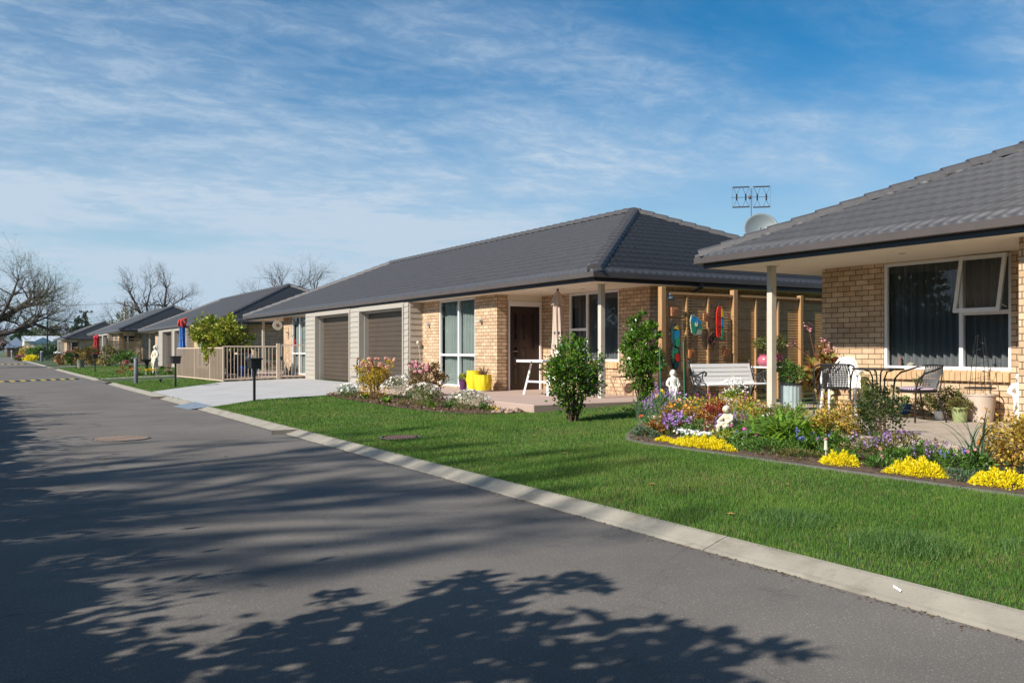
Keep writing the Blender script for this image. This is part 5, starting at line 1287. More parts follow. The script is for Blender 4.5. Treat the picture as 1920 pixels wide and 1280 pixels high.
foliage('foliage', e, [(0, 0, .48, .22, .2, .3), (0, 0, .85, .36, .32, .32), (-.2, 0, .95, .36, .28, .22), (.30, 0, 1.62, .08, .08, .16), (-.38, 0, 1.25, .10, .10, .14), (.05, 0, 1.25, .34, .32, .3), (.12, 0, 1.52, .27, .25, .2), (-.42, 0, .80, .2, .15, .17), (-.15, -.1, 1.45, .17, .17, .2), (-.05, 0, 1.74, .07, .07, .14), (.28, .1, 1.0, .2, .2, .4)], 7500, .062, LM['glossy'], .5, .5, .15, 160)
# roses by the garage
def rose(x, y, h, label, leafmat, petal, n=34):
    e = empty('rose_bush', gp(x, y), random.uniform(0, 6), label, 'rose bush', 'rose bushes in the bed before the second house')
    stems('stem', e, 13, h, .42, .009, WOODY, .05)
    foliage('foliage', e, [(0, 0, h*.36, .34, .32, h*.30), (0, 0, h*.62, .46, .42, h*.24), (-.25, 0, h*.8, .2, .2, .14), (.3, 0, h*.82, .18, .18, .14)], 1900, .055, leafmat, .6, .3, .18, 90)
    P = [(.46*math.cos(a)*q, .46*math.sin(a)*q, h*random.uniform(.72, 1.02)) for a, q in ((random.uniform(0, 6.28), random.uniform(.4, 1.05)) for _ in range(n))]
    m = MB()
    for p in P:
        r_ = random.uniform(.030, .052)
        for k in range(3): m.ball((p[0]+random.gauss(0, r_*.4), p[1]+random.gauss(0, r_*.4), p[2]+random.gauss(0, r_*.3)), r_*random.uniform(.6, .9), 7)
    m.build('flower', petal, e, smooth=False)
rose(7.95, 19.6, .98, 'golden-leaved rose bush with peach-pink blooms before the right garage door', leaf('rose_golden_leaf', (.46, .36, .03), (.60, .40, .05), island=.4), FC['peach'])
rose(8.35, 17.6, .90, 'sparser rose bush with pink blooms before the pale garage corner', leaf('rose_russet_leaf', (.14, .12, .03), (.28, .13, .05), island=.4), FC['pink'], 16)
# white daisy mounds
def daisy(x, y, r, h, label, n=120):
    e = empty('daisy_bush', gp(x, y), random.uniform(0, 6), label, 'daisy bush', 'white daisy mounds in the bed before the second house')
    foliage('foliage', e, [(0, 0, h*.42, r*.95, r*.9, h*.45)], 1500, .035, LM['green'], .3, .5, .1, 0, .45, .0)
    P = []
    for _ in range(n):
        a = random.uniform(0, 6.28); th_ = random.uniform(0, 1.45); P.append((r*math.sin(th_)*math.cos(a), r*math.sin(th_)*math.sin(a), h*.42+h*.52*math.cos(th_)))
    flowers('flower', e, P, .036, FC['white'], 7, centre=FC['yellow'])
daisy(7.75, 20.9, .30, .38, 'small white daisy mound at the driveway end of the bed', 60)
daisy(8.3, 18.75, .52, .62, 'large white daisy mound behind the peach rose bush', 200)
daisy(8.05, 17.1, .42, .50, 'white daisy mound between the rose bushes and the patio', 130)
daisy(8.18, 15.3, .44, .40, 'round white daisy mound at the patio corner below the yellow pots', 170)
# strappy perennials and low plants of bed B
def strap_plant(x, y, n, ln, wd, label, mat='strap', group=None, up=.95, arch=.5, spread=.04, z=0):
    e = empty('strappy_plant', gp(x, y, z), 0, label, 'plant', group); straps('leaf', e, n, ln, wd, LM[mat], arch, spread, up); return e
gB = 'low strappy plants along the lawn edge of the far bed'
for (x, y, lb) in ((7.62, 18.1, 'strappy green clump below the golden rose bush'), (7.78, 16.1, 'bright green strappy clump in the middle of the far bed'), (8.05, 15.9, 'dark strappy clump near the patio edge of the far bed'), (8.25, 14.75, 'small strappy clump before the rightmost daisy mound'), (7.8, 19.9, 'strappy clump at the driveway side of the far bed')):
    strap_plant(x, y, 46, .30, .028, lb, 'strap' if 'bright' in lb or 'green' in lb else 'green', gB)
def low_mass(name, x, y, rx, ry, h, n, size, mat, label, cat='ground cover', asp=.4, fl=None, group=None, up=.6):
    e = empty(name, gp(x, y), 0, label, cat, group)
    foliage('foliage', e, [(0, 0, h*.35, rx, ry, h*.62)], n, size, mat, asp, up, .14, int(n/30)+4, .5, 0)
    if fl:
        k, m_, r_ = fl; P = [(rx*q*math.cos(a), ry*q*math.sin(a), h*(.95-.35*q*q)*random.uniform(.9, 1.15)) for a, q in ((random.uniform(0, 6.28), math.sqrt(random.random())) for _ in range(k))]
        flowers('flower', e, P, r_, m_, 5)
    return e
low_mass('low_herb', 7.75, 17.0, .25, .55, .12, 350, .05, LM['olive'], 'dry olive-green low herb at the lawn edge of the far bed')
low_mass('low_herb', 7.85, 21.6, .3, .4, .14, 260, .05, LM['tan'], 'tan dry tufts on the soil beside the pale driveway', fl=(10, FC['cream'], .03))
low_mass('low_herb', 8.25, 14.45, .12, .16, .10, 120, .03, LM['green'], 'tiny clump with yellow flowers at the corner of the far bed', fl=(14, FC['yellow'], .02))
low_mass('low_herb', 8.35, 16.6, .28, .5, .18, 500, .05, LM['brown'], 'brownish twiggy low plants beside the patio slab')
# rocks at the corner of bed B
for i in range(14):
    x, y = 8.05+random.uniform(0, .48), 13.78+random.uniform(0, .35); r_ = random.uniform(.04, .085)
    m = MB(); m.ball((0, 0, 0), r_, 8, sx=random.uniform(.8, 1.4), sz=.7); m.v = [(a+random.gauss(0, r_*.12), b+random.gauss(0, r_*.12), c+random.gauss(0, r_*.1)) for a, b, c in m.v]
    o = m.build('rock', setup('bed_rock', (.34, .24, .18), .9, var=.3, scale=12, bump=.6) if i == 0 else bpy.data.materials['bed_rock']); o.location = gp(x, y, r_*.35)
    tag(o, 'brownish stone in the rockery at the patio corner of the far bed', 'rock', 'stones in the rockery at the patio corner')
# gravel / bark chips
def chips(n, poly, x0, x1, y0, y1, s, mat, name):
    X = rng.uniform(x0, x1, n); Y = rng.uniform(y0, y1, n); k = in_poly(X, Y, poly); X, Y = X[k], Y[k]
    P = np.stack([X, Y, vgz(X)+.024], 1); V, F = leaves_at(P, s, .7, .1, None, .5); tag(npmesh(name, V, F, mat), kind='stuff')
chips(5200, bedB, 7.3, 8.9, 13.7, 23, .04, LM['brown'], 'bark_mulch'); chips(9000, bedA, 7.2, 13.2, 0, 13.1, .03, LM['brown'], 'bark_mulch')
# pot plants on the pink patio
def tuft_in(pot_, z, n, ln, wd, mat, up=1.0, arch=.35, nm='grassy_plant', lb='', cat='plant'):
    e = empty(nm, (pot_.location.x, pot_.location.y, pot_.location.z+z), 0, lb, cat); straps('leaf', e, n, ln, wd, LM[mat], arch, .03, up); return e
tuft_in(YP2, .33, 90, .34, .012, 'tan', 1.0, .15, lb='dry spiky tan plant growing in the shorter yellow pot'); e = tuft_in(YP1, .42, 60, .12, .02, 'lime', lb='low yellow-green plant in the taller yellow pot')
e = empty('leafy_plant', (PP.location.x, PP.location.y, .58), 0, 'bright green leafy plant in the purple pot', 'plant'); foliage('foliage', e, [(0, 0, .06, .12, .12, .1)], 220, .06, LM['lime'], .6)
e = empty('leafy_plant', (VZ.location.x, VZ.location.y, .93), 0, 'single green leaf clump standing in the grey vase', 'plant'); straps('leaf', e, 5, .22, .05, LM['strap'], .2, .01, 1.0)

# ---- bed A, from the lawn edge inwards
def sedum(x, y, rx, ry, h, label, rot=0):
    e = empty('yellow_sedum', gp(x, y, .01), rot, label, 'sedum clump', 'bright yellow sedum clumps along the bed edge')
    P, d = [], []
    n = int(9000*rx*ry/.09*.55)
    q = np.sqrt(rng.uniform(0, 1, n)); a = rng.uniform(0, 6.283, n); wob_ = 1+.13*np.sin(3*a+x)+.08*np.sin(5*a+y*3)
    X = rx*q*np.cos(a)*wob_; Y = ry*q*np.sin(a)*wob_; Z = h*np.maximum(0, 1-q**3.0)*(.75+.35*np.sin(X*38+y)*np.sin(Y*41+x)) + .008
    Pn = np.stack([X, Y, Z*rng.uniform(.55, 1.05, n)], 1); D_ = np.stack([X/rx*.8, Y/ry*.8, np.full(n, .8)], 1)
    V, F = leaves_at(Pn, .030, .42, .4, D_); npmesh('foliage', V, F, LM['sedum'], e); return e
sedum(7.50, 7.93, .17, .50, .13, 'largest yellow sedum clump, below the white alyssum')
sedum(7.52, 8.68, .08, .16, .06, 'small flat yellow sedum patch at the left tip of the bed')
sedum(7.55, 5.98, .17, .20, .13, 'yellow sedum clump beside the tiny white stake light')
sedum(7.55, 5.12, .20, .27, .15, 'yellow sedum clump between the pink daisies and the reedy leaves')
sedum(7.56, 4.32, .17, .26, .14, 'rightmost yellow sedum clump at the edge of the picture')
# white alyssum
e = empty('alyssum', gp(7.72, 8.35), 0, 'white alyssum cushion behind the largest yellow clump', 'flower clump')
foliage('foliage', e, [(0, 0, .05, .14, .30, .07)], 500, .03, LM['blueg'], .5); flowers('flower', e, [(random.gauss(0, .07), random.uniform(-.28, .28), .12+random.uniform(0, .05)) for _ in range(90)], .022, FC['white'], 6)
# long green leek clump: big strappy agapanthus
e = empty('agapanthus', gp(8.35, 7.4), 0, 'big arching green strap-leaved clump in the middle of the bed', 'plant')
for (x, y, n) in ((0, 0, 150), (.25, .5, 110), (-.2, -.35, 90), (.35, -.1, 90)):
    o = straps('leaf', e, int(n*1.25), .64, .046, LM['strap'], .60, .09, 1.0, 9); o.location = (x, y, 0)
strap_plant(8.9, 9.3, 60, .34, .03, 'small strap-leaved clump between the child statue and the white bowl')
# shrubs
def shrub(x, y, blobs, n, size, mat, label, name='leafy_shrub', asp=.55, fl=None, cl=.16, z=0, st=8, group=None):
    e = empty(name, gp(x, y, z), random.uniform(0, 6) if not fl else 0, label, 'shrub', group)
    hmax = max(b[2] for b in blobs); stems('stem', e, st, hmax, max(b[3] for b in blobs)*.7, .008, WOODY)
    foliage('foliage', e, blobs, n, size, LM[mat] if isinstance(mat, str) else mat, asp, .35, cl, int(n/26), .5, .0)
    if fl: flowers('flower', e, fl[0], fl[1], fl[2], 6)
    return e
shrub(9.15, 9.05, [(0, 0, .22, .42, .52, .24), (.2, .4, .26, .3, .35, .18)], 3800, .038, 'gold', 'golden-leaved shrub left of the middle, below the bench', 'golden_shrub')
shrub(8.62, 6.95, [(0, 0, .26, .30, .34, .30), (-.1, .25, .2, .25, .25, .2)], 2500, .038, 'gold', 'golden-leaved shrub before the left wicker chair', 'golden_shrub')
shrub(9.05, 6.62, [(0, 0, .32, .26, .27, .32), (.03, -.05, .55, .18, .18, .2), (-.12, .1, .6, .10, .10, .16)], 1500, .042, leaf('rose_green_leaf', (.04, .075, .02), (.08, .11, .03), island=.45), 'dark green twiggy shrub left of the bare patio, beside the golden one', 'leafy_shrub')
shrub(8.72, 4.72, [(0, 0, .26, .36, .42, .30), (.1, -.25, .3, .35, .35, .26), (.3, .1, .2, .3, .3, .2)], 4600, .042, 'gold', 'large golden variegated shrub at the right edge of the bed', 'golden_shrub')
shrub(8.25, 9.25, [(0, 0, .20, .2, .24, .2), (-.05, -.1, .12, .2, .22, .14)], 1500, .034, 'goldred', 'russet and gold shrub among the lilac flowers', 'russet_shrub')
shrub(8.65, 8.95, [(0, 0, .22, .18, .2, .22)], 900, .034, 'red', 'dark red-leaved bush behind the bright lilac flowers', 'red_shrub')
# lilac stocks and mixed flowers
def flower_clump(x, y, r, h, col, n, label, leafm='green', k=14, sp=.035, nl=500, cat='flower clump', fr=.012):
    e = empty('flower_clump', gp(x, y), 0, label, cat)
    foliage('foliage', e, [(0, 0, h*.40, r, r, h*.42)], nl, .045, LM[leafm], .25, .7, .15, 24, .5, 0); spikes('flower', e, n, h*.7, h*1.08, r, FC[col], fr, k, sp); return e
flower_clump(8.45, 9.95, .20, .46, 'lilac', 10, 'tall pale lilac flowers at the left tip of the bed', 'blueg')
flower_clump(9.05, 10.5, .2, .62, 'lilac', 12, 'pale lilac flowers before the left trellis post', 'blueg')
flower_clump(8.0, 8.98, .19, .34, 'lilac', 30, 'bright lilac-pink flower clump beside the russet shrub', k=16, fr=.016)
flower_clump(8.35, 8.35, .22, .34, 'lilac', 26, 'soft lilac flower clump above the white alyssum', k=14, fr=.013)
flower_clump(9.3, 9.75, .2, .5, 'magenta', 10, 'magenta flowers among grey stems before the bench', 'olive', 8)
flower_clump(9.6, 9.25, .15, .5, 'magenta', 8, 'magenta and lilac flowers left of the child statue', 'olive', 8)
flower_clump(7.98, 6.75, .2, .30, 'blue', 12, 'small blue forget-me-nots under the strap-leaved clump', 'green', 6, .02)
flower_clump(8.05, 5.95, .22, .32, 'lilac', 16, 'lilac flowers below the golden shrub', 'olive', 10, .03)
flower_clump(8.1, 5.35, .18, .28, 'lilac', 12, 'lilac flowers before the bare patio step', 'green', 10, .03)
flower_clump(7.8, 4.9, .12, .30, 'blue', 3, 'single blue-violet flower head by the reedy leaves', 'green', 10, .02)
flower_clump(8.5, 4.05, .2, .4, 'yellow', 10, 'deep yellow flowers at the right edge beside the golden shrub', 'green', 10, .025, fr=.02)
def blooms(x, y, pts, r, col, label, stem=True, centre=None, leafm='green', nl=200, br=.12, lh=.12):
    e = empty('bloom', gp(x, y), 0, label, 'flower'); m = MB()
    for p in pts: m.path([(p[0]*.4, p[1]*.4, 0), (p[0], p[1], p[2])], .003, 4)
    m.build('stem', GREEN_STEM, e); flowers('flower', e, pts, r, FC[col], 8, centre=centre, tiltup=.3)
    if nl: foliage('foliage', e, [(0, 0, lh*.5, br, br, lh*.5)], nl, .05, LM[leafm], .3, .6, .1, 0, .5, 0)
blooms(7.75, 5.62, [(0, .05, .19), (-.03, .0, .12)], .032, 'pink', 'two pink double daisies above the dark groundcover', centre=FC['yellow'])
blooms(7.75, 9.45, [(0, 0, .28)], .035, 'red', 'single crimson flower at the left tip of the bed', leafm='olive')
blooms(7.72, 7.45, [(.1, .1, .24), (.05, -.1, .2), (-.05, .0, .26), (0, .25, .28)], .028, 'magenta', 'cluster of magenta pinks right of the child statue')
blooms(7.82, 6.4, [(0, 0, .22), (.1, .2, .2)], .026, 'pink', 'pair of pale pink blooms beneath the strap leaves')
blooms(8.35, 4.98, [(0, 0, .30), (.02, .03, .25)], .034, 'orange', 'orange-yellow bloom on a short stem before the step')
blooms(9.2, 10.7, [(0, 0, .5), (.08, .05, .47), (-.1, 0, .42)], .04, 'yellow', 'yellow daffodils before the statue of the woman', leafm='strap', lh=.3)
blooms(8.55, 9.75, [(0, 0, .38), (.1, .1, .34), (.1, -.2, .3), (-.1, -.3, .3)], .032, 'orange', 'orange wallflowers between the lilac clumps', leafm='green', lh=.26, nl=350)
blooms(9.35, 7.6, [(0, .1, .62), (.05, 0, .58), (-.05, -.1, .52), (.1, .3, .6)], .035, 'cream', 'cream flower heads rising behind the strap-leaved clump', lh=.4, nl=500)
# reedy long leaves
e = empty('reed_plant', gp(8.35, 5.02), 0, 'tall thin blue-green reedy leaves bending over the patio step', 'plant'); straps('leaf', e, 42, .78, .014, LM['blueg'], .42, .035, 1.02, 10)
e = empty('daffodil_leaves', gp(9.1, 10.9), 0, 'upright blue-green leaves at the foot of the woman statue', 'plant'); straps('leaf', e, 70, .48, .016, LM['blueg'], .15, .10, 1.02)
e = empty('reed_plant', gp(9.0, 9.85), 0, 'thin grey-green stems left of the golden shrub', 'plant'); straps('leaf', e, 50, .52, .008, LM['blueg'], .2, .16, 1.0)
# ground covers
low_mass('herb_cushion', 7.72, 7.1, .26, .55, .16, 2600, .035, LM['green'], 'fresh green feathery groundcover below the child statue', asp=.3)
low_mass('herb_cushion', 8.2, 8.0, .26, .35, .24, 1700, .035, LM['green'], 'feathery green herb cushion left of the child statue', asp=.3)
low_mass('herb_cushion', 7.62, 6.5, .2, .45, .10, 1200, .035, LM['olive'], 'olive and brown groundcover between the first two sedum clumps', asp=.3)
low_mass('herb_cushion', 7.66, 5.55, .20, .24, .13, 900, .035, LM['green'], 'dark green groundcover between the sedum clumps by the daisies')
low_mass('herb_cushion', 7.62, 4.70, .17, .2, .10, 800, .032, LM['blueg'], 'grey-green groundcover left of the rightmost sedum')
low_mass('herb_cushion', 7.95, 4.35, .26, .35, .16, 1200, .035, LM['dark'], 'dark low groundcover under the large golden shrub')
low_mass('herb_cushion', 7.66, 9.25, .17, .22, .15, 900, .03, LM['blueg'], 'grey cushion plant at the left tip of the bed')
low_mass('herb_cushion', 8.2, 9.55, .22, .3, .26, 1000, .04, LM['green'], 'green leafy clump behind the grey cushion plant')
low_mass('herb_cushion', 8.15, 5.6, .3, .35, .18, 1200, .04, LM['green'], 'leafy green clump before the bare patio step')
low_mass('herb_cushion', 8.3, 5.45, .12, .2, .24, 600, .03, LM['tan'], 'dry tan seed heads before the bare patio step')
low_mass('herb_cushion', 9.6, 11.4, .4, .5, .25, 1500, .045, LM['green'], 'leafy green plants round the foot of the woman statue')
low_mass('herb_cushion', 10.3, 10.9, .5, .6, .22, 1600, .045, LM['dark'], 'dark green plants in front of the bench')
low_mass('herb_cushion', 9.9, 9.0, .5, .5, .26, 1300, .045, LM['olive'], 'olive foliage behind the golden shrub near the patio post')
# white flowers in bowl
e = empty('potted_flowers', (9.9, 9.8, .60), 0, 'mass of white flowers over lime leaves in the white bowl', 'flowers')
foliage('foliage', e, [(0, 0, .05, .22, .22, .06)], 260, .06, LM['lime'], .7); flowers('flower', e, [(random.gauss(0, .10), random.gauss(0, .10), .10+random.uniform(0, .24)) for _ in range(150)], .019, FC['white'], 5)
stems('stem', e, 26, .3, .14, .004, GREEN_STEM)
# planter by the post: begonias and fuchsia
e = empty('potted_begonia', (11.55, 10.15, .80), 0, 'bushy green plant in the corrugated metal planter', 'plant')
foliage('foliage', e, [(0, 0, .16, .22, .22, .16), (-.1, .05, .28, .16, .16, .1)], 900, .05, LM['green'], .5); stems('stem', e, 10, .26, .14, .006, WOODY)
e = empty('tall_begonia', (12.1, 9.95, PT), 0, 'tall begonia with big lime and red leaves and pink flower heads beside the slatted screen', 'plant')
stems('stem', e, 12, 1.05, .28, .010, setup('red_stem', (.20, .05, .03), .6)); foliage('foliage', e, [(0, 0, .78, .26, .28, .24), (.05, .1, .5, .24, .24, .25)], 230, .15, leaf('begonia_leaf', (.20, .24, .05), (.34, .13, .05), island=.4, scale=9), .8, .2)
foliage('red_foliage', e, [(.12, -.25, .62, .14, .14, .22)], 90, .11, LM['red'], .7, .2)
m = MB(); hd = [(-.25, .1, 1.40), (.02, .0, 1.15), (-.35, .35, 1.13), (-.1, -.2, 1.0)]
for p in hd: m.path([(0, 0, .7), (p[0]*.6, p[1]*.6, .95), p], .006, 5)
m.build('flower_stem', bpy.data.materials['red_stem'], e)
flowers('flower', e, [(p[0]+random.gauss(0, .045), p[1]+random.gauss(0, .045), p[2]+random.gauss(0, .04)) for p in hd for _ in range(26)], .020, FC['pink'], 4)
# cut-leaf plants in pink bowls
for P_, lb in ((POT1, 'leafy yellow-green shrublet in the left pink pot'), (POT2, 'leafy green shrublet in the right pink pot')):
    e = empty('potted_shrub', (P_.location.x, P_.location.y, P_.location.z+.22), 0, lb, 'plant'); stems('stem', e, 10, .3, .2, .006, WOODY)
    foliage('foliage', e, [(0, 0, .2, .26, .2, .13), (.12, 0, .3, .14, .14, .1), (-.2, 0, .24, .12, .12, .1)], 800, .05, leaf('pot_leaf'+lb[6:9], (.16, .17, .03), (.08, .11, .03), island=.4), .35)
# ferns and pot plants along the wall
e = empty('lime_fern', (11.75, 8.75, PT), 0, 'tall lime-green ferny plant behind the glass table', 'plant')
P = []; 
for i in range(22):
    a = random.uniform(0, 6.28); bx, by = random.gauss(0, .12), random.gauss(0, .16); lx, ly = .14*math.cos(a), .14*math.sin(a); hh = random.uniform(.35, .72)
    for k_ in range(46): t = k_/46; P.append((bx+lx*t*t, by+ly*t*t, hh*t))
P = np.array(P); V_, F_ = leaves_at(P+rng.normal(size=P.shape)*.006, .055, .16, .35, None); npmesh('frond', V_, F_, LM['lime'], e)
e = empty('trailing_vine', (11.2, 8.35, PT), 0, 'dark green leafy plant climbing the legs of the glass table', 'plant'); foliage('foliage', e, [(0, 0, .3, .12, .12, .32), (.05, .1, .1, .2, .2, .12)], 700, .035, LM['dark'], .5); stems('stem', e, 6, .6, .06, .004, WOODY)
e = empty('conifer_shrub', (12.12, 7.95, PT), 0, 'dark green bushy plant under the window behind the striped chair', 'plant')
foliage('foliage', e, [(0, 0, .20, .18, .36, .24), (0, -.25, .28, .16, .22, .2), (.0, .2, .42, .1, .12, .16)], 2600, .04, leaf('conifer_spray', (.06, .09, .02), (.14, .17, .03), island=.4), .3, .4, .14, 90)
for P_, z, n, s, m_, lb, rr in ((POT3, .14, 190, .04, 'green', 'small green plant in the blue pot', .09), (POT4, .19, 420, .045, 'olive', 'trailing olive-green succulent spilling from the green pot', .17)):
    e = empty('pot_plant', (P_.location.x, P_.location.y, P_.location.z+z), 0, lb, 'plant'); foliage('foliage', e, [(0, 0, .05, rr, rr, .09)], n, s, LM[m_], .5, .3)
e = empty('leek_leaves', (12.0, 6.55, PT+.2), 0, 'long blue-green leek leaves in the terracotta pot', 'plant'); straps('leaf', e, 16, .52, .024, LM['blueg'], .2, .03, 1.02)
e = empty('garden_globe_flowers', (12.25, 9.95, PT), 0, 'dried seed heads on tall stems before the brick wall', 'plant'); m = MB()
for (x, y, h_) in ((0, -.05, .98), (-.05, -.2, .94), (-.03, -.12, .86)): m.path([(0, -.1, 0), (x, y, h_)], .005, 5)
m.build('stem', GREEN_STEM, e); flowers('flower', e, [(x+random.gauss(0, .03), y+random.gauss(0, .03), h_+random.gauss(0, .03)) for (x, y, h_) in ((0, -.05, .98), (-.05, -.2, .94)) for _ in range(16)], .014, LM['brown'], 4)
# light climber on the trellis
P = []
for i in range(260): P.append((random.uniform(11.5, 13.2), TY-.07, random.uniform(1.0, 2.3)))
P = np.array(P); V_, F_ = leaves_at(P, .035, .5, -.1); e = npmesh('climber', V_, F_, LM['olive']); tag(e, 'thin climbing plant scattered over the trellis slats behind the ornaments', 'climber')

# more of the mixed planting that fills the bed between the named clumps
k_ = 0
fill = [(8.0, 8.6, .2, .26, 'green', None), (8.5, 9.5, .22, .34, 'green', ('orange', 22, .024)), (8.85, 9.9, .22, .36, 'olive', ('pink', 20, .022)), (9.3, 10.2, .25, .36, 'green', ('yellow', 14, .024)), (8.6, 8.3, .22, .34, 'goldred', None),
        (9.5, 10.5, .28, .34, 'green', ('white', 16, .02)), (10.0, 11.4, .3, .36, 'green', ('lilac', 16, .022)), (8.7, 7.9, .2, .30, 'green', ('white', 10, .022)), (9.4, 8.4, .28, .36, 'olive', None), (9.9, 8.9, .3, .3, 'green', ('cream', 10, .026)),
        (8.25, 6.5, .2, .24, 'green', None), (8.45, 5.9, .22, .26, 'olive', ('lilac', 18, .02)), (8.15, 5.0, .2, .2, 'green', ('pink', 8, .022)), (8.1, 3.7, .3, .32, 'green', ('yellow', 12, .024)), (7.85, 8.0, .16, .18, 'lime', None), (7.9, 7.65, .18, .18, 'green', ('blue', 10, .016)),
        (7.75, 6.05, .12, .14, 'green', None), (8.5, 6.3, .14, .2, 'green', None), (9.35, 7.0, .22, .34, 'olive', None), (8.9, 8.6, .22, .4, 'strap', None), (9.0, 7.9, .26, .42, 'strap', None), (7.9, 9.3, .14, .2, 'goldred', None), (10.4, 12.0, .3, .3, 'dark', None), (10.2, 9.7, .3, .28, 'olive', None)]
wh = {'green': 'fresh green', 'olive': 'olive', 'goldred': 'russet', 'lime': 'lime', 'strap': 'bright green', 'dark': 'dark green'}
near_ = ['by the white alyssum', 'between the lilac clumps at the left tip', 'left of the golden shrub', 'before the woman statue', 'behind the child statue', 'in front of the bench end', 'at the foot of the left trellis post', 'left of the strap-leaved clump', 'right of the golden shrub', 'beneath the white bowl',
         'below the left wicker chair', 'beside the dark twiggy shrub', 'before the bare step', 'at the right edge of the picture', 'above the largest sedum', 'below the child statue', 'beside the stake light', 'under the dark twiggy shrub', 'before the metal planter', 'between the child statue and the bench', 'behind the strap-leaved clump', 'at the left tip by the edging', 'behind the woman statue', 'left of the patio post']
for (x, y, r_, h_, m_, fl_), nr in zip(fill, near_):
    e = empty('bedding_plant', gp(x, y), random.uniform(0, 6), wh[m_] + ' bedding plant' + (' with ' + fl_[0] + ' flowers ' if fl_ else ' ') + nr, 'plant')
    foliage('foliage', e, [(0, 0, h_*.45, r_, r_, h_*.5), (r_*.4, 0, h_*.6, r_*.5, r_*.5, h_*.4)], int(700*r_/.2), .042, LM[m_], .4, .5, .2, 40, .5, 0)
    if fl_: flowers('flower', e, rp(fl_[1], r_, h_*.8, h_*1.15, .4), fl_[2], FC[fl_[0]], 6)
# ------------------------------------------------------------------ street furniture and the far end
def mailbox(x, y, h, label, rz=0, first=[None]):
    if first[0] is None:
        e = empty('mailbox', (x, y, gz(x)), rz, label, 'mailbox', 'black post-mounted mailboxes along the kerb')
        MB().bbox(-.028, .028, -.028, .028, -.05, h-.16, .003).build('post', MT['black'], e)
        b = MB(); b.add([(-.115, -.19, h-.25), (.115, -.19, h-.25), (.115, .19, h-.25), (-.115, .19, h-.25), (-.13, -.205, h-.03), (.13, -.205, h-.03), (.13, .205, h-.03), (-.13, .205, h-.03)],
                        [(3, 2, 1, 0), (4, 5, 6, 7), (0, 1, 5, 4), (1, 2, 6, 5), (2, 3, 7, 6), (3, 0, 4, 7)]); b.build('box', MT['black'], e)
        MB().bbox(-.155, .155, -.225, .225, h-.03, h+.012, .01).build('lid', MT['black'], e)
        MB().box(-.1185, -.112, -.05, .05, h-.20, h-.12).build('plate', MT['gutter'], e)
        first[0] = e; return e
    return copy_tree(first[0], loc=(x, y, gz(x)), rz=rz, label=label)
mailbox(5.66, 21.77, 1.06, 'nearest black mailbox on a post beside the pale driveway')
mailbox(5.58, 31.82, 1.06, 'black mailbox on the grass island before the taupe fence', R(3))
mailbox(5.31, 55.1, 1.06, 'black mailbox with a pale plate, right of the pair by the grey bin')
mailbox(5.29, 67.1, 1.06, 'black mailbox standing beside the grey-green bin')
mailbox(5.58, 122, 1.06, 'far black mailbox left of the white-topped bollard')
mailbox(6.6, 121.5, 1.06, 'far black mailbox right of the white-topped bollard')
def bollard(x, y, h, r, label, cap):
    e = empty('bollard', (x, y, gz(x)), 0, label, 'bollard', 'grey bollards on the verge')
    MB().lathe([(r, -.03), (r, h-.05), (r*.95, h-.045), (r*.95, h-.03)], n=24).build('post', setup('bollard_grey', (.115, .13, .145), .5, var=.12, scale=4) if 'bollard_grey' not in bpy.data.materials else bpy.data.materials['bollard_grey'], e, smooth=True)
    MB().lathe([(r*1.0, h-.03), (r*1.03, h-.01), (r*.7, h+.02), (.001, h+.035)], n=24).build('cap', cap, e, smooth=True)
    MB().lathe([(r*1.02, h*.62), (r*1.02, h*.63)], n=24).build('band', MT['chrome'], e)
bollard(4.95, 36.5, 1.0, .082, 'nearest dark grey bollard with pale top on the grass island', MT['chrome'])
bollard(5.52, 116.2, 1.15, .16, 'far grey bollard with a white top between two mailboxes', MT['plastic_white'])
sp_ = MB(); sp_.box(3.44, 3.54, 165.9, 166.1, 0, 1.1); sp_.box(3.38, 3.60, 165.85, 166.15, 1.1, 1.4); tag(sp_.build('marker_post', MT['plastic_white']), 'small white marker post at the far bend of the kerb', 'post')
bn = empty('garden_bin', (5.75, 69.5, gz(5.98)), 0, 'grey-green round bin standing on the grass by the second mailbox pair', 'bin')
bg_ = setup('bin_grey', (.21, .21, .16), .6, var=.1); MB().lathe([(.22, 0), (.26, .58), (.275, .60)], n=28, wob=lambda a, z: .015*math.cos(14*a)).build('body', bg_, bn, smooth=True); MB().lathe([(.001, .55), (.25, .55)], n=24).build('fill', MT['soil'], bn)
# small ground light on the island
tag(MB().path([(5.75, 35.9, .08), (5.75, 35.9, .2)], .03, 8).ball((5.75, 35.9, .22), .07, 10, sz=.7).build('ground_light', MT['black'], smooth=True), 'small black ground light in the grass right of the bollard', 'garden light')
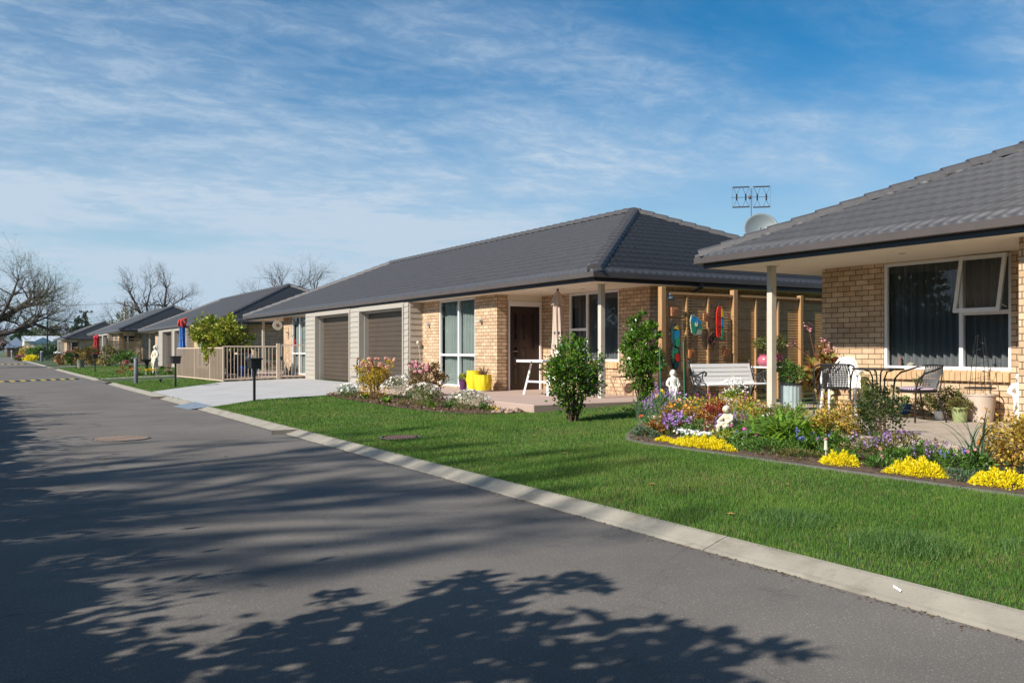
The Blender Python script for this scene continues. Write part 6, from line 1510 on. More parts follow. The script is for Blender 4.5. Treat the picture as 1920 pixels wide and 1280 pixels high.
# fence: taupe solid panels, then open railings and a gate
fx, fy = 7.62, 33.75
fe = empty('panel_fence', (7.45, 37, .1), 0, 'low taupe solid panel fence with cream frame beside the grass island', 'fence')
ys = [33.75, 35.55, 37.9, 40.9]; 
def xf(y): return 7.62 - .05*(y-33.75)
for y in ys: MB().bbox(xf(y)-.03, xf(y)+.03, y-.03, y+.03, gz(7.5)-.05, 1.52 if y == ys[0] else 1.47, .003).build('post', MT['fence'], fe, world=True)
for a, b in zip(ys[:-1], ys[1:]):
    for z in (.22, 1.45): MB().bar((xf(a), a+.031, z), (xf(b), b-.031, z), .04, .05).build('rail', MT['fence'], fe, world=True)
    p = MB(); n_ = int((b-a)/.10)
    for i in range(n_):
        ya_, yb_ = a+.035+(b-a-.07)*i/n_, a+.035+(b-a-.07)*(i+1)/n_; xa_, xb_ = xf(ya_), xf(yb_); d_ = .006 if i % 2 else -.006
        p.add([(xa_+d_, ya_, .247), (xb_+d_, yb_-.004, .247), (xb_+d_, yb_-.004, 1.424), (xa_+d_, ya_, 1.424)], [(0, 1, 2, 3)])
    o = p.build('panel', MT['fencepanel'], fe, world=True); s = o.modifiers.new('s', 'SOLIDIFY'); s.thickness = .008
re_ = empty('railing_fence', (8.6, 33.6, .1), 0, 'open cream railing fence of thin upright bars behind the pale driveway', 'fence')
gx1 = 9.55; yA_, yB_ = 33.72, 33.25
def yr(x): return 33.75-.16*(x-7.62)
x = 7.62+.14
while x < gx1-.08: MB().tube((x, yr(x), gz(x)+.10), (x, yr(x), 1.50), .011, n=6).build('baluster', MT['fence'], re_, world=True); x += .125
for z in (.16, 1.505): MB().bar((7.655, yr(7.655), z if z > 1 else gz(7.6)+.1), (gx1, yr(gx1), z if z > 1 else gz(gx1)+.1), .04, .045).build('rail', MT['fence'], re_, world=True)
MB().bbox(gx1-.01, gx1+.12, yr(gx1)-.05, yr(gx1)+.05, .2, 1.62, .004).build('post', MT['fence'], re_, world=True)
ga = empty('railing_gate', (10.1, yr(10.1), .25), 0, 'cream railing gate between the open fence and the garage corner', 'gate')
g0, g1 = gx1+.15, 10.66
for x in (g0, g1-.04): MB().bbox(x, x+.04, yr(x)-.02, yr(x)+.02, .33, 1.58, .003).build('stile', MT['fence'], ga, world=True)
for z in (.36, 1.56): MB().bar((g0+.041, yr(g0), z), (g1-.041, yr(g1), z), .035, .04).build('rail', MT['fence'], ga, world=True)
x = g0+.16
while x < g1-.1: MB().tube((x, yr(x), .38), (x, yr(x), 1.54), .010, n=6).build('baluster', MT['fence'], ga, world=True); x += .125
MB().bbox(10.70, 10.78, yr(10.7)-.04, yr(10.7)+.04, .25, 1.62, .004).build('gate_post', MT['fence'], ga, world=True)
MB().bbox(g0-.03, g0+.05, yr(g0)-.05, yr(g0)-.025, .98, 1.12, .003).build('latch', MT['black'], ga, world=True)
# grape vine over the fence
vn = empty('grape_vine', (8.12, 35.8, .15), 0, 'large yellow-green grape vine spilling over the panel fence', 'vine')
vm = leaf('grape_leaf', (.16, .24, .02), (.36, .34, .04), island=.45, scale=1.6)
foliage('foliage', vn, [(-.3, .5, 1.9, .75, 1.1, .65), (.2, -.2, 1.8, .6, .6, .5), (-.1, 1.4, 1.8, .6, .9, .45), (.0, -.6, 2.0, .5, .6, .55), (-.55, -.1, 1.1, .28, .35, .6), (-.60, -.75, .95, .22, .3, .42), (.75, -.6, 1.6, .4, .35, .25)], 5200, .12, vm, .85, .0, .14, 170)
stems('stem', vn, 9, 1.7, .5, .022, WOODY, .1)
# closed umbrellas and things seen beyond the fence
ub = setup('umbrella_blue', (.05, .17, .50), .8, var=.35, scale=9)
e = umbrella('closed_umbrella', (7.62, 41.8, .2), .95, 2.55, .15, ub, 'closed blue patterned umbrella with a red scarf on top beyond the fence', cap=setup('scarf_red', (.42, .04, .03), .8, var=.5, scale=14))
for i in range(6):
    a = i*1.05; MB().path([(.03*math.cos(a), .03*math.sin(a), 2.55), (.15*math.cos(a), .15*math.sin(a), 2.62-.05*i), (.22*math.cos(a+.4), .22*math.sin(a+.4), 2.40-.05*i)], [.05, .06, .02], 6).build('scarf', bpy.data.materials['scarf_red'], e)
umbrella('closed_umbrella', (9.24, 37.6, .34), .85, 2.12, .15, setup('umbrella_grey', (.16, .16, .20), .8, var=.3, scale=9), 'closed grey umbrella behind the grape vine')
umbrella('closed_umbrella', (9.0, 92.0, .35), .5, 2.5, .28, setup('umbrella_red', (.50, .02, .03), .8, var=.2, scale=5), 'closed bright red umbrella on the far porch')
# yard clutter behind the railings
bx = MB(); bx.bbox(-.2, .2, -.2, .2, 0, .45, .02)
for (x, y, c, nm, lb) in ((8.75, 35.6, (.02, .10, .36), 'blue_tub', 'blue plastic tub behind the railing fence, left one'), (9.35, 36.2, (.02, .09, .20), 'blue_tub', 'dark blue tub behind the railing fence, right one')):
    o = MB().lathe([(.15, 0), (.19, .38), (.20, .40), (.17, .38)], n=20).build(nm, setup(nm+'_'+str(int(x*10)), c, .4)); o.location = (x, y, .34); tag(o, lb, 'tub')
e = empty('small_shelf', (10.2, 35.9, .34), 0, 'white metal shelf of potted flowers behind the gate', 'shelf')
for z in (.02, .30, .58): MB().box(-.3, .3, -.15, .15, z, z+.02).build('shelf_board', MT['plastic_white'], e)
for sx in (-.3, .3):
    for sy in (-.14, .14): MB().tube((sx, sy, 0), (sx, sy, .62), .012, n=6).build('leg', MT['plastic_white'], e)
for (x, y, z, col, lb) in ((10.1, 35.8, .94, 'red', 'red and pink flowers standing on the white shelf'), (9.9, 36.0, .62, 'magenta', 'magenta flowers on the shelf behind the railings')):
    e = empty('potted_flowers', (x, y, z), 0, lb, 'flowers'); foliage('foliage', e, [(0, 0, .08, .14, .14, .1)], 160, .05, LM['green']); flowers('flower', e, rp(26, .14, .12, .24), .03, FC[col], 5)
wc = setup('white_cloth', (.7, .7, .7), .9)
e = MB().path([(8.95, 35.9, 1.05), (9.15, 35.8, 1.18), (9.3, 35.9, .95)], [.05, .08, .03], 8).build('windmill', wc); tag(e, 'white pinwheel ornament seen through the railing bars', 'ornament')
bq = empty('barbecue', (9.0, 36.8, .34), R(20), 'covered black barbecue behind the railing fence', 'barbecue')
m = MB(); m.bbox(-.45, .45, -.28, .28, .05, .85, .05); m.build('cover', setup('bbq_cover', (.035, .037, .05), .7, bump=.5, bscale=8), bq); MB().path([(-.42, 0, .85), (-.4, 0, 1.05), (.4, 0, 1.05), (.42, 0, .85)], .12, 8).build('hood', bpy.data.materials['bbq_cover'], bq, smooth=True)
# round thermometer and hanging ornament
tg = empty('wall_clock', (11.6, 46.5, 2.3), 0, 'round cream clock hanging in the far porch', 'clock')
MB().path([(0, 0, 0), (0, -.04, 0)], .20, 28).build('rim', setup('clock_cream', (.62, .55, .42), .5), tg); MB().path([(0, -.041, 0), (0, -.045, 0)], .07, 20).build('face', setup('clock_brown', (.25, .12, .08), .6), tg)
tg.location = (10.42, 36.4, 2.40)
MB().path([(0, 0, .2), (0, 0, .42)], .006, 4).build('hanger', MT['black'], tg)
ho = empty('flower_swag', (10.87, 35.35, 1.85), 0, 'red flower swag hanging from a hook on the pale brick pillar', 'ornament')
flowers('flower', ho, [(-.05+random.gauss(0, .03), random.gauss(0, .08), -.35*random.random()) for _ in range(22)], .035, FC['red'], 5); MB().path([(0, 0, .1), (-.1, .02, .16), (-.14, .0, .06)], .012, 5).build('hook', MT['black'], ho)
cu = MB()
# C house yard: timber screen, statues, shrubs
ts = empty('slatted_screen', (9.2, 79.8, .3), 0, 'brown slatted timber screen before the porch of the fourth house', 'screen')
for x in (8.6, 9.9, 11.2): MB().box(x-.06, x+.06, 79.75, 79.87, .2, 2.3).build('post', MT['timber'], ts, world=True)
for (a, b) in ((8.67, 9.83), (9.97, 11.13)):
    s = MB(); z = .3
    while z < 2.15: s.box(a, b, 79.78, 79.81, z, z+.085); z += .105
    s.build('slats', MT['timber_dark'], ts, world=True)
MB().box(8.55, 11.3, 79.74, 79.88, 2.301, 2.36).build('top_rail', MT['timber'], ts, world=True)
ls = lady(1.55); tag(ls, 'tall cream statue of a woman raising a hand beyond the panel fence', 'statue'); ls.location = (7.0, 45.2, .12); ls.rotation_euler[2] = R(-60); ls.data.materials[0] = MT['cream_stone']
bb = empty('bird_bath', (6.75, 46.1, .14), 0, 'dark bird bath on a pedestal beside the cream statue', 'bird bath')
MB().lathe([(.16, 0), (.09, .08), (.06, .3), (.08, .55), (.12, .62)], n=20).build('pedestal', MT['black'], bb, smooth=True); MB().lathe([(.06, .62), (.28, .70), (.32, .78), (.29, .78), (.2, .72), (.001, .70)], n=28).build('bowl', MT['black'], bb, smooth=True)
def far_shrub(x, y, r, h, n, size, mat, label, name='garden_shrub', z=0, fl=None, grp='garden shrubs along the far front gardens'):
    e = empty(name, gp(x, y, z), random.uniform(0, 6), label, 'shrub', grp)
    foliage('foliage', e, [(0, 0, h*.45, r, r, h*.45), (r*.4, 0, h*.7, r*.6, r*.6, h*.28), (-r*.4, r*.2, h*.6, r*.6, r*.6, h*.3)], n, size, LM[mat] if isinstance(mat, str) else mat, .6, .3, .14, int(n/22), .5, 0)
    if fl: flowers('flower', e, rp(fl[1], r, h*.6, h*1.0, .4), fl[2], FC[fl[0]], 5)
    return e
far_shrub(7.35, 44.8, .35, .45, 260, .09, 'green', 'low leafy plant at the feet of the cream statue', fl=('pink', 26, .05))
far_shrub(6.75, 45.0, .26, .34, 160, .08, 'green', 'yellow-flowered clump before the cream statue', fl=('yellow', 50, .06))
far_shrub(6.2, 45.9, .30, .38, 170, .08, 'olive', 'small clump with orange flowers by the dark bird bath', fl=('orange', 26, .05))
far_shrub(5.9, 47.2, .35, .75, 200, .08, 'red', 'thin reddish shrub right of the near bollard', fl=('peach', 20, .05))
far_shrub(7.4, 43.9, .22, .3, 120, .07, 'green', 'low clump with pink flowers by the fence', fl=('pink', 26, .05))
far_shrub(8.0, 71.5, 1.0, 1.5, 900, .16, 'olive', 'yellow-green shrub between the bin and the timber screen')
far_shrub(8.6, 69.0, .9, 1.2, 800, .16, 'green', 'green leafy shrub before the timber screen')
far_shrub(6.9, 79.0, .9, 1.5, 900, .18, 'gold', 'orange-gold shrub behind the mailbox pair')
far_shrub(6.4, 84.0, .8, 1.4, 800, .18, leaf('dusty_pink_leaf', (.42, .20, .15), island=.3), 'dusty pink shrub left of the orange-gold one')
far_shrub(6.2, 82.5, .7, 1.1, 600, .18, 'strap', 'fresh green shrub beside the dusty pink one')
far_shrub(5.9, 88.0, .7, .9, 600, .18, 'goldred', 'low russet shrub at the lawn edge beyond the bin')
far_shrub(7.9, 76.5, .6, .8, 500, .15, 'gold', 'small pale gold shrub with white flowers', fl=('white', 50, .07))
far_shrub(5.5, 128, 1.2, 1.8, 900, .25, 'green', 'green and gold bush beyond the far bollard')
far_shrub(4.9, 135, 1.3, 1.8, 900, .25, 'gold', 'pale gold bush farther beyond the far bollard', fl=('cream', 60, .12))
far_shrub(6.7, 126, 1.3, 1.5, 900, .25, 'dark', 'dark rounded bush right of the far bollard')
e = far_shrub(4.75, 124, .9, .7, 700, .18, 'sedum', 'bright yellow flower drift beside the far lawn'); e = far_shrub(3.9, 129, .8, .7, 600, .18, 'olive', 'magenta flower drift beside the far lawn', fl=('magenta', 90, .12))
bsh = MB(); 
fb = empty('bare_shrub', gp(7.9, 84.5), 0, 'leafless brown twiggy bush before the fourth house', 'shrub'); stems('stem', fb, 46, 2.3, 1.0, .018, WOODY, .15)
far_shrub(7.3, 118, .45, 1.1, 300, .16, LM['tan'], 'white and pale ornament-like bush near the farthest porch', fl=('white', 60, .10))

# ---- far end: cottage, shed, hedge, poles, hills
ct_ = empty('weatherboard_cottage', (9.5, 200, 0), 0, 'white weatherboard cottage with pale metal roof and blue gable at the far end', 'house')
cw = MB(); cw.box(3.9, 12, 196, 206, 0, 3.3); cw.build('wall', setup('cottage_cream', (.62, .58, .48), .7, var=.05, scale=1), ct_, world=True)
rf = MB(); rf.add([(3.6, 195.5, 3.2), (12.4, 195.5, 3.2), (12.4, 201, 4.3), (3.6, 201, 4.3), (3.6, 206.5, 3.2), (12.4, 206.5, 3.2)], [(0, 1, 2, 3), (3, 2, 5, 4)])
o = rf.build('roof', setup('pale_metal_roof', (.52, .58, .62), .45, var=.05), ct_, world=True)
gb = MB(); gb.add([(4.8, 194.0, 2.75), (7.1, 194.0, 3.95), (9.4, 194.0, 2.75), (4.8, 196.2, 2.75), (7.1, 199.0, 3.95), (9.4, 196.2, 2.75)], [(0, 1, 4, 3), (1, 2, 5, 4), (0, 2, 1)])
gb.build('gable', setup('cottage_blue', (.16, .27, .36), .5), ct_, world=True)
MB().box(5.2, 9.0, 194.3, 196, 0, 2.74).build('bay', bpy.data.materials['cottage_cream'], ct_, world=True)
for (a, b) in ((5.6, 6.4), (7.2, 8.6)): f = MB().box(a-.08, b+.08, 194.22, 194.295, .9, 2.2).build('window', MT['white'], ct_, world=True); MB().box(a, b, 194.17, 194.215, .98, 2.12).build('pane', MT['darkglass'], f, world=True)
MB().box(3.84, 3.895, 197, 198.6, 1.0, 2.4).build('window', MT['darkglass'], ct_, world=True)
for c_ in kids(ct_): c_.location.x += 2.4
ct_.location.x -= 0
sh = empty('blue_roof_shed', (3.9, 222, 0), 0, 'small dark shed with a blue-grey roof left of the white cottage', 'shed')
MB().box(1.8, 5.2, 219, 225, 0, 2.0).build('wall', setup('shed_brown', (.16, .07, .045), .8, var=.2), sh, world=True)
MB().add([(1.3, 218.5, 1.95), (5.8, 218.5, 1.95), (3.55, 220.5, 4.3), (3.55, 223.5, 4.3), (1.3, 225.5, 1.95), (5.8, 225.5, 1.95)], [(0, 1, 2), (1, 5, 3, 2), (5, 4, 3), (4, 0, 2, 3)]).build('roof', setup('shed_blue', (.17, .22, .30), .5), sh, world=True)
for c_ in kids(sh): c_.location.x += 2.0
hd_ = empty('dark_hedge', (-2, 215, 0), 0, 'long dark clipped hedge closing the far end of the road', 'hedge')
foliage('foliage', hd_, [(-13+i*1.5, 0, 1.1, 1.1, 1.0, 1.2) for i in range(11)], 6000, .35, LM['dark'], .7, .2, .2, 300)
MB().box(-14, 2.2, -.5, .5, 0, 1.9).build('stem_mass', setup('hedge_core', (.01, .018, .008), .95), hd_)
# ---- trees
def tree_bare(name, loc, h, spread, label, seed, trunks=1, tr=.32, lean=(0, 0), mat=None, depth=6, budmat=None, buds=0, grp=None, twist=.35, cat='tree', bias=None, limbs=None):
    rd = random.Random(seed); e = empty(name, loc, 0, label, cat, grp)
    T = MB(); B = MB(); tips = []
    def grow(p, d, ln, r, dep, tgt):
        n = 4 if dep < 4 else 3; pts = [p]; rs = [r]; q = p.copy(); dd = d.copy()
        for i in range(n):
            dd = (dd + Vector((rd.gauss(0, twist*.5), rd.gauss(0, twist*.5), rd.gauss(.04, twist*.35)))).normalized()
            q = q + dd*ln/n; pts.append(q.copy()); rs.append(r*(1-.36*(i+1)/n))
        sd_n = 8 if dep == 0 else (6 if dep < 3 else (4 if dep < 5 else 3))
        (T if tgt == 0 else B).path(pts, rs, sd_n, cap=(dep < 2))
        if dep >= depth: tips.append((pts[-1], dd)); return
        k = rd.choice((2, 3, 3)) if dep < depth-1 else rd.choice((2, 3))
        if dep >= 2:
            # side shoots along the limb
            for s_ in range(rd.choice((1, 1, 2))):
                j = rd.randint(1, n-1); side = Vector((rd.gauss(0, 1), rd.gauss(0, 1), rd.gauss(.15, .5))).normalized()
                grow(pts[j], (dd*.5+side).normalized(), ln*rd.uniform(.45, .65), rs[j]*.45, dep+1 if dep+1 > 3 else 3, 1)
        for i in range(k):
            a = rd.uniform(0, 6.28) if i else rd.uniform(0, 6.28); sp_a = rd.uniform(.35, .85)*spread
            u_ = dd.orthogonal().normalized(); v_ = dd.cross(u_); nd = (dd*math.cos(sp_a) + (u_*math.cos(a)+v_*math.sin(a))*math.sin(sp_a))
            nd = (nd + Vector((0, 0, .10)) + (Vector(bias)*.18 if bias else Vector((0, 0, 0)))).normalized()
            grow(pts[-1], nd, ln*rd.uniform(.68, .86), rs[-1]*rd.uniform(.62, .8), dep+1, 1)
    for pts, r0, r1 in (limbs or []):
        P_ = [Vector(q_) for q_ in pts]; n_ = len(P_)
        (T if r0 > .25 else B).path(P_, [r0+(r1-r0)*i/(n_-1) for i in range(n_)], 8)
        for i in range(1, n_):
            dd = (P_[i]-P_[i-1]).normalized(); last = i == n_-1
            for _ in range(6 if last else 4):
                side = Vector((rd.gauss(0, .7), rd.gauss(0, .7), rd.gauss(.35, .5))).normalized()
                grow(P_[i], (dd*(.9 if last else .5)+side).normalized(), h*rd.uniform(.10, .17), (r0+(r1-r0)*i/(n_-1))*.55, 3, 1)
    for t in range(0 if limbs else trunks):
        a = 6.28*t/max(1, trunks); d0 = Vector((lean[0]+(.30*math.cos(a+.6) if trunks > 1 else 0), lean[1]+(.30*math.sin(a+.6) if trunks > 1 else 0), 1)).normalized()
        base = Vector((.5*tr*math.cos(a), .5*tr*math.sin(a), -.2)) if trunks > 1 else Vector((0, 0, -.2))
        grow(base, d0, h*.30, tr, 0, 0)
    T.build('trunk', mat or MT['bark'], e, smooth=True); B.build('branches', mat or MT['bark'], e, smooth=True)
    if budmat and buds:
        P = np.array([np.array(t[0]) + rng.normal(size=3)*h*.007 for t in tips for _ in range(buds)]); V_, F_ = leaves_at(P, h*.0075, .6, .1); npmesh('foliage', V_, F_, budmat, e)
    return e
tw = setup('twig_bark', (.075, .06, .05), .9, var=.25, scale=1)
LEFT_TREE = tree_bare('bare_tree', (-5.6, 80, 0), 10.0, .9, 'big spreading tree with sparse new leaves leaning in at the left edge', 11, mat=tw, budmat=leaf('new_leaf', (.20, .22, .09), island=.3), buds=3, depth=6, twist=.45,
          limbs=[([(0, 0, -.2), (.5, 0, 1.2), (1.6, 0, 2.2)], .55, .45), ([(1.6, 0, 2.2), (4.2, .5, 3.2), (6.2, .6, 4.4), (7.6, .4, 5.4), (8.6, .3, 6.3)], .42, .17), ([(1.6, 0, 2.2), (5.0, -1, 2.7), (7.3, -1.2, 3.3), (8.8, -1, 4.1), (10.2, -.8, 3.5)], .30, .10),
                 ([(7.6, .4, 5.4), (9.0, .8, 5.9), (10.4, 1, 6.3)], .16, .07), ([(6.2, .6, 4.4), (7.2, -.4, 6.6), (7.6, -.8, 8.0)], .16, .06), ([(7.3, -1.2, 3.3), (8.8, -2.0, 4.7), (9.8, -2, 4.9)], .13, .05), ([(4.2, .5, 3.2), (3.8, 2, 5.5), (4.6, 3, 7.6)], .25, .09), ([(8.8, -1, 4.1), (9.8, -.6, 4.6), (11.0, -.4, 4.3)], .10, .04)])
tree_bare('bare_tree', (23.6, 158, 0), 12.5, .9, 'round-headed leafless tree behind the third and fourth houses', 5, mat=tw, depth=6, budmat=leaf('reddish_bud', (.22, .12, .10), island=.3), buds=1, twist=.4,
          limbs=[([(.5, 0, 0), (.2, 0, 4.5), (-1.6, .5, 8.0), (-3.0, .5, 11.0)], .48, .13), ([(1.0, 0, 0), (1.4, 0, 5.0), (2.2, -.3, 8.5), (2.6, -.3, 11.8)], .46, .13), ([(.3, 0, 3.5), (-2.0, -.5, 5.8), (-4.2, -.6, 5.9), (-5.4, -.6, 5.3)], .24, .08),
                 ([(1.3, 0, 4.0), (3.6, .5, 6.0), (5.2, .6, 6.4), (6.4, .6, 5.6)], .24, .08), ([(.1, 0, 5.0), (-.4, .8, 8.8), (.3, 1, 11.8)], .26, .08), ([(1.8, 0, 7.0), (3.6, -1, 9.2), (5.0, -1.2, 10.2)], .18, .07)])
tree_bare('bare_tree', (35.5, 114, 0), 11.5, 1.0, 'wide leafless tree showing above the ridge of the third house', 23, mat=tw, depth=6, budmat=leaf('olive_bud', (.18, .15, .10), island=.3), buds=1, twist=.4,
          limbs=[([(0, 0, 0), (0, 0, 4.0), (-1.5, 0, 7.0), (-2.4, 0, 9.4)], .45, .12), ([(.4, 0, 3.0), (1.4, 0, 6.2), (2.2, 0, 9.2)], .35, .11), ([(0, 0, 3.6), (-2.6, 0, 6.0), (-4.6, 0, 7.6)], .24, .08), ([(.6, 0, 4), (3.0, 0, 6.4), (4.8, 0, 8.2)], .24, .08), ([(0, 0, 4.2), (.2, 1, 7.4), (.4, 1, 9.6)], .22, .08)])
def leafy_tree(name, loc, h, r, label, n, size, mat, th=.25, tr=.25, grp='trees beyond the houses', blobs=None, ncl=None, cat='tree'):
    e = empty(name, loc, random.uniform(0, 6), label, cat, grp)
    t = MB(); t.path([(0, 0, -.1), (.05*h*.1, 0, h*.3), (0, .03*h, h*.75)], [tr, tr*.75, tr*.25], 7)
    for i in range(7):
        a = i*.9; t.path([(0, 0, h*(.28+.05*i)), (r*.35*math.cos(a), r*.35*math.sin(a), h*(.42+.05*i)), (r*.7*math.cos(a), r*.7*math.sin(a), h*(.52+.05*i))], [tr*.4, tr*.28, tr*.08], 5)
    t.build('trunk', MT['bark'], e, smooth=True)
    bl = blobs or [(0, 0, h*(th+(1-th)*.5), r*.75, r*.75, h*(1-th)*.5), (r*.45, 0, h*.55, r*.5, r*.5, h*.22), (-r*.4, r*.3, h*.6, r*.5, r*.5, h*.22), (0, -r*.4, h*.7, r*.5, r*.5, h*.22), (r*.1, r*.1, h*.83, r*.45, r*.4, h*.16)]
    foliage('crown', e, bl, n, size, mat, .6, .2, .13, ncl or int(n/40), .5); return e
cone = leaf('conifer_leaf', (.03, .065, .035), (.05, .09, .05), island=.35, scale=.5)
leafy_tree('conifer', (17.6, 208, 0), 9.4, 2.6, 'dark pointed conifer beyond the fifth house', 3200, .55, cone, blobs=[(0, 0, 8.3, .7, .7, 1.2), (0, 0, 6.8, 1.4, 1.4, 1.3), (0, 0, 5.2, 2.0, 2.0, 1.4), (.4, 0, 3.6, 2.5, 2.5, 1.5)])
leafy_tree('poplar', (26.3, 205, 0), 11.0, 4.2, 'pale yellow-green budding tree with upright limbs beyond the ridge', 2600, .30, leaf('spring_leaf', (.22, .26, .10), (.15, .17, .08), island=.35, scale=.5), blobs=[(-2.5, 0, 6.5, 1.2, 1.2, 3.2), (-1.0, 0, 7.5, 1.0, 1.0, 3.6), (.8, 0, 7.3, 1.1, 1.1, 3.4), (2.2, 0, 6.6, 1.1, 1.1, 3.0), (3.3, 0, 5.8, 1.0, 1.0, 2.6)])
leafy_tree('evergreen_tree', (7.4, 238, 0), 7.0, 2.6, 'round dark green evergreen above the blue-roofed shed', 2400, .55, leaf('evergreen_leaf', (.045, .10, .02), (.09, .16, .03), island=.4, scale=.4))
grn = leaf('hill_tree_leaf', (.10, .13, .05), (.14, .16, .06), island=.35, scale=.3); brn = leaf('brown_crown_leaf', (.20, .15, .12), (.15, .11, .09), island=.3, scale=.3)
for i, (x, y, h, r, m_, lb) in enumerate(((12.6, 250, 7.6, 4.5, grn, 'olive green tree behind the cottage roof, left of the brown one'), (17.0, 255, 8.0, 4.5, brn, 'brown-crowned tree behind the cottage and the thin mast'), (21.5, 252, 7.2, 4.5, brn, 'second brown-crowned tree beside the conifer'), (26, 250, 7.2, 4.5, grn, 'olive green tree right of the brown crowns'), (10.2, 262, 5.6, 3.5, grn, 'low olive tree left of the tall olive one'),
                                         (30, 245, 7.0, 4.5, grn, 'green tree at the foot of the pointed conifer'), (37, 300, 10, 5, grn, 'green tree beyond the pale budding one'), (2.0, 262, 4.6, 3.6, brn, 'brown thicket tree beyond the dark hedge'), (-4.5, 255, 4.4, 4, brn, 'brown leafless thicket at the extreme left beyond the hedge'), (34.5, 262, 9.6, 5, grn, 'broad green tree low behind the fifth house'))):
    leafy_tree('broadleaf_tree', (x, y, 0), h, r, lb, 1700, .5, m_)
leafy_tree('blossom_tree', (.6, 196, 0), 4.2, 2.7, 'pink blossoming tree before the dark hedge', 1600, .22, leaf('blossom', (.55, .34, .34), (.45, .30, .30), island=.25), th=.3)
# dark shrubs before the cottage
for (x, y, r, h, m_, lb) in ((7.3, 178, 1.8, 2.2, LM['olive'], 'olive bush before the blue gable'), (9.3, 172, 1.7, 2.4, LM['blueg'], 'grey-green bush right of the blue gable'), (5.5, 182, 1.3, 2.0, LM['dark'], 'dark bush left of the blue gable'), (11.0, 168, 1.6, 2.3, LM['dark'], 'dark bush by the corner of the fifth house')):
    far_shrub(x, y, r, h, 700, .30, m_, lb)
# power poles and wires
pl = setup('pole_timber', (.11, .095, .08), .9, var=.2)
e = empty('radio_mast', (7.9, 150, 0), 0, 'thin dark mast with a fine tip beside the cottage', 'mast'); MB().path([(0, 0, 0), (0, 0, 5.8)], [.13, .12], 8).build('pole', MT['black'], e); MB().path([(0, 0, 5.8), (-.22, 0, 9.4)], [.05, .03], 6).build('tip', MT['gutter'], e)
MB().box(-.55, .55, -.04, .04, 5.75, 5.85).build('crossarm', MT['black'], e)
e = empty('power_pole', (18.6, 212, 0), 0, 'power pole with one crossarm beside the conifer', 'power pole', 'power poles beyond the houses'); MB().path([(0, 0, 0), (0, 0, 10.0)], [.22, .17], 8).build('pole', pl, e); MB().box(-1.35, 1.35, -.07, .07, 9.6, 9.8).build('crossarm', pl, e)
ins = MB()
for x in (-1.2, -.9, .35, 1.0, 1.25): ins.path([(x, 0, 9.8), (x, 0, 10.15)], .10, 6)
ins.build('insulator', MT['gutter'], e)
e = empty('power_pole', (25.0, 200, 0), 0, 'tall power pole with a pointed top inside the pale budding tree', 'power pole', 'power poles beyond the houses'); MB().path([(0, 0, 0), (0, 0, 10.6)], [.20, .22], 8).build('pole', setup('pole_concrete', (.4, .37, .32), .8), e); MB().path([(-.18, 0, 9.6), (-.1, 0, 11.4), (0, 0, 11.9)], [.2, .16, .05], 6).build('top_fitting', pl, e); MB().box(-1.2, 1.2, -.06, .06, 8.0, 8.15).build('crossarm', pl, e)
def wire(a, b, sag, r, label):
    a, b = Vector(a), Vector(b); P = [a.lerp(b, i/16)-Vector((0, 0, sag*4*(i/16)*(1-i/16))) for i in range(17)]
    tag(MB().path(P, r, 4).build('power_line', MT['gutter']), label, 'power line', 'power lines across the far sky')
wire((10.3, 200, 10.6), (25, 200, 11.5), .25, .035, 'upper power line running left from the pointed-top pole'); wire((25, 200, 11.5), (34, 197, 11.0), .25, .035, 'upper power line running right from the pointed-top pole')
wire((10.6, 203, 7.9), (25, 200, 9.0), .3, .028, 'lower thin power line running left behind the conifer')
LEFT_TREE.scale = (.88, .88, .86); LEFT_TREE.location.x = -4.6
# hills
def hill(x0, x1, y, h, seed, mat, peaks):
    m = MB(); nx, ny = 60, 10
    def fn(u_, v_):
        x = x0+(x1-x0)*u_; e_ = sum(hh*math.exp(-((x-cx)/w_)**2) for cx, w_, hh in peaks)
        b = math.sin(math.pi*min(1, v_*1.0)); return (x, y+ (v_-.5)*1400, e_*b*(1+.05*math.sin(x*.021+seed)+.03*math.sin(x*.06+v_*5))-2)
    m.grid(fn, nx, ny); o = m.build('hills', mat, smooth=True); tag(o, kind='structure')
hm = setup('hill_forest', (.050, .075, .045), .95, var2=(.085, .105, .06), scale=.012, detail=8)
hill(-600, 2600, 3600, 100, 1, hm, [(-20, 110, 100), (200, 62, 112), (360, 40, 60), (560, 85, 110), (780, 130, 125), (1000, 90, 118), (1400, 200, 110), (-300, 120, 80)])
# ------------------------------------------------------------------ planting on the other side of the road (outside the picture; it casts the shade on the asphalt)
sh_l = leaf('hedge_leaf', (.03, .07, .015), (.06, .11, .025), island=.4)
he = empty('roadside_hedge', (-3.4, 16, 0), 0, 'dense green hedge along the left side of the road outside the view', 'hedge')
bl = []
for i in range(47):
    y = -15.5+i*.62 + 0; bl.append((random.uniform(-.15, .15), y, 1.45, .70, .55, 1.40+random.uniform(-.12, .14)))
foliage('foliage', he, bl, 42000, .13, sh_l, .6, .3, .2, 1600)
MBc = MB()
for i in range(29): (MBc.box(-.55, .1, -15.6+i, -14.62+i, 0, 2.0), MBc.ball((-.05+random.uniform(-.1, .1), -15.1+i+random.uniform(-.2, .2), 2.0), .75+random.uniform(-.12, .10), 12, sy=random.uniform(.8, 1.15)))
MBc.build('stem_mass', bpy.data.materials['hedge_core'], he)
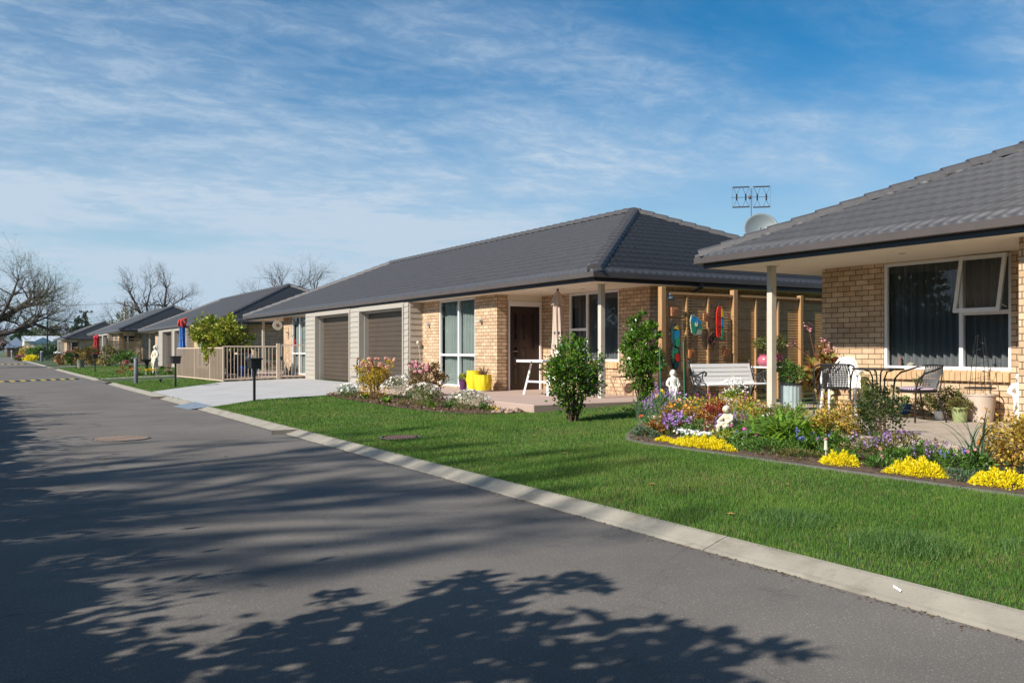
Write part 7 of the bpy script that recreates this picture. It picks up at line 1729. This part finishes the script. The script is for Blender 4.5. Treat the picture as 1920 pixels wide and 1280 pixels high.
# small upright shrubs standing out of the hedge: pointed shade
for (x, y, h, r, n) in ((-3.4, 20.0, 4.1, .45, 900), (-3.4, 13.2, 3.1, .35, 500), (-3.3, 9.4, 2.9, .35, 400), (-3.2, 8.1, 3.05, .30, 400), (-3.1, 5.25, 2.85, .50, 900), (-3.3, 12.3, 2.9, .3, 300), (-3.4, 17.3, 2.9, .3, 300), (-3.3, 25, 3.1, .3, 300)):
    e = empty('upright_conifer', (x, y, 0), 0, 'narrow upright conifer standing in the hedge on the left of the road', 'tree', 'upright conifers along the left hedge')
    MB().tube((0, 0, 0), (0, 0, h*.9), .05, .02).build('trunk', MT['bark'], e); foliage('crown', e, [(0, 0, h*.45, r, r, h*.45), (0, 0, h*.86, r*.5, r*.6, h*.14)], n*2, .09, sh_l, .4, .6, .2, int(n/12))
# the near branch whose leaf clusters fall across the foreground
nb = empty('magnolia_tree', (-6.2, 3.2, 0), 0, 'young broad-leaved tree on the left side of the road outside the view', 'tree')
T = MB(); T.path([(0, 0, 0), (.2, .1, 1.2), (.6, .2, 2.2)], [.10, .08, .06], 8)
tips = []
rd = random.Random(3)
H0 = 2.45
targets = []   # shade spots on the road (x, y, radius, density)
for (sx, sy, r_, n_) in ((2.45, 4.60, .10, 36), (2.30, 4.42, .20, 90), (2.95, 4.18, .12, 46), (2.70, 4.22, .16, 64), (3.02, 4.02, .08, 24), (2.2, 4.1, .30, 220), (1.85, 4.0, .30, 200), (1.55, 4.2, .25, 120), (1.65, 4.62, .08, 26), (1.2, 4.05, .28, 160), (1.5, 3.65, .35, 260),
                         (1.95, 3.55, .35, 260), (.95, 3.85, .25, 120), (2.35, 3.62, .14, 44), (2.62, 3.68, .08, 26), (2.72, 3.32, .15, 70), (2.62, 3.0, .22, 140), (2.45, 2.7, .28, 200), (2.9, 3.06, .12, 44), (3.0, 2.78, .09, 34), (3.12, 2.74, .05, 16), (2.2, 3.15, .25, 130), (1.7, 3.1, .45, 360), (1.1, 3.3, .45, 360), (2.0, 2.6, .4, 300), (.6, 4.0, .22, 90), (.5, 3.4, .4, 240), (1.3, 2.5, .5, 360), (.3, 3.9, .35, 300), (.1, 4.5, .3, 220), (.9, 2.9, .5, 360), (.2, 3.2, .5, 360), (1.9, 2.3, .4, 260)):
    targets.append((sx, sy, r_, n_))
PP_ = []; DD_ = []
k_el = 1/math.tan(R(SUN_EL)); dx_, dy_ = .988*k_el, .156*k_el
for (sx, sy, r_, n_) in targets:
    h = H0 + .28*(sx-1.0) + rd.uniform(-.12, .12)                    # the limb rises a little towards the road
    c = np.array([sx - dx_*h + 6.2, sy - dy_*h - 3.2, h]); q = rng.normal(size=(int(n_*.62), 3)); q /= np.linalg.norm(q, axis=1)[:, None]; q *= rng.uniform(0, 1, (len(q), 1))**.45
    PP_.append(c + q*np.array([r_*.62, r_*1.0, r_*.55])); DD_.append(q); tips.append(Vector(c))
V_, F_ = leaves_at(np.concatenate(PP_), .135, .66, .1, np.concatenate(DD_)); npmesh('crown', V_, F_, sh_l, nb)
root_pts = [Vector((1.0, .0, 2.1)), Vector((2.2, -.1, 2.35)), Vector((3.2, .1, 2.6))]
T.path([(.6, .2, 2.2)] + [tuple(p) for p in root_pts], [.06, .045, .028, .016], 7)
done = list(root_pts)
for t in sorted(tips, key=lambda t: min((p-t).length for p in root_pts)):
    b = min(done, key=lambda p: (p-t).length); m_ = (b+t)/2 + Vector((rd.gauss(0, .05), rd.gauss(0, .05), -.05)); T.path([b, m_, t], [.010, .008, .004], 5); done.append(t)
T.build('trunk', MT['bark'], nb, smooth=True)
# tall half-bare trees set well back: soft streaks on road and lawn
tb_ = leaf('gum_leaf', (.06, .08, .03), island=.3)
rt = random.Random(12)
for (bx_, by_, hh_, nb_, lb_) in ((-22.3, 4.2, 17.5, 66, 'tall tree of open leafy tufts well back on the left side of the road'), (-19.4, 7.0, 15.0, 26, 'lower tree of open leafy tufts on the left side of the road')):
    e = empty('roadside_tree', (bx_, by_, 0), 0, lb_, 'tree', 'tall trees left of the road')
    t_ = MB(); t_.path([(0, 0, 0), (.1, .1, hh_*.5), (0, 0, hh_)], [.35, .25, .08], 8); bb_ = []
    for i in range(nb_):
        while True:
            q_ = Vector((rt.uniform(-1, 1), rt.uniform(-1, 1), rt.uniform(-1, 1)))
            if q_.length < 1: break
        c_ = Vector((q_.x*3.4, q_.y*3.9, hh_+q_.z*3.6)); r_ = rt.uniform(.5, 1.3); bb_.append((c_.x, c_.y, c_.z, r_*1.1, .17*rt.uniform(.4, 1.3), .16)); t_.path([(0, 0, max(hh_*.45, c_.z-3.5)), (c_.x*.5, c_.y*.5, c_.z-1.2), c_], [.09, .06, .02], 5)
    t_.build('trunk', MT['bark'], e, smooth=True); foliage('crown', e, bb_, nb_*130, .13, sh_l, .5, .2, .2, nb_*8, .6)
# dense evergreen trees behind, seen only in the window reflections
for (x, y, h, r) in ((-15.5, 29, 8, 4.0), (-16, 36, 8.5, 4.2), (-15.5, 43, 8, 4.3), (-20, -6, 9, 4.5), (-18, -16, 8, 4.0), (-16, 50, 9, 4.5), (-15, 57, 8, 4.4), (-16, 64, 9, 4.5), (-15, 72, 8.5, 4.5), (-16, 81, 9, 4.8), (-15, 90, 8.5, 4.8)):
    leafy_tree('evergreen_tree', (x, y, 0), h, r, 'dense evergreen tree on the left side of the road outside the view', 2200, .38, sh_l, grp='evergreens left of the road')
# a bungalow across the road, seen only as a reflection in the windows
ob_ = empty('opposite_bungalow', (-16, 12, 0), 0, 'brick bungalow on the left side of the road outside the view', 'house')
panel_m = MB(); panel_m.box(-22, -13.2, -2, 24, 0, 2.6); panel_m.build('wall', MT['brick'], ob_, world=True)
MB().add([(-12.5, -2.7, 2.6), (-12.5, 24.7, 2.6), (-22.7, -2.7, 2.6), (-22.7, 24.7, 2.6), (-17.6, 2.4, 4.7), (-17.6, 19.6, 4.7)], [(0, 1, 5, 4), (2, 0, 4), (1, 3, 5), (3, 2, 4, 5)]).build('roof', MT['roof'], ob_, world=True)
for (a, b) in ((1, 3.2), (7, 10), (13, 15), (19, 21.5)): f = MB().box(-13.19, -13.12, a, b, .8, 2.2).build('window', MT['white'], ob_, world=True); MB().box(-13.11, -13.09, a+.08, b-.08, .88, 2.12).build('pane', MT['darkglass'], f, world=True)

# dense evergreens added out of view behind the viewer to cut the sky fill
for (x, y, h, r) in ((-14, -9, 13, 4.5), (-7, -11, 14, 4.8), (0, -10.5, 13, 4.5), (6.2, -9.5, 12, 3.6), (-19, -2, 13, 4.5)):
    leafy_tree('evergreen_tree', (x, y, 0), h, r, 'tall dense evergreen tree added unseen behind the viewer to block sky light', 3600, .60, sh_l, grp='evergreens added behind the viewer', th=.06)
h2 = empty('roadside_hedge', (-7.5, 62, 0), 0, 'long dense hedge added unseen farther along the left side to darken window reflections', 'hedge')  # out-of-view hedge, added to fill the bright gap in window reflections
foliage('foliage', h2, [(random.uniform(-.2, .2), -40+i*1.3, 1.6, 1.0, 1.0, 1.6+random.uniform(-.2, .5)) for i in range(62)], 14000, .22, sh_l, .6, .3, .2, 900)
MB().box(-.6, .6, -40, 40, 0, 2.7).build('stem_mass', bpy.data.materials['hedge_core'], h2)

# the air itself: fades the far hills
hz = MB().box(-900, 4000, -60, 5200, -4, 122).build('haze', None if False else setup('haze_tmp', (1, 1, 1)))
hm_ = bpy.data.materials.new('haze_volume'); hm_.use_nodes = True; t_ = hm_.node_tree; t_.nodes.clear()
o_ = t_.nodes.new('ShaderNodeOutputMaterial'); v_ = t_.nodes.new('ShaderNodeVolumePrincipled'); v_.inputs['Color'].default_value = (.72, .82, .95, 1); v_.inputs['Density'].default_value = .00011; v_.inputs['Anisotropy'].default_value = .3
t_.links.new(v_.outputs[0], o_.inputs['Volume']); hz.data.materials.clear(); hz.data.materials.append(hm_); tag(hz, kind='stuff')
